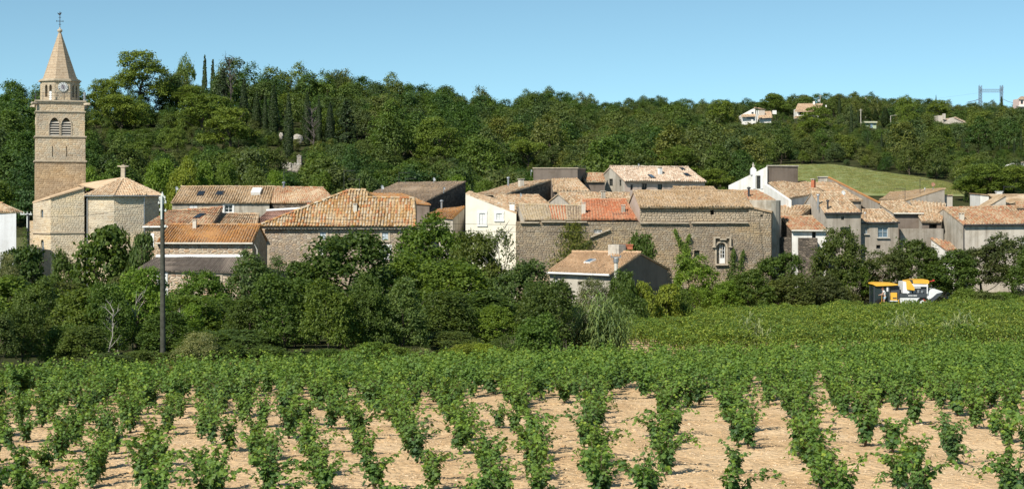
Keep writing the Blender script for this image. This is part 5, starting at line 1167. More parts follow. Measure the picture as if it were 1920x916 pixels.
T(NEAR[1], 888, 440, 122, 125, 'yellowish tree below the cream house', 'tree', (.085, .115, .028))
T(NEARL[2], 860, 500, 110, 190, 'broad green tree below the bright dense one', 'tree', MDG)
T(THIN, 912, 434, 123, 60, 'thin leafy tree in front of the lower cream house wall', 'tree', (.09, .13, .032))
T(THIN, 940, 428, 122, 76, 'sparse half bare tree in front of the cream house', 'tree', (.07, .10, .03))
T(NEARL[0], 975, 492, 108, 135, 'dark rounded tree left of the sandy roofed house', 'tree', BLG)
T(NEARL[0], 1010, 530, 102, 76, 'dark tree touching the left wall of the sandy roofed house', 'tree', DKG)
T(NEARL[1], 905, 545, 99, 170, 'dark green tree low in the middle of the belt', 'tree', DKG)
T(NEARL[0], 700, 560, 98, 190, 'shadowy tree low in front of the large spreading tree', 'tree', DKG)
T(NEARL[2], 560, 570, 97, 150, 'dark tree low beneath the hipped house', 'tree', (.05, .08, .024))
T(NEARL[0], 800, 570, 96, 150, 'dark tree low below the bright dense tree', 'tree', DKG)
for i, (px, py) in enumerate(((205, 575), (226, 600), (248, 545), (322, 590))):
    p = ray(px, py, 80 + i * 1.5); o = bpy.data.objects.new('dead_tree', DEAD[i % 3]); o.location = (p.x, p.y, g(p.x, p.y)); h = p.z - o.location.z; o.scale = (.42, .42, max(.4, h / 6.0)); o.rotation_euler[2] = i * 1.7
    link(o, None, ['bare bleached branching trunk standing in the scrub left of the utility pole', 'thin bare white trunk beside the bleached branching one', 'bare grey branches in front of the church garden', 'bare pale sapling immediately right of the utility pole'][i], 'dead tree')
o = bpy.data.objects.new('dead_tree', DEAD[1]); p = ray(948, 425, 121); o.location = (p.x, p.y, g(p.x, p.y)); o.scale = (1.1, 1.1, (p.z - o.location.z) / 6); link(o, None, 'bare dark branches in front of the cream house', 'dead tree')
# undergrowth along the far edge of the vineyard
n_ = 0
def bush(px, top, D, w_, label, color, proto=None): return tree(proto or BUSH[random.randrange(4)], px, top, D, w_, label, 'bush', color, name='bush', group='bushes along the far edge of the vineyard')
zone = lambda px: ('at the left edge' if px < 130 else 'left of the utility pole' if px < 300 else 'right of the utility pole' if px < 480 else 'below the hipped house' if px < 780 else 'below the cream house' if px < 960 else 'left of the tall reeds')
for row, (D0, top0, st) in enumerate(((90, 560, 92), (82, 592, 84), (72, 628, 60))):
    px = -40 + row * 17
    while px < 1060 - row * 10:
        Dl = D0 + random.uniform(-2, 2); 
        if Dl < edge1(px) + 3: Dl = float(edge1(px)) + 3 + random.uniform(0, 2)
        c = random.choice([DKG, MDG, (.075, .115, .03), GRY if row == 2 else DKG, BLG, (.07, .105, .028), BRG if row < 2 else YLG])
        kind = {DKG: 'dark green', GRY: 'grey green', YLG: 'yellow green', BRG: 'bright green', BLG: 'bluish green'}.get(c, 'mid green')
        bush(px + random.uniform(-10, 10), top0 + (random.choice([-62, -30, 4, 30]) if row < 2 else random.choice([-42, -18, 8, 24])) + random.uniform(-12, 12), Dl, random.uniform(85, 150) if row < 2 else random.uniform(70, 130), '%s bush %s, %s the thicket' % (kind, zone(px), ('deep in', 'midway in', 'at the foot of')[row]), jit(tuple(q * (.98, 1.04, 1.12)[row] for q in c)), OLIVE if c == GRY and row == 2 else (NEARL[random.randrange(3)] if row < 2 or random.random() < .5 else None))
        px += st * random.uniform(.75, 1.25)
# around the front house and below the rampart
bush(1113, 526, 110, 92, 'pale silvery olive bush in front of the sandy roofed house', (.125, .145, .075), OLIVE)
bush(1062, 562, 106, 62, 'dark bush at the wall of the sandy roofed house', BLG)
bush(1166, 512, 112, 66, 'dark dense bush before the shaded gable', DKG)
bush(1182, 548, 108, 62, 'dark low bush right of the silvery olive', DKG)
bush(1212, 532, 113, 54, 'yellow green big leaved bush below the shaded gable', YLG, FIG)
bush(1248, 536, 115, 62, 'yellow green sprawling bush at the gable corner', YLG, FIG)
bush(1275, 548, 117, 60, 'light green bush right of the shaded gable', (.09, .14, .03))
T(NEAR[2], 1300, 482, 137, 92, 'green tree below the small dark rampart window', 'tree', BRG)
T(BUSH[0], 1200, 442, 146.5, 74, 'round dark tree standing right behind the sandy roof', 'tree', DKG, base=1.0)
T(NEAR[0], 1400, 505, 138, 120, 'light green tree below the arched doorway', 'tree', (.08, .125, .028))
T(NEAR[1], 1360, 528, 136, 80, 'bright green low tree below the doorstep', 'tree', BRG)
T(NEAR[3], 1462, 474, 143, 110, 'dark green tree at the shaded right corner of the rampart', 'tree', DKG)
T(NEAR[2], 1478, 520, 140, 110, 'olive green tree in front of the rampart corner', 'tree', (.085, .11, .035))
T(NEAR[1], 1574, 432, 148, 108, 'tall green tree covering the grey house window', 'tree', (.07, .10, .028))
T(NEAR[0], 1545, 515, 143, 100, 'grey green tree left of the harvesting machine', 'tree', (.075, .095, .04))
T(NEAR[3], 1602, 500, 147, 80, 'dark tree behind the cab of the harvesting machine', 'tree', MDG)
T(BUSH[2], 1632, 518, 150, 50, 'rusty orange green bush just behind the yellow cab roof', 'bush', (.13, .09, .025), name='bush')
T(NEAR[2], 1660, 474, 151, 100, 'grey green tree below the tall annex window', 'tree', (.075, .10, .035))
T(NEAR[1], 1720, 452, 152, 120, 'broad green tree behind the harvesting machine', 'tree', (.065, .10, .026))
T(NEAR[0], 1790, 468, 150, 120, 'dark green tree right of the harvesting machine', 'tree', DKG)
T(NEAR[3], 1842, 458, 152, 110, 'grey green tree below the streaked pale walls', 'tree', (.07, .09, .036))
T(NEAR[2], 1900, 448, 152, 120, 'grey green tree at the right edge below the orange roof', 'tree', (.068, .092, .036))
T(NEAR[1], 1940, 470, 148, 110, 'dark tree at the right edge beside the far vineyard', 'tree', DKG)
T(NEAR[3], 1750, 515, 151, 90, 'shadowy tree immediately behind the grape hopper', 'tree', DKG)
for i, px in enumerate((1985, 2050, 2120, 2200)): T(NEAR[i], px, 455 + 8 * (i % 2), 151, 120, 'green tree beyond the right end of the far vineyard', 'tree', MDG)
for i, px in enumerate((1310, 1345, 1390, 1430, 1470, 1510, 1555, 1590, 1810, 1850, 1890, 1925)):
    tree(BUSH[i % 4], px, random.uniform(535, 552), 143 + random.uniform(0, 3), 62, ('olive green' if i % 2 else 'dark green') + ' bush along the far vineyard edge ' + ('left of the harvesting machine' if px < 1640 else 'right of the harvesting machine'), 'bush', jit((.08, .105, .034) if i % 2 else MDG), name='bush', group='bushes along the far vineyard edge')
for i, (px, top, w_, c) in enumerate(((175, 318, 70, BRG), (225, 338, 50, MDG), (300, 308, 80, BRG), (345, 300, 70, YLG), (385, 305, 66, BRG), (425, 312, 60, MDG), (480, 318, 70, (.09, .13, .035)), (520, 322, 60, BRG), (600, 330, 60, MDG), (690, 322, 70, BLG), (850, 330, 66, BRG), (905, 345, 50, MDG))):
    tree(NEARL[i % 3], px, top, 205 + (i % 3) * 4, w_, ['light green plane tree just behind the church roof', 'mid green tree between the apse roof and the hill', 'bright plane tree left above the long ochre roof', 'yellow green plane tree above the left end of the long ochre roof', 'bright plane tree above the skylights of the long ochre roof', 'darker tree above the third skylight', 'olive green tree above the end of the long ochre roof', 'bright tree behind the mottled orange roof flue', 'mid green tree above the mottled orange roof', 'bluish dark tree left of the grey brown roof', 'bright leafy tree right of the grey brown roof', 'mid green tree between grey brown roof and stone gable'][i], 'tree', c, group='trees just behind the village')
# reeds, dry stalks, ivy
def reeds(px, py, D, h, w_, label, me, color=(.17, .245, .105)):
    p = ray(px, py, D); o = bpy.data.objects.new('reed_clump', me); o.location = (p.x, D, g(p.x, D)); o.scale = (w_, w_, h); o.color = (*color, 1); o.rotation_euler[2] = random.uniform(0, 6)
    return link(o, None, label, 'reeds', 'clumps of giant reed')
reeds(1128, 600, 81, 1.2, 1.0, 'tallest dense clump of giant reed beside the bare soil patch', REED[0]); reeds(1098, 600, 82, 1.0, .95, 'giant reed clump left of the tallest clump', REED[1], (.18, .23, .09))
reeds(1154, 600, 81, .95, .75, 'giant reed clump at the right side of the tallest clump', REED[1])
reeds(1060, 620, 82, .7, .9, 'yellowing reed clump between dry stalks and tall reeds', REED[0], (.28, .26, .12))
for i, (px, D, h) in enumerate(((1418, 88, 1.2), (1395, 90, .8), (1690, 92, 1.15), (1665, 91, .95), (1725, 93, .9), (1800, 94, 1.15), (1770, 93, .9), (1830, 95, .8))):
    reeds(px, 640, D, h, 1.0, ['single tuft of grey green reed in the far vineyard', 'small reed tuft left of the single tuft', 'pale reed tuft in the middle of the right hand group', 'pale reed tuft left of the middle of the group', 'low reed tuft between the two taller right tufts', 'tall pale reed tuft farthest right but one', 'short pale reed tuft before the tall right one', 'last low reed tuft towards the right edge'][i], REEDS, (.24, .29, .17))
V, Q, tt = blades(np.random.default_rng(120), 420, 1.9, .75, .016, .7)
dm_ = np_mesh('dry_stalks', V, [Q], M_DRY)
for i, (px, D, s) in enumerate(((1012, 80, 1.0), (992, 79, .8), (1035, 82, .9), (972, 78, .55))):
    p = ray(px, 640, D); o = bpy.data.objects.new('dry_weed_clump', dm_); o.location = (p.x, D, g(p.x, D)); o.scale = (.8, .8, s); o.rotation_euler[2] = i * 1.3
    link(o, None, ['tallest bleached dry weed clump left of the reeds', 'bleached dry weed clump beside the tallest one on its left', 'bleached dry weeds touching the reeds', 'small dry weed clump farthest left of the reeds'][i], 'dry weeds', 'dry weeds by the reeds')
bush(1095, 655, 80.5, 40, 'big leaved light green sapling below the tall reeds', YLG, FIG); bush(880, 646, 76, 60, 'bright yellow green bramble at the vineyard edge', YLG)
def ivy(name, pts, n, spread, label, color, A=ra, B=rb_, leaf=.15, bulge=.25):
    """leaves spread over a wall along a photo polyline (px, py, half width px)"""
    rg = np.random.default_rng(len(label)); P = []; q = np.array(pts, float)
    for _ in range(n):
        t = rg.uniform(0, len(q) - 1.001); i = int(t); f = t - i; c = q[i] * (1 - f) + q[i + 1] * f
        s, z = hit(A, B, c[0] + rg.normal(0, .5) * c[2], c[1] + rg.normal(0, 2)); P.append(RP(s, z) + o_r * abs(rg.normal(0, bulge)))
    P = np.array([list(p) for p in P]); N = unit(np.array(list(o_r)) * .8 + rg.normal(size=P.shape) * .5 + np.array([0, 0, .3])); V, Q = leaves(P, N, rg.uniform(.6, 1.2, len(P)) * leaf, .8, rg=rg)
    mb = MB(); prev = None
    for c in q:
        s, z = hit(A, B, c[0], c[1]); p = RP(s, z) + o_r * .04
        if prev is not None: mb.bar(prev, p, .03)
        prev = p
    me = mesh_of(name, mb, V, Q, rg.uniform(0, 1, len(P)), [M_BARK, M_LEAF]); ob = bpy.data.objects.new(name, me); ob.color = (*color, 1); return link(ob, None, label, 'ivy')
o_r = Vector((e.y, -e.x, 0)) if abs(e.z) < .01 else Vector((0, -1, 0))
ivy('ivy', [(1075, 418, 14), (1075, 440, 26), (1078, 460, 30), (1070, 485, 34), (1065, 500, 40)], 2600, 1, 'yellow green creeper hanging down the left part of the rampart', (.115, .135, .028))
ivy('ivy', [(1110, 452, 10), (1085, 466, 14), (1060, 480, 16)], 500, 1, 'strip of creeper under the sloping ledge', (.075, .1, .03))
ivy('ivy', [(1264, 430, 2), (1272, 450, 5), (1284, 470, 9), (1287, 500, 14), (1290, 520, 16)], 900, 1, 'ivy stem climbing left of the small dark rampart window', MDG)
ivy('ivy', [(1292, 440, 3), (1287, 460, 7), (1285, 480, 8)], 360, 1, 'second ivy stem beside the small dark rampart window', MDG)
ivy('ivy', [(1375, 466, 2), (1374, 480, 5), (1373, 500, 9), (1368, 520, 12)], 600, 1, 'ivy stem immediately right of the arched doorway', DKG)
ivy('ivy', [(1393, 470, 2), (1391, 485, 5), (1386, 505, 7)], 380, 1, 'ivy stem a little farther right of the arched doorway', DKG)

# ================================================================ hill woods
SPECIAL = []
def place(me, W, Hh, px, top, D, wpx, label, cat, name, group=None, hpx=None):
    p = ray(px, top, D); s = F / D; z0 = g(p.x, D)
    if hpx: h = hpx / s; z0 = max(z0 - 3, p.z - h); h = p.z - z0
    else: h = max(1.5, p.z - z0)
    SPECIAL.append((px, top, HY - F * (g(p.x, D) - ZC) / D, wpx, D))
    o = bpy.data.objects.new(name, me); o.location = (p.x, D, z0); k = wpx / s / (2 * W); o.scale = (k, k, h / Hh); o.rotation_euler[2] = random.uniform(0, 6.28); return link(o, None, label, cat, group)
GP = 'pines on the wooded hill'
for px, top, bot, w_, lab, k in ((262, 98, 215, 120, 'huge round topped pine on the skyline right of the bell tower', 0), (228, 180, 262, 110, 'yellow green pine below the huge skyline pine', 1), (388, 178, 262, 120, 'wide pine left of the cypress row', 2),
        (432, 203, 300, 108, 'bright rounded pine in front of the cypress row', 0), (332, 240, 300, 40, 'small upright pine low between two larger pines', 1), (350, 118, 200, 60, 'pine right of the huge skyline pine', 1), (195, 150, 230, 70, 'pine between bell tower and the huge skyline pine', 2),
        (355, 160, 220, 70, 'small flat pine beneath the pointed skyline cypress', 2), (820, 222, 330, 95, 'tall light green pine above the grey brown roof', 0), (1272, 276, 345, 86, 'bright bushy pine behind the pale pink roof', 1), (1340, 318, 372, 80, 'bright green pine right of the pale pink roof', 2),
        (1850, 308, 400, 110, 'large bright pine behind the orange roofed house', 0), (1905, 312, 400, 90, 'bright pine at the right edge above the village', 1), (1815, 335, 392, 60, 'lower pine left of the large bright one', 2), (1530, 200, 262, 66, 'wide pine in front of the two storey villa', 1), (1350, 188, 250, 55, 'rounded pine left of the white villa', 2),
        (1760, 188, 232, 48, 'round dark topped pine beside the low villa', 0), (1700, 182, 262, 44, 'tall pine in the middle of the right hill', 1), (1448, 176, 222, 58, 'broad crowned pine behind the white villa', 2), (945, 160, 330, 10, '', -1)):
    if k < 0: continue
    D = solve_D(px, bot); me, W, Hh = PINES[k]; place(me, W, Hh, px, top, D, w_, lab, 'pine tree', 'pine_tree', GP)
place(*UMB, 990, 264, solve_D(990, 335), 70, 'umbrella pine with bare pale limbs above the parapet wall', 'pine tree', 'pine_tree', GP)
GC = 'cypresses on the wooded hill'
for i, (px, top, bot, w_, lab) in enumerate(((384, 104, 172, 25, 'tallest pointed cypress on the left skyline'), (399, 112, 172, 26, 'cypress right beside the tallest skyline cypress'), (457, 148, 240, 22, 'broad cypress standing above the row'), (481, 170, 250, 22, 'first cypress of the row from the left'), (497, 178, 255, 15, 'slim cypress second in the row'),
        (513, 160, 270, 28, 'tallest and broadest cypress in the row'), (541, 176, 300, 25, 'cypress in front of the pale rock'), (576, 172, 275, 23, 'cypress right of the pale rock'), (598, 180, 275, 15, 'slim cypress right of the bare grey tree'), (619, 192, 278, 24, 'last cypress on the right of the row'),
        (1596, 195, 262, 9, 'slim cypress left of the green hut'), (1609, 205, 244, 8, 'dark cypress beside the green hut'), (1660, 200, 240, 22, 'dark cypress clump right of the green hut'), (1642, 205, 228, 16, 'dark cypress behind the green hut'), (1574, 178, 220, 10, 'dark pointed cypress on the right skyline'), (1755, 178, 222, 5, 'thin cypress on the skyline left of the pylon'),
        (1627, 248, 282, 6, 'young cypress below the green hut'), (1653, 248, 284, 6, 'second young cypress below the green hut'), (1804, 252, 290, 7, 'young cypress below the low villa'), (1808, 258, 292, 5, 'thin young cypress beside the young one below the low villa'), (1876, 262, 300, 7, 'slim cypress above the right pines'), (1902, 262, 305, 9, 'slim cypress near the right edge'), (1915, 240, 300, 8, 'cypress at the right edge'), (1865, 255, 285, 5, 'thin cypress in the right scrub'))):
    D = solve_D(px, bot); place(*CYPS[i % 3], px, top, D, w_, lab, 'cypress', 'cypress', GC)
for px, top, bot, w_, lab in ((650, 185, 290, 72, 'broad dark conifer right of the cypress row'), (418, 125, 215, 46, 'dark fir beside the skyline cypresses'), (1878, 178, 216, 20, 'dark fir at the foot of the pylon'), (1720, 205, 250, 34, 'dark conifer left of the low villa')):
    place(*CONIF, px, top, solve_D(px, bot), w_, lab, 'conifer', 'conifer')
for px, top, bot, lab in ((433, 112, 215, 'bare grey dead pine against the hill right of the skyline cypresses'), (588, 205, 290, 'bare grey dead tree between two cypresses')):
    D = solve_D(px, bot); p = ray(px, top, D); z0 = g(p.x, D); ob = bpy.data.objects.new('dead_tree', DEADGREY); ob.location = (p.x, D, z0); ob.scale = (1, 1, (p.z - z0) / 8); link(ob, None, lab, 'dead tree')
# scattered woodland: the 280 that show largest are trees of their own, the rest one wood
def excluded(px, D, X):
    py = HY - F * (g(X, D) - ZC) / D
    if 1440 < px < 1800 and D < mfar(px) + 2: return True
    tp = HY - F * (G(X, D) + 9.5 - ZC) / D; hw = 3.4 * F / D
    hit_ = False
    for (sx, st, sb, sw, sD) in SPECIAL:
        fs_ = .5 if st < 115 and sw < 30 else .14 if sw < 30 else .28
        if D < sD + 4 and abs(px - sx) < sw * .5 + hw * .75 and tp < sb - fs_ * (sb - st) and D > sD - 110:
            k_ = (HY - F * (G(X, D) - ZC) / D - (sb - fs_ * (sb - st))) / (F / D); hit_ = min(hit_ or 99.0, max(1.6, float(k_)))
    for (x0, x1, yb, yt, vd_) in ((1386, 1460, 233, 200, 505), (1486, 1558, 234, 190, 545), (1616, 1650, 245, 225, 470), (1755, 1815, 234, 210, 500), (1902, 1935, 203, 180, 640), (528, 572, 318, 285, 300), (545, 566, 270, 248, 300)):
        if x0 - hw * .6 < px < x1 + hw * .6 and D < vd_ + 10:
            if D > vd_ - 7: return True
            if tp < yb - 3:
                k_ = (HY - F * (G(X, D) - ZC) / D - (yb - 3)) / (F / D)
                if k_ < 1.3: return True
                hit_ = min(hit_ or 99.0, float(k_))
    return hit_
rg = np.random.default_rng(33); cand = []
D = 216.0
while D < 730:
    step = 4.6 + D * .0042; px = -340.0 + rg.uniform(0, 20)
    while px < 2420:
        X = (px - 960) / F * D; dr = float(np.interp(px, _px, _dr))
        if D < dr + 14:
            xx = X + rg.normal(0, 1.2); dd = D + rg.normal(0, 1.6)
            ex = excluded(960 + F * xx / dd, dd, xx)
            if ex is not True:
                qx = 960 + F * xx / dd; k_ = int(rg.integers(0, 5)); sc_ = rg.uniform(.62, 1.25) * (.84 if dd > 420 else 1.0); hh_ = rg.uniform(.85, 1.15)
                if 1470 < qx < 1800 and dd < mfar(qx) + 14: k_ = int(rg.choice([0, 2, 4])); sc_ = rg.uniform(.6, 1.0)
                if rg.uniform() < np.interp(qx, [700, 1150, 1500], [.12, .6, .75]): k_ += 5
                if ex: sc_ = min(sc_, ex / (OAKS[k_ % 5][2] * 1.12 * hh_))
                cand.append((xx, dd, sc_, rg.uniform(0, 6.28), k_, hh_))
        px += step * F / D * rg.uniform(.75, 1.35)
    D += step * 1.05
big_ = sorted(cand, key=lambda c: -c[2] / c[1] * (1 if 0 < 960 + F * c[0] / c[1] < 1920 else .2))[:280]; bs = set(map(id, big_)); rest = [c for c in cand if id(c) not in bs]
def hz_(px): return ('behind the church and bell tower' if px < 330 else 'above the long ochre roof' if px < 640 else 'above the hipped house' if px < 900 else 'above the cream house and parapet' if px < 1120 else 'behind the pale pink roof' if px < 1380 else 'beside the dry meadow' if px < 1700 else 'behind the houses at the right edge')
for (x, y, s, rz, k, hs_) in big_:
    me, W, Hh = OAKS[k]; ob = bpy.data.objects.new('oak_tree', me); ob.location = (x, y, g(x, y) - .2); ob.scale = (s, s, s * hs_); ob.rotation_euler[2] = rz
    link(ob, None, ('pale olive ' if k > 4 else 'deep green ') + ('low bushy' if k % 5 % 2 == 0 else 'round crowned') + ' oak in the wood ' + hz_(960 + F * x / y), 'oak tree', 'oaks on the wooded hill')

HID = bpy.data.collections.new('plant_models')
def gn_scatter(name, pts, protos, kind='stuff'):
    """points with (x, y, z, scale, turn, model index) -> instances of the models"""
    col = bpy.data.collections.new(name + '_models'); obs = []
    for i, me in enumerate(protos): ob = bpy.data.objects.new('%s_model_%02d' % (name, i), me); col.objects.link(ob)
    A = np.array(pts, float); me = bpy.data.meshes.new(name); me.vertices.add(len(A)); me.vertices.foreach_set('co', A[:, :3].astype(np.float32).ravel())
    for nm, typ, vals in (('size', 'FLOAT', A[:, 3].astype(np.float32)), ('turn', 'FLOAT', A[:, 4].astype(np.float32)), ('model', 'INT', A[:, 5].astype(np.int32))):
        a = me.attributes.new(nm, typ, 'POINT'); a.data.foreach_set('value', vals)
    ob = bpy.data.objects.new(name, me); link(ob, kind=kind)
    ng = bpy.data.node_groups.new(name, 'GeometryNodeTree'); ng.interface.new_socket('Geometry', in_out='INPUT', socket_type='NodeSocketGeometry'); ng.interface.new_socket('Geometry', in_out='OUTPUT', socket_type='NodeSocketGeometry')
    N = ng.nodes; gi = N.new('NodeGroupInput'); go = N.new('NodeGroupOutput'); ci = N.new('GeometryNodeCollectionInfo'); ci.inputs['Collection'].default_value = col; ci.inputs['Separate Children'].default_value = True; ci.inputs['Reset Children'].default_value = True
    ip = N.new('GeometryNodeInstanceOnPoints'); ip.inputs['Pick Instance'].default_value = True
    def attr(nm, t): x = N.new('GeometryNodeInputNamedAttribute'); x.data_type = t; x.inputs['Name'].default_value = nm; return [o for o in x.outputs if o.enabled][0]
    cx = N.new('ShaderNodeCombineXYZ'); ng.links.new(attr('turn', 'FLOAT'), cx.inputs[2])
    L = ng.links.new; L(gi.outputs[0], ip.inputs['Points']); L(ci.outputs[0], ip.inputs['Instance']); L(attr('model', 'INT'), ip.inputs['Instance Index']); L(cx.outputs[0], ip.inputs['Rotation']); L(attr('size', 'FLOAT'), ip.inputs['Scale']); L(ip.outputs[0], go.inputs[0])
    md = ob.modifiers.new('scatter', 'NODES'); md.node_group = ng; return ob
wood = gn_scatter('woodland', [(x, y, g(x, y) - .2, s, rz, k) for (x, y, s, rz, k, h) in rest], [o[0] for o in OAKS])
sh = []
while len(sh) < 2600:
    px = rg.uniform(60, 1920); D = rg.uniform(214, 420) if rg.uniform() < .7 else rg.uniform(420, 640); x = (px - 960) / F * D
    if 1436 < px < 1805 and D < mfar(px) + 1: continue
    if (1386 < px < 1460 or 1486 < px < 1558 or 1616 < px < 1650 or 1755 < px < 1815) and 465 < D < 552: continue
    sh.append((x, D, g(x, D) - .15, rg.uniform(.22, .42), rg.uniform(0, 6.28), int(rg.choice([0, 2, 4, 5, 7, 9]))))
gn_scatter('hillside_undergrowth', sh, [o[0] for o in OAKS])
wood['label'] = 'dense mixed oak wood covering the hillside behind the village'; wood['category'] = 'woodland'

# ================================================================ vines
def leaf5(P, Nn, Dn, size, rg):
    """lobed vine leaves: one centre and ten rim points each; Dn is where the tip points"""
    n = len(P); t = unit(Dn - Nn * np.sum(Dn * Nn, 1, keepdims=True)); b = np.cross(Nn, t); a = np.radians([0, 28, 52, 85, 110, 150, 210, 250, 275, 308, 332]); r = np.array([1.0, .62, .92, .55, .8, .55, .55, .8, .55, .92, .62]) * .5
    s = np.asarray(size)[:, None]; V = [P]
    for ai, ri in zip(a, r): V.append(P + (t * math.cos(ai) + b * math.sin(ai)) * ri * s * 1.1 - Nn * s * (.10 * abs(math.sin(ai)) + rg.normal(0, .03, (n, 1))))
    V = np.stack(V, 1); m = len(a); base = (np.arange(n) * (m + 1))[:, None]
    tri = [base + np.array([[0, 1 + j, 1 + (j + 1) % m]]) for j in range(m)]
    return V.reshape(-1, 3), np.concatenate(tri), m
def vine(rg, nc=7, step=.042, H0=.95):
    mb = MB(); hd = Vector((rg.normal(0, .03), rg.normal(0, .03), .17)); mb.tube([(0, 0, -.08), hd * .5 + Vector((.02, .01, 0)), hd], [.045, .035, .045], 6); LP, LN, LD, LT, LS = [], [], [], [], []
    for c in range(nc):
        a = 6.28 * c / nc + rg.normal(0, .35); L = rg.uniform(.55, 1.15) * (1.6 if c < 2 and rg.uniform() < .75 else 1); out_ = rg.uniform(.05, .30) * (2.6 if L > 1.2 else 1); p = np.array(hd); d = unit(np.array([math.cos(a) * out_, math.sin(a) * out_, .85])); pts = [p]; n = int(L / step); prevp = p
        for i in range(n):
            t = i / n; d = unit(d + np.array([math.cos(a) * .012, math.sin(a) * .012, -.035 - .12 * (t > .6) * (L > 1.15)]) + rg.normal(0, .05, 3)); p = p + d * step
            if p[2] < .12: break
            pts.append(p)
            for q in range(2 if rg.uniform() < .45 else 1):
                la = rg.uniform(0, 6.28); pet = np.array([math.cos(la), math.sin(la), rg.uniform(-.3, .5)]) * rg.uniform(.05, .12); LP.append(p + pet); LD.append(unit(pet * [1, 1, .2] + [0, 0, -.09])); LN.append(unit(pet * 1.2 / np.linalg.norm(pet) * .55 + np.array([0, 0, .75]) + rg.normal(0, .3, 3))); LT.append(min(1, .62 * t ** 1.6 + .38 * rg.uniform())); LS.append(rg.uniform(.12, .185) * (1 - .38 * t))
        k = max(1, len(pts) // 5); sp = [Vector(x) for x in pts[::k]]
        if len(sp) > 1: mb.tube(sp, list(np.linspace(.012, .005, len(sp))), 4)
    for i in range(70):                    # the skirt of old leaves low on the plant
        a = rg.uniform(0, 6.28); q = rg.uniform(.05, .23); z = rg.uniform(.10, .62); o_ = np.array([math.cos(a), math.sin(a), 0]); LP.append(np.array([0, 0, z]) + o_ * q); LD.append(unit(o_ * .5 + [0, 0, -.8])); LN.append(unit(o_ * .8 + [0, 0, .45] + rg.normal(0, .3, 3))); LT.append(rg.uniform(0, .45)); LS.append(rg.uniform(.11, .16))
    LP, LN, LD = map(np.array, (LP, LN, LD)); LS = np.array(LS); LT = np.array(LT)
    return mb, LP, LN, LD, LS, LT
VINES = []
for k in range(9):
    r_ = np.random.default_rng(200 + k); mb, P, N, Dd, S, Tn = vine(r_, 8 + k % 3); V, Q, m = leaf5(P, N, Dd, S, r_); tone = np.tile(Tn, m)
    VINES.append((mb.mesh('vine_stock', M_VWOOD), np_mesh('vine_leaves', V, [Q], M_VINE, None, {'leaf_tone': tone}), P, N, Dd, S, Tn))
VFULL = [mesh_of('vine', MB(), *(lambda V, Q, m, T_: (V, Q, np.tile(T_, m)))(*leaf5(P, N, Dd, S, rng), Tn), [M_VINE, M_VINE]) for (a, b, P, N, Dd, S, Tn) in VINES[:6]]
vs = []; px0 = -560.0; i = 0
while px0 < 2800:                            # rows that fan out from the camera side of the field
    m_ = float(np.interp(px0, [500, 760, 1240, 1500], [-.198, -.15, .105, .15])); X0 = (px0 - 960) / F * 34; y = 24.6 + rg.uniform(0, 1.4)
    while y < 53:
        x = X0 + m_ * (y - 34) + rg.normal(0, .17); px = 960 + F * x / y; gap = .12 + (.14 if px > 1150 and y < 44 else 0) + (.16 if px < 900 and y < 42 else 0)
        if -420 < px < 2700 and rg.uniform() > gap: vs.append((x, y, px))
        y += rg.uniform(1.15, 2.2)
    px0 += float(np.interp(px0, [600, 1250], [95, 134])) * rg.uniform(.94, 1.06); i += 1
for i in range(-80, 90):
    for j in range(0, 60):
        x = -8 + i * 1.12 + j * .3 + rg.normal(0, .14); y = 47.0 + j * 1.5 + rg.normal(0, .2); px = 960 + F * x / y
        if y > edge1(px) - .3 or px < -420 or px > 2700: continue
        if y < 53 and rg.uniform() < (53 - y) / 6.5: continue
        vs.append((x, y, px))
vs.sort(key=lambda v: v[1] + (100 if not -30 < v[2] < 1950 else 0)); near_v, far_v = vs[:296], vs[296:]
def vzone(px, y): return '%s row of the vineyard, %s' % ('front' if y < 33 else 'second' if y < 37 else 'middle' if y < 42 else 'back', 'far left' if px < 250 else 'left part' if px < 640 else 'centre' if px < 1280 else 'right part' if px < 1680 else 'far right')
lm_cache = {}
V, Q, m = leaf5(np.zeros((1, 3)), np.array([[0, 0, 1.0]]), np.array([[1.0, 0, 0]]), np.array([1.0]), np.random.default_rng(3)); LEAF1 = [np_mesh('vine_leaf', V, [Q], M_VINE, None, {'leaf_tone': np.full(m, t)}) for t in (.15, .4, .65, .9)]
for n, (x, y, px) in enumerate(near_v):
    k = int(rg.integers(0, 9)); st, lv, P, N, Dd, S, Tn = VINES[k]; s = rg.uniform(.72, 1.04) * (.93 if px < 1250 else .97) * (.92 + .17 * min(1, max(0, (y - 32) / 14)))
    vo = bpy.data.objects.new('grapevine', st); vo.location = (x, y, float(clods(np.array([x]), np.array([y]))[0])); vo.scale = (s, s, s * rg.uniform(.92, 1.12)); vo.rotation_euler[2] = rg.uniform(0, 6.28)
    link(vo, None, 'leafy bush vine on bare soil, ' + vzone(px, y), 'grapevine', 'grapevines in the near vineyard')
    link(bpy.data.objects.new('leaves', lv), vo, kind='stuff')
    if y < 33 and -20 < px < 1940 and n < 60:
        idx = rg.choice(len(P), 16, replace=False)
        for i in idx:                      # the big leaves that can be picked apart
            f = unit(Dd[i] - N[i] * np.dot(Dd[i], N[i])); b = np.cross(N[i], f); lo = bpy.data.objects.new('leaf', LEAF1[int(rg.integers(0, 4))]); d2 = unit(P[i] * [1, 1, 0] + 1e-6)
            M4 = Matrix(((f[0], b[0], N[i][0], P[i][0] + d2[0] * .07), (f[1], b[1], N[i][1], P[i][1] + d2[1] * .07), (f[2], b[2], N[i][2], P[i][2] + .03), (0, 0, 0, 1)))
            link(lo, vo); lo.matrix_local = M4 @ Matrix.Scale(.16, 4)
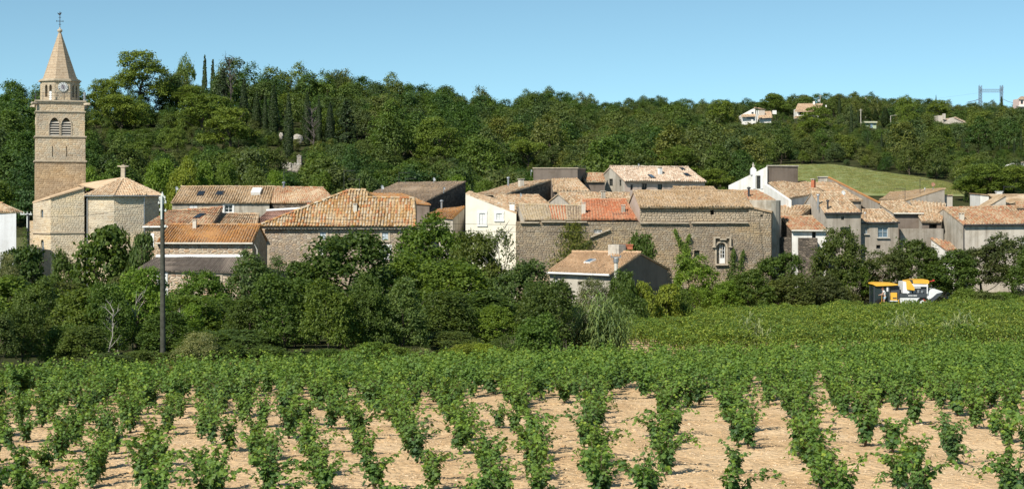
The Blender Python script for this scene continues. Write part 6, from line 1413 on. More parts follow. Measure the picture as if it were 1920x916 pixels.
gn_scatter('grapevine_rows', [(x, y, g(x, y), rg.uniform(.9, 1.2), rg.uniform(0, 6.28), int(rg.integers(0, 6))) for (x, y, px) in far_v], VFULL)
# the far vineyard: trellised rows, one mass of leaves
r_ = np.random.default_rng(260); FV = []
for k in range(4):
    n = 760; P = np.stack([r_.uniform(-.75, .75, n), r_.normal(0, .27, n), .35 + 1.05 * r_.beta(1.6, 1.1, n)], 1); P[:, 2] += .12 * np.sin(P[:, 0] * 5 + k)
    N = unit(r_.normal(size=(n, 3)) * .6 + np.stack([np.zeros(n), P[:, 1] * 1.5, .7 + 0 * P[:, 0]], 1)); V, Q = leaves(P, N, r_.uniform(.07, .135, n), .8, rg=r_); mb = MB(); mb.tube([(0, 0, -.1), (.03, 0, .6)], [.03, .02], 5); mb.tube([(.6, 0, -.1), (.57, 0, .6)], [.03, .02], 5)
    FV.append(mesh_of('trellis_vine', mb, V, Q, r_.uniform(0, 1, n), [M_VWOOD, M_VINE2]))
pts = []; ca, sa = math.cos(R(14)), math.sin(R(14))
for i in range(-70, 100):
    for j in range(-40, 110):
        x = 20 + j * 1.35 * ca - i * 2.5 * sa; y = 110 + j * 1.35 * sa + i * 2.5 * ca
        px = 960 + F * x / max(1, y)
        y0 = max(float(edge1(px)) + 4.5, 83.5); y1 = 141.0 if px > 1330 else np.interp(px, [1110, 1330], [104, 139])
        if px < 1125 or px > 2750 or y < y0 or y > y1: continue
        if 1155 < px < 1245 and y < 93: continue
        pts.append((x + r_.normal(0, .1), y + r_.normal(0, .08), g(x, y), r_.uniform(.82, 1.2), R(14) + (math.pi if r_.uniform() < .5 else 0), int(r_.integers(0, 4))))
gn_scatter('trellised_vines', pts, FV)
pts = []
for px, D, s in ((1150, 84, 1), (1600, 86, 1)): pass
# verge of weeds between the two vineyards
V, Q, tt = blades(np.random.default_rng(130), 70, .55, .22, .018, .6, 3); M_WEED = leaf_mat('weed_leaves', [(0, (.10, .13, .035)), (.6, (.16, .17, .06)), (1, (.25, .2, .1))], obj=False)
gm = np_mesh('weed', V, [Q], M_WEED, None, {'leaf_tone': tt}); pts = []
for k in range(2200):
    px = rg.uniform(-100, 2100); y = float(edge1(px)) + rg.uniform(.3, 5.5); x = (px - 960) / F * y
    if 1155 < px < 1240 and y > 76: continue
    pts.append((x, y, g(x, y), rg.uniform(.6, 1.5), rg.uniform(0, 6.28), 0))
gn_scatter('weeds', pts, [gm])
# meadow grass and field stones
V, Q, tt = blades(np.random.default_rng(131), 40, .5, .6, .05, .5, 2); M_MG = leaf_mat('meadow_grass', [(0, (.165, .205, .07)), (.6, (.215, .235, .10)), (1, (.28, .26, .135))], obj=False)
gm2 = np_mesh('grass', V, [Q], M_MG, None, {'leaf_tone': tt}); pts = []
for k in range(3000):
    px = rg.uniform(1442, 1805); y = 224 + rg.uniform() * (float(mfar(px)) - 225); x = (px - 960) / F * y; pts.append((x, y, g(x, y) + .1, rg.uniform(.25, .6), rg.uniform(0, 6.28), 0))
gn_scatter('meadow_grass', pts, [gm2])
M_PEB = plain('pale_stone', (.60, .465, .32), .95, .05, var=.22, scale=5); PEB = []
for k in range(4):
    r_ = np.random.default_rng(300 + k); mb = MB(); v = unit(r_.normal(size=(12, 3)))
    import bmesh
    bm = bmesh.new(); bmesh.ops.create_icosphere(bm, subdivisions=1, radius=.5)
    for q in bm.verts: q.co *= r_.uniform(.72, 1.15); q.co.z *= .62
    me = bpy.data.meshes.new('stone'); bm.to_mesh(me); bm.free(); me.materials.append(M_PEB if k else plain('soil_clod', (.54, .375, .215), .95, .02, var=.25)); PEB.append(me)
pts = []
for k in range(20000):
    y = 26 + 30 * rg.uniform() ** 1.3; px = rg.uniform(-60, 1980); x = (px - 960) / F * y; s = .022 + .075 * rg.beta(1, 4) + (.12 * rg.uniform() if rg.uniform() < .012 else 0)
    pts.append((x, y, float(clods(np.array([x]), np.array([y]))[0]) + s * .1, s, rg.uniform(0, 6.28), int(rg.choice([0, 0, 0, 0, 0, 1, 2, 3]))))
gn_scatter('field_stones', pts, PEB)
# ================================================================ the grape harvesting machine and its driver
HD = 145.0; HS = F / HD
hx = lambda px: (px - 960) / F * HD
hz = lambda py: ZC + (HY - py) / F * HD
hg = g(hx(1690), HD)
M_YEL = plain('yellow_paint', (.82, .46, .06), .35, .5, var=.06); M_HGREY = plain('light_grey_paint', (.74, .75, .75), .4, .5, var=.08); M_HDARK = plain('dark_grey_paint', (.06, .07, .08), .5, .4); M_RUB = plain('rubber', (.02, .02, .02), .9, .1); M_RED = plain('red_paint', (.5, .05, .04), .5, .4)
hv = empty('grape_harvester', (hx(1690), HD, hg), 'tall yellow and grey grape harvesting machine parked at the edge of the far vineyard', 'harvester')
AX = (Vector((1, 0, 0)), Vector((0, 1, 0)))
def hbox(name, x0, y0, x1, y1, d0, d1, mat, par=None, taper=1.0):
    mb = MB(); mb.box(Vector(((hx(x0) + hx(x1)) / 2, HD + (d0 + d1) / 2, hz(y1))), (hx(x1) - hx(x0), d1 - d0, hz(y0) - hz(y1)), AX, 0, taper); return mb.build(name, mat, par or hv)
# cab
cabg = glass_mat('cab_glass', (.03, .045, .05))
cab = hbox('cab', 1635, 535, 1663, 571, -.8, .9, cabg)
for x in (1634.4, 1649, 1662.6):
    for d in (-.84, .86): hbox('cab_post', x, 535, x + 1.6, 571, d, d + .08, M_HDARK, cab)
hbox('cab_panel', 1658.3, 536.5, 1661.5, 545, -.84, -.8, M_HGREY, cab)
mb = MB(); pr = [(1632.5, 532), (1634, 530), (1642, 528.8), (1672, 529.6), (1679, 531.5), (1679, 533), (1668, 534), (1638, 535)]
mb.prism([Vector((hx(a), HD - 1.0, hz(b))) for a, b in pr][::-1], (0, 2.1, 0)); mb.build('cab_roof', M_YEL, hv)
hbox('ladder_platform', 1634, 571, 1664, 573, -1.3, .9, M_HDARK)
for k in range(4): hbox('ladder_rung', 1650, 574 + k * 4.6, 1659, 575 + k * 4.6, -1.25, -1.0, M_HDARK)
hbox('grab_rail', 1647, 552, 1647.6, 573, -1.3, -1.25, M_YEL)
hbox('side_panel', 1665.5, 547, 1677, 561, -1.0, -.8, M_YEL); hbox('side_louvre', 1669, 556, 1676, 558, -1.03, -1.0, M_HDARK); hbox('post', 1678.5, 545, 1680.5, 571, -1.0, -.8, M_HDARK); hbox('post', 1678.6, 560, 1680.3, 571, -1.06, -1.0, M_YEL)
hbox('engine_bay', 1664, 535.5, 1684, 548, -.6, .9, M_HDARK); hbox('step_rail', 1664, 561.5, 1678, 563, -1.05, -.8, M_HGREY)
hbox('fuel_tank', 1665, 563, 1678, 571, -.95, .8, M_HDARK); hbox('frame_rail', 1660, 571, 1740, 576, -.9, 1.0, M_HDARK)
# picking hull, deck and hoppers
mb = MB(); pr = [(1682, 556), (1737, 555), (1735, 563), (1728, 578), (1684, 578)]
mb.prism([Vector((hx(a), HD - 1.15, hz(b))) for a, b in pr][::-1], (0, 2.2, 0)); mb.build('picking_hull', M_HGREY, hv)
mb = MB(); mb.prism([Vector((hx(a), HD - 1.163, hz(b))) for a, b in ((1724.5, 558.5), (1728, 559.5), (1731, 563), (1726, 562))][::-1], (0, .012, 0)); mb.build('red_chevron', M_RED, hv)
deck = hbox('deck_band', 1681, 549, 1731, 555.5, -1.2, 1.1, M_HDARK)
for k, (a, b) in enumerate(((1697, 1699), (1699.6, 1701), (1701.6, 1703.2), (1703.8, 1705), (1706.4, 1709), (1709.5, 1711), (1711.6, 1713))): hbox('lettering_mark', a, 551.2, b, 553.2, -1.212, -1.2, M_HGREY, deck)
hbox('hood', 1688, 527, 1700, 548, -1.0, 1.0, M_HGREY, None, .86)
mb = MB(); pr = [(1694, 525), (1700, 524), (1709, 538), (1709, 543), (1695, 541)]
mb.prism([Vector((hx(a), HD - 1.12, hz(b))) for a, b in pr][::-1], (0, 1.5, 0)); mb.build('yellow_cowling', M_YEL, hv)
hbox('hopper_body', 1700, 530, 1735, 536, -.9, .95, M_HGREY); hbox('dark_void_block', 1696, 536, 1734, 549, -.7, .9, M_HDARK)  # dark block stands in for the shaded void under the hopper
hbox('rail', 1707, 537, 1721, 538.6, -1.02, -.95, M_HGREY); hbox('stay', 1732.5, 531, 1734.5, 549, -1.0, -.9, M_HGREY); hbox('stay', 1695.5, 542, 1697, 549, -1.0, -.9, M_HGREY)
for k in range(4): hbox('fan_duct', 1701 + k * 7, 541 + (k % 2) * 2, 1705 + k * 7, 547.5, -.9, -.7, M_GREY_METAL)
mb = MB(); pr = [(1704, 523.5), (1735, 523.2), (1737, 526), (1737, 530), (1734, 531), (1708, 530)]
mb.prism([Vector((hx(a), HD - .95, hz(b))) for a, b in pr][::-1], (0, 1.9, 0)); mb.build('yellow_hopper_cover', M_YEL, hv)
hbox('dark_hatch', 1702.5, 523.4, 1706, 528, -1.0, -.4, M_HDARK)
mb = MB(); mb.bar(Vector((hx(1737), HD - .5, hz(527))), Vector((hx(1749), HD - .5, hz(525.2))), .05); mb.box(Vector((hx(1747.5), HD - .5, hz(526))), (.16, .12, .14)); mb.build('boom', M_RED, hv)
mb = MB(); pr = [(1735, 549), (1741, 541), (1748, 540), (1760, 544), (1764, 546), (1752, 549), (1744, 556), (1736, 562)]
mb.prism([Vector((hx(a), HD - .8, hz(b))) for a, b in pr][::-1], (0, 1.5, 0)); mb.build('rear_chute', M_HGREY, hv)
mb = MB(); mb.prism([Vector((hx(a), HD - .84, hz(b))) for a, b in ((1744, 556), (1752, 549), (1763, 546), (1760, 551), (1746, 563), (1736, 567))][::-1], (0, 1.5, 0)); mb.build('conveyor', M_HDARK, hv)
for a, b in ((1737, 532), (1743, 536), (1749, 538)): hbox('rear_strut', a, b, a + 1.2, b + 12, -.5, -.4, M_HDARK)
def wheel(px, d, r, wd):
    c = Vector((hx(px), HD + d, hg + r)); mb = MB(); n = 20
    prof = [(r * .55, -wd / 2), (r * .93, -wd / 2), (r, -wd * .3), (r, wd * .3), (r * .93, wd / 2), (r * .55, wd / 2)]; i = len(mb.v)
    for k in range(n):
        t = 2 * math.pi * k / n
        for rr, y in prof: mb.v.append(tuple(c + Vector((math.cos(t) * rr, y, math.sin(t) * rr))))
    m = len(prof)
    for k in range(n):
        for j in range(m): a, b = i + k * m + j, i + ((k + 1) % n) * m + j; a2, b2 = i + k * m + (j + 1) % m, i + ((k + 1) % n) * m + (j + 1) % m; mb.f.append((a, a2, b2, b)); mb.m.append(0)
    for k in range(n):
        t = 2 * math.pi * (k + .5) / n; mb.bar(c + Vector((math.cos(t) * r * .97, -wd * .4, math.sin(t) * r * .97)), c + Vector((math.cos(t + .12) * r * .97, wd * .4, math.sin(t + .12) * r * .97)), .035)
    w_ = mb.build('wheel', M_RUB, hv); mb = MB(); mb.bar(c - Vector((0, wd * .35, 0)), c + Vector((0, wd * .35, 0)), r * .56, 0, 16); mb.build('rim', M_YEL, w_)
for px, r in ((1648, .62), (1725, .72)):
    for d in (-.95, 1.05): wheel(px, d, r, .42)
# driver climbing into the cab, facing left
def skin_body(name, chain, mat, parent, loc):
    """chain: list of (points, radii) grown from shared joints; first point of the first chain is the root"""
    V = []; E = []; Rr = []; idx = {}
    def vid(p, r):
        k = tuple(round(c, 4) for c in p)
        if k not in idx: idx[k] = len(V); V.append(p); Rr.append(r)
        return idx[k]
    for pts, rad in chain:
        prev = None
        for p, r in zip(pts, rad):
            i = vid(p, r)
            if prev is not None and prev != i: E.append((prev, i))
            prev = i
    me = bpy.data.meshes.new(name); me.from_pydata([tuple(p) for p in V], E, []); me.materials.append(mat); o = bpy.data.objects.new(name, me); link(o, parent)
    sk = o.modifiers.new('skin', 'SKIN'); 
    if not me.skin_vertices: me.skin_vertices.new(name='skin')
    for i, r in enumerate(Rr): me.skin_vertices[0].data[i].radius = (r, r) if not isinstance(r, tuple) else r
    me.skin_vertices[0].data[0].use_root = True; sk.use_smooth_shade = True; ss = o.modifiers.new('sub', 'SUBSURF'); ss.levels = ss.render_levels = 1; return o
M_SKIN = plain('skin', (.52, .31, .22), .6, .3, var=.05); M_SHIRT = plain('white_cotton', (.78, .78, .76), .9, .1, var=.05); M_SHORT = plain('pale_blue_cloth', (.34, .47, .55), .9, .1, var=.25, scale=12); M_TROUS = plain('dark_cloth', (.03, .035, .045), .9, .1); M_HAIR = plain('reddish_hair', (.10, .045, .025), .8, .2)
pz = hz(571.0); pX = hx(1653.2); pY = HD - 1.12
per = empty('person', (pX, pY, pz), 'person in white shirt and pale blue shorts climbing into the harvester cab', 'person')
# local pose: x to the right of the picture, y away, z up; leaning towards the cab (left)
pel = (.03, 0, .88); che = (-.06, 0, 1.24); nek = (-.13, 0, 1.42); hea = (-.17, -.01, 1.52); crn = (-.18, -.01, 1.66)
ch = [([pel, (.0, 0, 1.05), che, nek, hea, crn], [(.15, .12), (.135, .11), (.165, .12), .06, .085, .075])]
for s in (-1, 1):
    sh = (-.08, s * .17, 1.36); el = (-.24 if s < 0 else .04, s * .24, 1.14 if s < 0 else 1.12); wr = (-.46 if s < 0 else -.18, s * .16, 1.02 if s < 0 else 1.0); pm = (wr[0] - .07, wr[1], wr[2] - .015)
    ch.append(([che, sh, el, wr, pm], [(.165, .12), .062, .045, .032, .036]))
    for f, (dy, ln) in enumerate(((-.036, .065), (-.012, .08), (.012, .076), (.035, .058))):
        ch.append(([pm, (pm[0] - .035, pm[1] + dy, pm[2]), (pm[0] - .035 - ln * .5, pm[1] + dy, pm[2] - .01), (pm[0] - .035 - ln * .8, pm[1] + dy * .95, pm[2] - .04)], [.036, .013, .011, .008]))
    ch.append(([pm, (pm[0] - .01, pm[1] - s * .045, pm[2] + .015), (pm[0] - .05, pm[1] - s * .06, pm[2] + .01)], [.036, .013, .009]))
    hp = (.03, s * .09, .84); kn = (-.09 if s < 0 else .07, s * .1, .46); an = (.03 if s < 0 else .1, s * .1, .08); toe = (an[0] - .17, an[1], .03)
    ch.append(([pel, hp, kn, an, toe], [(.15, .12), .095, .062, .042, .035]))
skin_body('body', ch, M_SKIN, per, None)
skin_body('shirt', [([(.02, 0, .92), (.0, 0, 1.06), che, (-.11, 0, 1.37)], [(.165, .14), (.16, .135), (.19, .145), .085])] + [([che, (-.08, s * .18, 1.36), ((-.17 if s < 0 else -.02), s * .22, 1.24)], [(.19, .145), .085, .072]) for s in (-1, 1)], M_SHIRT, per, None)
skin_body('shorts', [([(.03, 0, .93), (.03, 0, .84)], [(.17, .14), (.165, .135)])] + [([(.03, 0, .84), (.03, s * .09, .8), (-.05 if s < 0 else .05, s * .1, .58)], [(.165, .135), .115, .1]) for s in (-1, 1)], M_SHORT, per, None)
mb = MB(); mb.lathe(Vector((-.165, 0, 1.56)), [(.098, 0), (.112, .05), (.1, .11), (.05, .15)], 12); o = bpy.data.objects.new('hair', mb.mesh('hair', M_HAIR, True)); link(o, per)
for s in (-1, 1):
    mb = MB(); mb.bar((-.255, s * .032 - .01, 1.575), (-.262, s * .032 - .01, 1.575), .011, 0, 6); o = bpy.data.objects.new('eye', mb.mesh('eye', M_TROUS)); link(o, per)
    mb = MB(); x = (.03 if s < 0 else .1); mb.box(Vector((x - .07, s * .1, 0)), (.28, .1, .09), None, 0, .85); o = bpy.data.objects.new('shoe', mb.mesh('shoe', M_TROUS)); link(o, per)
    mb = MB(); mb.bar((-.165, s * .088 - .01, 1.56), (-.16, s * .105 - .01, 1.57), .028, 0, 6); o = bpy.data.objects.new('ear', mb.mesh('ear', M_SKIN)); link(o, per)
mb = MB(); mb.bar((-.25, -.01, 1.55), (-.29, -.01, 1.53), .016, 0, 5, .02); o = bpy.data.objects.new('nose', mb.mesh('nose', M_SKIN)); link(o, per)
mb = MB(); mb.bar((-.248, -.035, 1.505), (-.248, .015, 1.505), .009, 0, 4); o = bpy.data.objects.new('mouth', mb.mesh('mouth', plain('lips', (.4, .16, .13)))); link(o, per)

# ================================================================ poles and cables
pp = ray(305.5, 690, 74.5); pz0 = g(pp.x, 74.5); ptop = ray(305, 363, 74.5).z
pole = empty('utility_pole', (pp.x, pp.y, pz0), 'tall weathered timber utility pole at the edge of the near vineyard', 'utility pole')
mb = MB(); mb.tube([(pp.x, pp.y, pz0 - .5), (pp.x - .01, pp.y, pz0 + 4), (pp.x - .03, pp.y, ptop - .5)], [.135, .12, .095], 12); mb.build('shaft', M_POLE, pole)
zz_ = lambda py: ray(305, py, 74.5).z; M_PALEMET = plain('pale_zinc', (.60, .62, .58), .5, .4)
mb = MB(); mb.tube([(pp.x - .04, pp.y - .1, zz_(411)), (pp.x - .04, pp.y - .1, zz_(368))], [.05, .07], 6); mb.tube([(pp.x - .03, pp.y, zz_(385)), (pp.x - .03, pp.y, zz_(359))], [.09, .015], 6)
mb.bar((pp.x - .03, pp.y, zz_(361)), (pp.x - .17, pp.y - .02, zz_(376)), .025); mb.bar((pp.x - .03, pp.y, zz_(361)), (pp.x + .12, pp.y - .02, zz_(376)), .025); mb.build('pole_head', M_PALEMET, pole)
for dx, py in ((-.19, 380), (-.15, 371), (.14, 379), (.1, 370), (-.13, 393), (.14, 394.5)):
    mb = MB(); c = Vector((pp.x + dx, pp.y - .03, zz_(py))); mb.bar(c + Vector((-dx * .9, 0, 0)), c, .016); mb.lathe(c - Vector((0, 0, .06)), [(.035, 0), (.05, .04), (.03, .07), (.045, .1), (.02, .13)], 8); mb.build('insulator', M_PALEMET, pole)
mb = MB(); mb.lathe(Vector((pp.x + .15, pp.y - .12, zz_(427))), [(.02, 0), (.06, .03), (.07, .1), (.03, .14)], 8); mb.build('pole_fitting', M_PALEMET, pole)
lp = ray(53, 480, 150); lz0 = g(lp.x, 150)
lpole = empty('utility_pole', (lp.x, lp.y, lz0), 'ivy wrapped utility pole with pale crossarm between white house and church', 'utility pole')
Lz = lambda py: ray(53, py, 150).z
mb = MB(); mb.tube([(lp.x, lp.y, lz0 - .3), (lp.x, lp.y, Lz(401))], [.17, .13], 8); mb.build('shaft', M_DARK_METAL, lpole)
mb = MB(); mb.box(Vector((lp.x - .2, lp.y, Lz(402.5))), (1.15, .12, .12)); mb.box(Vector((lp.x - .08, lp.y - .1, Lz(428))), (.1, .05, 1.2)); mb.build('crossarm', M_PALEMET, lpole)
for dx in (-.7, -.45, -.1, .25):
    mb = MB(); c = Vector((lp.x + dx, lp.y, Lz(402.5) + .12)); mb.lathe(c, [(.03, 0), (.06, .05), (.03, .1), (.05, .14), (.02, .18)], 8); mb.build('insulator', M_PALEMET, lpole)
rg2 = np.random.default_rng(8); n = 900; z = rg2.uniform(lz0, Lz(426), n); P = np.stack([lp.x - .2 + rg2.normal(0, .24, n), lp.y - .15 + rg2.normal(0, .15, n), z], 1); V, Q = leaves(P, unit(rg2.normal(size=(n, 3)) + [0, -1, .4]), .16, .8, rg=rg2)
o = bpy.data.objects.new('ivy', np_mesh('ivy', V, [Q], M_LEAF, None, {'leaf_tone': rg2.uniform(0, 1, n)})); o.color = (*DKG, 1); link(o, None, 'dark ivy climbing the pole left of the church', 'ivy')
def cable(name, p, q, sag, label, r=.012):
    mb = MB(); n = 14; pts = [Vector(p).lerp(Vector(q), k / n) - Vector((0, 0, sag * 4 * (k / n) * (1 - k / n))) for k in range(n + 1)]
    mb.tube(pts, [r] * (n + 1), 3); o = bpy.data.objects.new(name, mb.mesh(name, M_DARK_METAL)); link(o, None, label, 'cable')
a = Vector((pp.x - .19, pp.y, zz_(379))); cable('overhead_cable', a, (lp.x - .45, lp.y, Lz(401)), .5, 'thin overhead cable from the tall pole towards the pole left of the church')
a = Vector((pp.x + .14, pp.y, zz_(393))); cable('overhead_cable', a, tuple(ray(1462, 402, 156)), .9, 'upper thin overhead cable running right across the village front')
a = Vector((pp.x + .14, pp.y, zz_(396))); cable('overhead_cable', a, tuple(ray(1462, 405, 156)), 1.3, 'lower thin overhead cable running right across the village front')
# ================================================================ dishes, aerials
def dish(px, py, D, wpx, label, mat=M_WHITE, yaw=.5, red=False, drop=9):
    c = ray(px, py, D); r = wpx / 2 / (F / D); d = empty('satellite_dish', (c.x, c.y, c.z), label, 'satellite dish', 'satellite dishes on the roofs')
    ax = Vector((math.sin(yaw), -math.cos(yaw), .35)).normalized(); u = ax.cross(Vector((0, 0, 1))).normalized(); v = u.cross(ax); mb = MB(); n = 16; i0 = 0; rings = [(0, 0), (.55, .05), (1, .2)]
    mb.v.append(tuple(c))
    for rr, h in rings[1:]:
        for k in range(n): t = 2 * math.pi * k / n; mb.v.append(tuple(c + (u * math.cos(t) * rr + v * math.sin(t) * rr * 1.05) * r + ax * h * r))
    for k in range(n):
        mb.f.append((0, 1 + k, 1 + (k + 1) % n)); mb.m.append(0); mb.f.append((1 + k, 1 + n + k, 1 + n + (k + 1) % n, 1 + (k + 1) % n)); mb.m.append(0)
    mb.build('reflector', mat, d); mb = MB(); mb.bar(c - ax * .04 - Vector((0, 0, drop / (F / D))), c - ax * .04, .035); mb.build('mast', M_GREY_METAL, d)
    mb = MB(); f_ = c + ax * r * .9; mb.bar(c - v * r * .95 + ax * .15 * r, f_, .015); mb.bar(f_ - ax * .05, f_ + ax * .05, .04, 0, 6); mb.build('receiver_arm', M_GREY_METAL, d)
    return d
for i, (px, py, D, w_, lab, yaw) in enumerate(((331, 353, 176, 7, 'satellite dish at the left end of the long ochre roof', .9), (473, 404, 156, 7.5, 'satellite dish beside the purplish roof above the orange lichen roof', .5), (716.5, 351, 172, 8, 'satellite dish above the low orange roof behind the hipped roof', .9),
        (813.5, 336, 180, 7, 'satellite dish on top of the grey brown roof', .9), (832.5, 353, 164, 5.5, 'satellite dish on the flue side of the grey brown roof gable', 1.0), (976, 365, 157, 6.5, 'satellite dish beside the cream house chimney', 1.0), (996, 320, 186, 5, 'satellite dish beside the grey parapet wall', 1.0),
        (1197, 309, 189, 5, 'satellite dish on the ridge of the pale pink roof', 1.0), (1581, 361.5, 165, 8.5, 'white satellite dish on the tan roof beside the long sloping parapet', .35), (1622, 399, 156.3, 4, 'small dish fixed under the annex eaves', .2))):
    dish(px, py, D, w_, lab, yaw=yaw)
dish(1749.5, 346, 180, 8, 'reddish satellite dish on the brown rising gable', plain('rusty_dish', (.36, .19, .12), .7, .2), .2)
dish(1734, 353.5, 182, 3.6, 'small white dish left of the reddish dish', yaw=.4, drop=5)
def aerial(px, yt, yb, D, label, dirn=1, cat='aerial'):
    p0, p1 = ray(px, yb, D), ray(px, yt, D); r = empty('tv_aerial', (p0.x, p0.y, p0.z), label, cat, 'television aerials on the roofs'); mb = MB(); mb.bar(p0 - Vector((0, 0, .6)), p1, .028); mb.build('mast', M_DARK_METAL, r)
    mb = MB(); L = 1.3; q = p1 - Vector((0, 0, .15)); mb.bar(q, q + Vector((L * dirn, 0, .05)), .018)
    for k in range(7): c = q + Vector((dirn * L * (k + .5) / 7, 0, .03)); mb.bar(c - Vector((0, .18, .12)), c + Vector((0, .18, .12)), .012)
    mb.build('antenna_boom', M_DARK_METAL, r)
for px, yt, yb, D, lab, dn in ((645, 318, 358, 178, 'tall aerial rising behind the mottled orange roof', 1), (674, 334, 362, 172, 'short aerial left of the low orange roof', -1), (748, 322, 345, 182, 'aerial on the ridge of the grey brown roof', 1), (760, 333, 345, 182, 'second aerial on the ridge of the grey brown roof', 1), (532, 320, 342, 178.5, 'slender aerial on the flue of the mottled orange roof', 1), (1098, 310, 326, 190, 'slender aerial above the short mottled roof', -1), (1725, 334, 354, 184, 'aerial with long boom above the beige roof left of the reddish dish', 1), (1697, 352, 382, 176, 'bare aerial mast beside the brown rising gable', -1), (1882, 348, 366, 174, 'aerial beside the slim white chimney', 1), (1149.5, 398, 466, 128, 'very tall thin aerial rising behind the sandy roof', 1)):
    aerial(px, yt, yb, D, lab, dn)
# ================================================================ the far hill: villas, hut, pylon, poles, rocks
def villa_base(px, D): return g((px - 960) / F * D, D)
vD = 505.0
def vbox(root, name, x0, y0, x1, y1, D, dep, mat, taper=1.0):
    a, b = ray(x0, y1, D), ray(x1, y0, D); mb = MB(); mb.box(Vector(((a.x + b.x) / 2, D + dep / 2, a.z)), (b.x - a.x, dep, b.z - a.z)); return mb.build(name, mat, root)
def vroof(root, pts, th, mat, D0, D1, name='roof'):
    """pts eaveL, eaveR, ridgeR, ridgeL in pixels"""
    q = [ray(*pts[0], D0), ray(*pts[1], D0), ray(*pts[2], D1), ray(*pts[3], D1)]; mb = MB(); mb.prism(q[::-1], (0, 0, -th)); r = mb.build(name, mat, root)
    tile_slope('roof_tiles', *q, mat, r, RNG, .5, .9); return r
M_VW = plain('villa_white', (.78, .75, .70), .8, .2, var=.05); M_VS = plain('villa_stone', (.5, .45, .39), .9, .1)
v1 = empty('white_villa', (ray(1422, 235, vD).x, vD, villa_base(1422, vD)), 'white villa with steep asymmetric gable on the right hill', 'villa')
mb = MB(); pr = [(1391, 216), (1415, 203), (1416, 203), (1416, 236), (1391, 236)]; mb.prism([ray(a, b, vD) for a, b in pr][::-1], (0, 7, 0)); mb.build('gable', M_VW, v1)
vroof(v1, [(1414, 202.5), (1416, 202.5), (1437, 206), (1416, 202)], .3, T_VILLA, vD, vD + 9); vbox(v1, 'wall', 1416, 207, 1434, 224, vD + 2, 6, M_VS)
vroof(v1, [(1389, 218), (1417, 217), (1417, 214), (1391, 215)], .25, T_VILLA, vD - 1.2, vD, 'porch_roof'); vroof(v1, [(1420, 221), (1448, 219), (1446, 209), (1428, 209)], .3, T_VILLA, vD, vD + 6)
vbox(v1, 'wing', 1424, 219.5, 1446, 232, vD + 1, 5, M_VW); vbox(v1, 'chimney', 1449, 207, 1456, 214, vD + 5, 1.5, M_VW); vbox(v1, 'window', 1409, 210, 1413, 213.5, vD - .05, .1, M_GLASS); vbox(v1, 'terrace_opening', 1400, 219, 1414, 223, vD - .06, .1, M_GLASS); vbox(v1, 'terrace_opening', 1426, 221, 1444, 224, vD + .9, .15, M_GLASS)
for x in (1418, 1421): 
    mb = MB(); mb.bar(ray(x - 2, 232, vD - 2), ray(x + 1, 207, vD - 2), .18); mb.build('pergola_post', M_VW, v1)
vbox(v1, 'garden_stair', 1409, 224, 1412, 238, vD - 2, 1, M_VW)
v2D = 545.0
v2 = empty('two_storey_villa', (ray(1524, 230, v2D).x, v2D, villa_base(1524, v2D)), 'two storey villa with tan roofs and columned balcony on the right hill', 'villa')
vroof(v2, [(1492, 203.5), (1538, 203.5), (1543, 194.5), (1496, 194.5)], .35, T_VILLA, v2D, v2D + 7); vroof(v2, [(1490, 208), (1533, 208), (1537, 203.8), (1494, 203.8)], .3, T_VILLA, v2D - 3, v2D, 'balcony_roof')
vbox(v2, 'wall', 1494, 204, 1536, 232, v2D + .5, 6, M_VW); vbox(v2, 'balcony_shade_panel', 1499, 208.5, 1532, 216, v2D + .35, .2, M_VOID)  # near-black panel on the wall paints the shade behind the balcony
for x in (1495, 1506, 1513, 1524, 1533): vbox(v2, 'column', x, 208, x + 1.7, 216.5, v2D - 2.4, .4, M_VW)
vbox(v2, 'balcony', 1493, 216, 1535, 219, v2D - 2.8, 3, M_VW); vroof(v2, [(1488, 220.5), (1504, 220.5), (1510, 217.5), (1492, 217.5)], .3, T_VILLA, v2D - 6, v2D - 3, 'porch_roof'); vbox(v2, 'porch', 1490, 221, 1500, 238, v2D - 5.5, 3, M_VW); vroof(v2, [(1484, 233), (1494, 233), (1495, 230), (1486, 230)], .3, T_VILLA, v2D - 9, v2D - 6, 'lean_to_roof')
vbox(v2, 'chimney', 1525, 190, 1528, 196, v2D + 5, 1, M_VW); vbox(v2, 'chimney', 1548, 197, 1550, 201, v2D + 5, .8, M_VW)
v3D = 462.0; v3 = empty('green_hut', (ray(1634, 240, v3D).x, v3D, villa_base(1634, v3D)), 'little pale green hut with flat roof and blue door on the right hill', 'hut')
M_GRN = plain('pale_green_paint', (.40, .47, .31), .8, .2); vbox(v3, 'wall', 1622.5, 230.5, 1643, 243, v3D, 4, M_GRN); vbox(v3, 'roof', 1621, 227.5, 1645, 230.3, v3D - .6, 5, plain('hut_roof', (.5, .5, .36), .8, .2)); vbox(v3, 'door', 1631.5, 232, 1636, 241, v3D - .06, .1, plain('blue_door', (.3, .42, .55))); vbox(v3, 'window', 1624.5, 232, 1629, 234.5, v3D - .06, .1, M_GLASS); vbox(v3, 'window', 1638, 232, 1642, 234.5, v3D - .06, .1, M_GLASS)
v4D = 500.0; v4 = empty('low_villa', (ray(1785, 230, v4D).x, v4D, villa_base(1785, v4D)), 'low cream villa with pink tan roofs left of the pylon', 'villa')
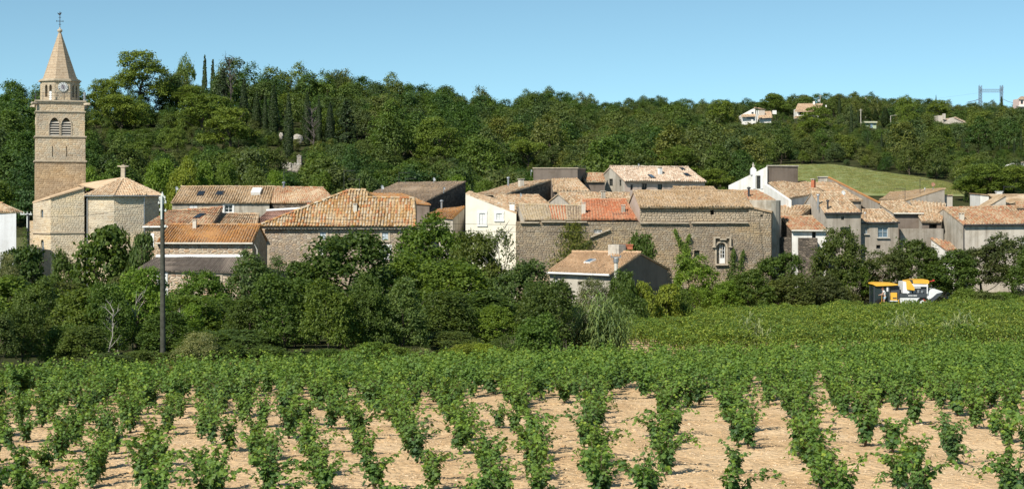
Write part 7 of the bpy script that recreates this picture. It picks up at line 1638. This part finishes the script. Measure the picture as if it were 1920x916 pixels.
vbox(v4, 'wall', 1759, 216.5, 1771, 231, v4D, 5, M_VS); vbox(v4, 'chimney', 1769, 213, 1773, 224, v4D - 1, 1.5, M_VS); vroof(v4, [(1769, 228), (1790, 225), (1792, 219.5), (1774, 223)], .3, T_PINK, v4D, v4D + 5); mb = MB(); mb.prism([ray(a, b, v4D - .5) for a, b in ((1769, 229.5), (1789, 220), (1814, 231), (1814, 236), (1769, 236))][::-1], (0, 5, 0)); mb.build('gable', M_VS, v4); vroof(v4, [(1789, 219.5), (1815, 231), (1815, 230.5), (1790, 219)], .25, T_PINK, v4D - .8, v4D + 6)
v5D = 640.0; v5 = empty('pink_house', (ray(1916, 200, v5D).x, v5D, villa_base(1916, v5D)), 'tall pale pink house with balcony at the right skyline', 'house')
vbox(v5, 'wall', 1911, 185, 1960, 206, v5D, 8, plain('pale_pink_paint', (.72, .56, .5), .8, .2)); vroof(v5, [(1909, 185), (1962, 185), (1956, 181), (1914, 181)], .3, T_PINK, v5D - .6, v5D + 4); vbox(v5, 'balcony', 1909.5, 198, 1962, 200, v5D - 2, 2, M_VW); vbox(v5, 'window', 1914, 188, 1918, 195, v5D - .06, .1, M_GLASS)
v6D = 240.0; v6 = empty('white_shed', (ray(1915, 312, v6D).x, v6D, villa_base(1915, v6D)), 'small white gabled building with pink roof at the right edge above the pines', 'house')
mb = MB(); mb.prism([ray(a, b, v6D) for a, b in ((1907, 309), (1918, 304.5), (1935, 312), (1935, 330), (1907, 330))][::-1], (0, 6, 0)); mb.build('wall', M_VW, v6); vroof(v6, [(1905.5, 309.5), (1906, 310), (1918.5, 304.6), (1918, 303.6)], .15, T_PINK, v6D - .3, v6D + 6)
# lattice pylon
pD = 800.0; py_ = empty('electricity_pylon', (ray(1860, 215, pD).x, pD, g(ray(1860, 215, pD).x, pD)), 'bluish steel portal pylon standing on the right skyline', 'pylon'); M_PYL = plain('pylon_steel', (.20, .25, .32), .6, .3, .3)
Pp = lambda x, y: ray(x, y, pD); W_ = .14
for x0, x1 in ((1836.5, 1841), (1876.5, 1880.5)):
    mb = MB(); ys = np.linspace(162, 222, 13)
    for d in (0, 1.4):
        o_ = Vector((0, d, 0))
        for x in (x0, x1): mb.bar(Pp(x, 160) + o_, Pp(x, 226) + o_, W_)
        for k in range(12): mb.bar(Pp(x0, ys[k]) + o_, Pp(x1, ys[k + 1]) + o_, W_ * .7); mb.bar(Pp(x1, ys[k]) + o_, Pp(x0, ys[k + 1]) + o_, W_ * .7)
    mb.build('lattice_leg', M_PYL, py_)
for s, xs in ((-1, (1828, 1836)), (1, (1841, 1849))): 
    mb = MB(); mb.bar(Pp(1838.5 + s * 2, 188), Pp(xs[0] if s < 0 else xs[1], 203), W_); mb.build('brace', M_PYL, py_)
mb = MB()
for y in (167.5, 173): mb.bar(Pp(1835, y), Pp(1882, y), W_)
for k in range(12): mb.bar(Pp(1836 + k * 3.7, 167.5), Pp(1837.8 + k * 3.7, 173), W_ * .7); mb.bar(Pp(1837.8 + k * 3.7, 173), Pp(1839.6 + k * 3.7, 167.5), W_ * .7)
mb.build('crossbeam', M_PYL, py_)
for x in (1836.5, 1880): 
    mb = MB(); mb.bar(Pp(x, 167), Pp(x, 159), .12); mb.bar(Pp(x, 167), Pp(x + 2.5, 163), .1); mb.build('peak', M_PYL, py_)
for x0, y0, x1, y1, lab in ((1840, 184, 1815, 191, 'dark line sagging left from the pylon leg'), (1838, 186, 1812, 192, 'second dark line sagging left from the pylon leg'), (1881, 186, 1900, 193, 'dark line leaving the pylon to the right'), (1700, 190, 1838, 174, 'long faint power line left of the pylon')):
    p, q = ray(x0, y0, pD), ray(x1, y1, pD); mb = MB(); mb.tube([p, p.lerp(q, .5) - Vector((0, 0, .3)), q], [.14 if abs(x1 - x0) < 40 else .04] * 3, 4); link(bpy.data.objects.new('power_line', mb.mesh('power_line', M_PYL)), None, lab, 'power line')
M_CPOLE = plain('concrete_pole', (.42, .39, .33), .9, .1)
for px, yt, yb, D, lab, lamp in ((1614, 204, 242, 470, 'concrete pole left of the green hut', 0), (1670, 217, 246, 470, 'street lamp pole right of the green hut', 1), (1772.5, 246, 268, 420, 'concrete pole low on the right hill', 0), (1538, 178, 205, 575, 'utility pole with crossarm right of the two storey villa', 2), (1623, 182, 204, 560, 'slim grey pole on the right skyline', 0), (1704, 236, 256, 440, 'slim pale pole below the tall pine', 0)):
    p, q = ray(px, yb, D), ray(px, yt, D); z0 = g(p.x, D); r = empty('hillside_pole', (p.x, D, z0), lab, 'pole'); mb = MB(); mb.bar(Vector((p.x, D, z0 - .3)), q, .17, 0, 6, .11); mb.build('shaft', M_CPOLE, r)
    mb = MB()
    if lamp == 1: mb.bar(q, q + Vector((1.6, 0, .15)), .07); mb.box(q + Vector((1.5, 0, .08)), (.7, .25, .14)); mb.build('lamp_arm', M_CPOLE, r)
    else: mb.box(q - Vector((0, 0, .5)), (1.3 if lamp else .9, .12, .14)); mb.build('crossarm', M_CPOLE, r)
    if lamp == 2: mb = MB(); mb.box(q - Vector((.55, .1, 2.6)), (.8, .5, .9)); mb.build('transformer', M_GREYP, r)
# pale rock and ruined wall among the cypresses
M_ROCK = stone_rubble('limestone_rock', [(.5, .47, .42), (.58, .55, .5), (.42, .38, .33)], (.3, .27, .22), .9, .5)
def rock(px, py, D, wpx, hpx, label, seed, name='rock', cat='rock'):
    r_ = np.random.default_rng(seed); s = F / D; bm = bmesh.new(); bmesh.ops.create_icosphere(bm, subdivisions=2, radius=.5)
    for q in bm.verts: q.co *= r_.uniform(.8, 1.18); q.co.x *= wpx / s; q.co.y *= wpx / s * .7; q.co.z *= hpx / s
    me = bpy.data.meshes.new(name); bm.to_mesh(me); bm.free(); me.materials.append(M_ROCK); o = bpy.data.objects.new(name, me); o.location = ray(px, py, D); link(o, None, label, cat)
rD = solve_D(556, 272); rock(557, 261, rD - 2, 22, 20, 'pale limestone rock between two cypresses', 1); rock(527, 255, rD - 2, 8, 14, 'small pale rock left of the foremost cypress', 2)
uD = solve_D(548, 322); 
for k, (x0, y0, x1, y1, lab) in enumerate(((529, 307, 548, 314, 'low white ruined wall below the cypresses'), (557, 294, 566, 314, 'pale standing stone block below the cypresses'), (548, 309, 559, 318, 'tumbled grey blocks below the cypresses'))):
    r = empty('ruined_wall', (ray(x0, y1, uD).x, uD, ray(x0, y1, uD).z - 1), lab, 'ruin'); a, b = ray(x0, y1 + 6, uD - 2), ray(x1, y0, uD - 2); mb = MB(); mb.box(Vector(((a.x + b.x) / 2, uD - 2, a.z)), (b.x - a.x, 1.2, b.z - a.z), None, 0, .86); mb.build('wall', M_ROCK, r)
    for j in range(3): 
        mb = MB(); mb.box(Vector((a.x + (b.x - a.x) * (j + .5) / 3, uD - 2.2, b.z - .05)), ((b.x - a.x) / 4, .7, .25 + .2 * (j % 2))); mb.build('stone', M_ROCK, r)
for px, py, lab, w_ in ((752, 308, 'white garden wall piece glimpsed between hill trees', .55), (769, 324, 'small white post beside blue sheeting among the hill trees', .35)):
    D = min(solve_D(px, py + 4) - 3, 300); a = ray(px, py, D); r = empty('garden_wall', (a.x, D, g(a.x, D)), lab, 'wall'); mb = MB(); mb.box(Vector((a.x, D, g(a.x, D) - .3)), (w_, .3, a.z - g(a.x, D) + .8)); mb.build('wall', M_VW, r)
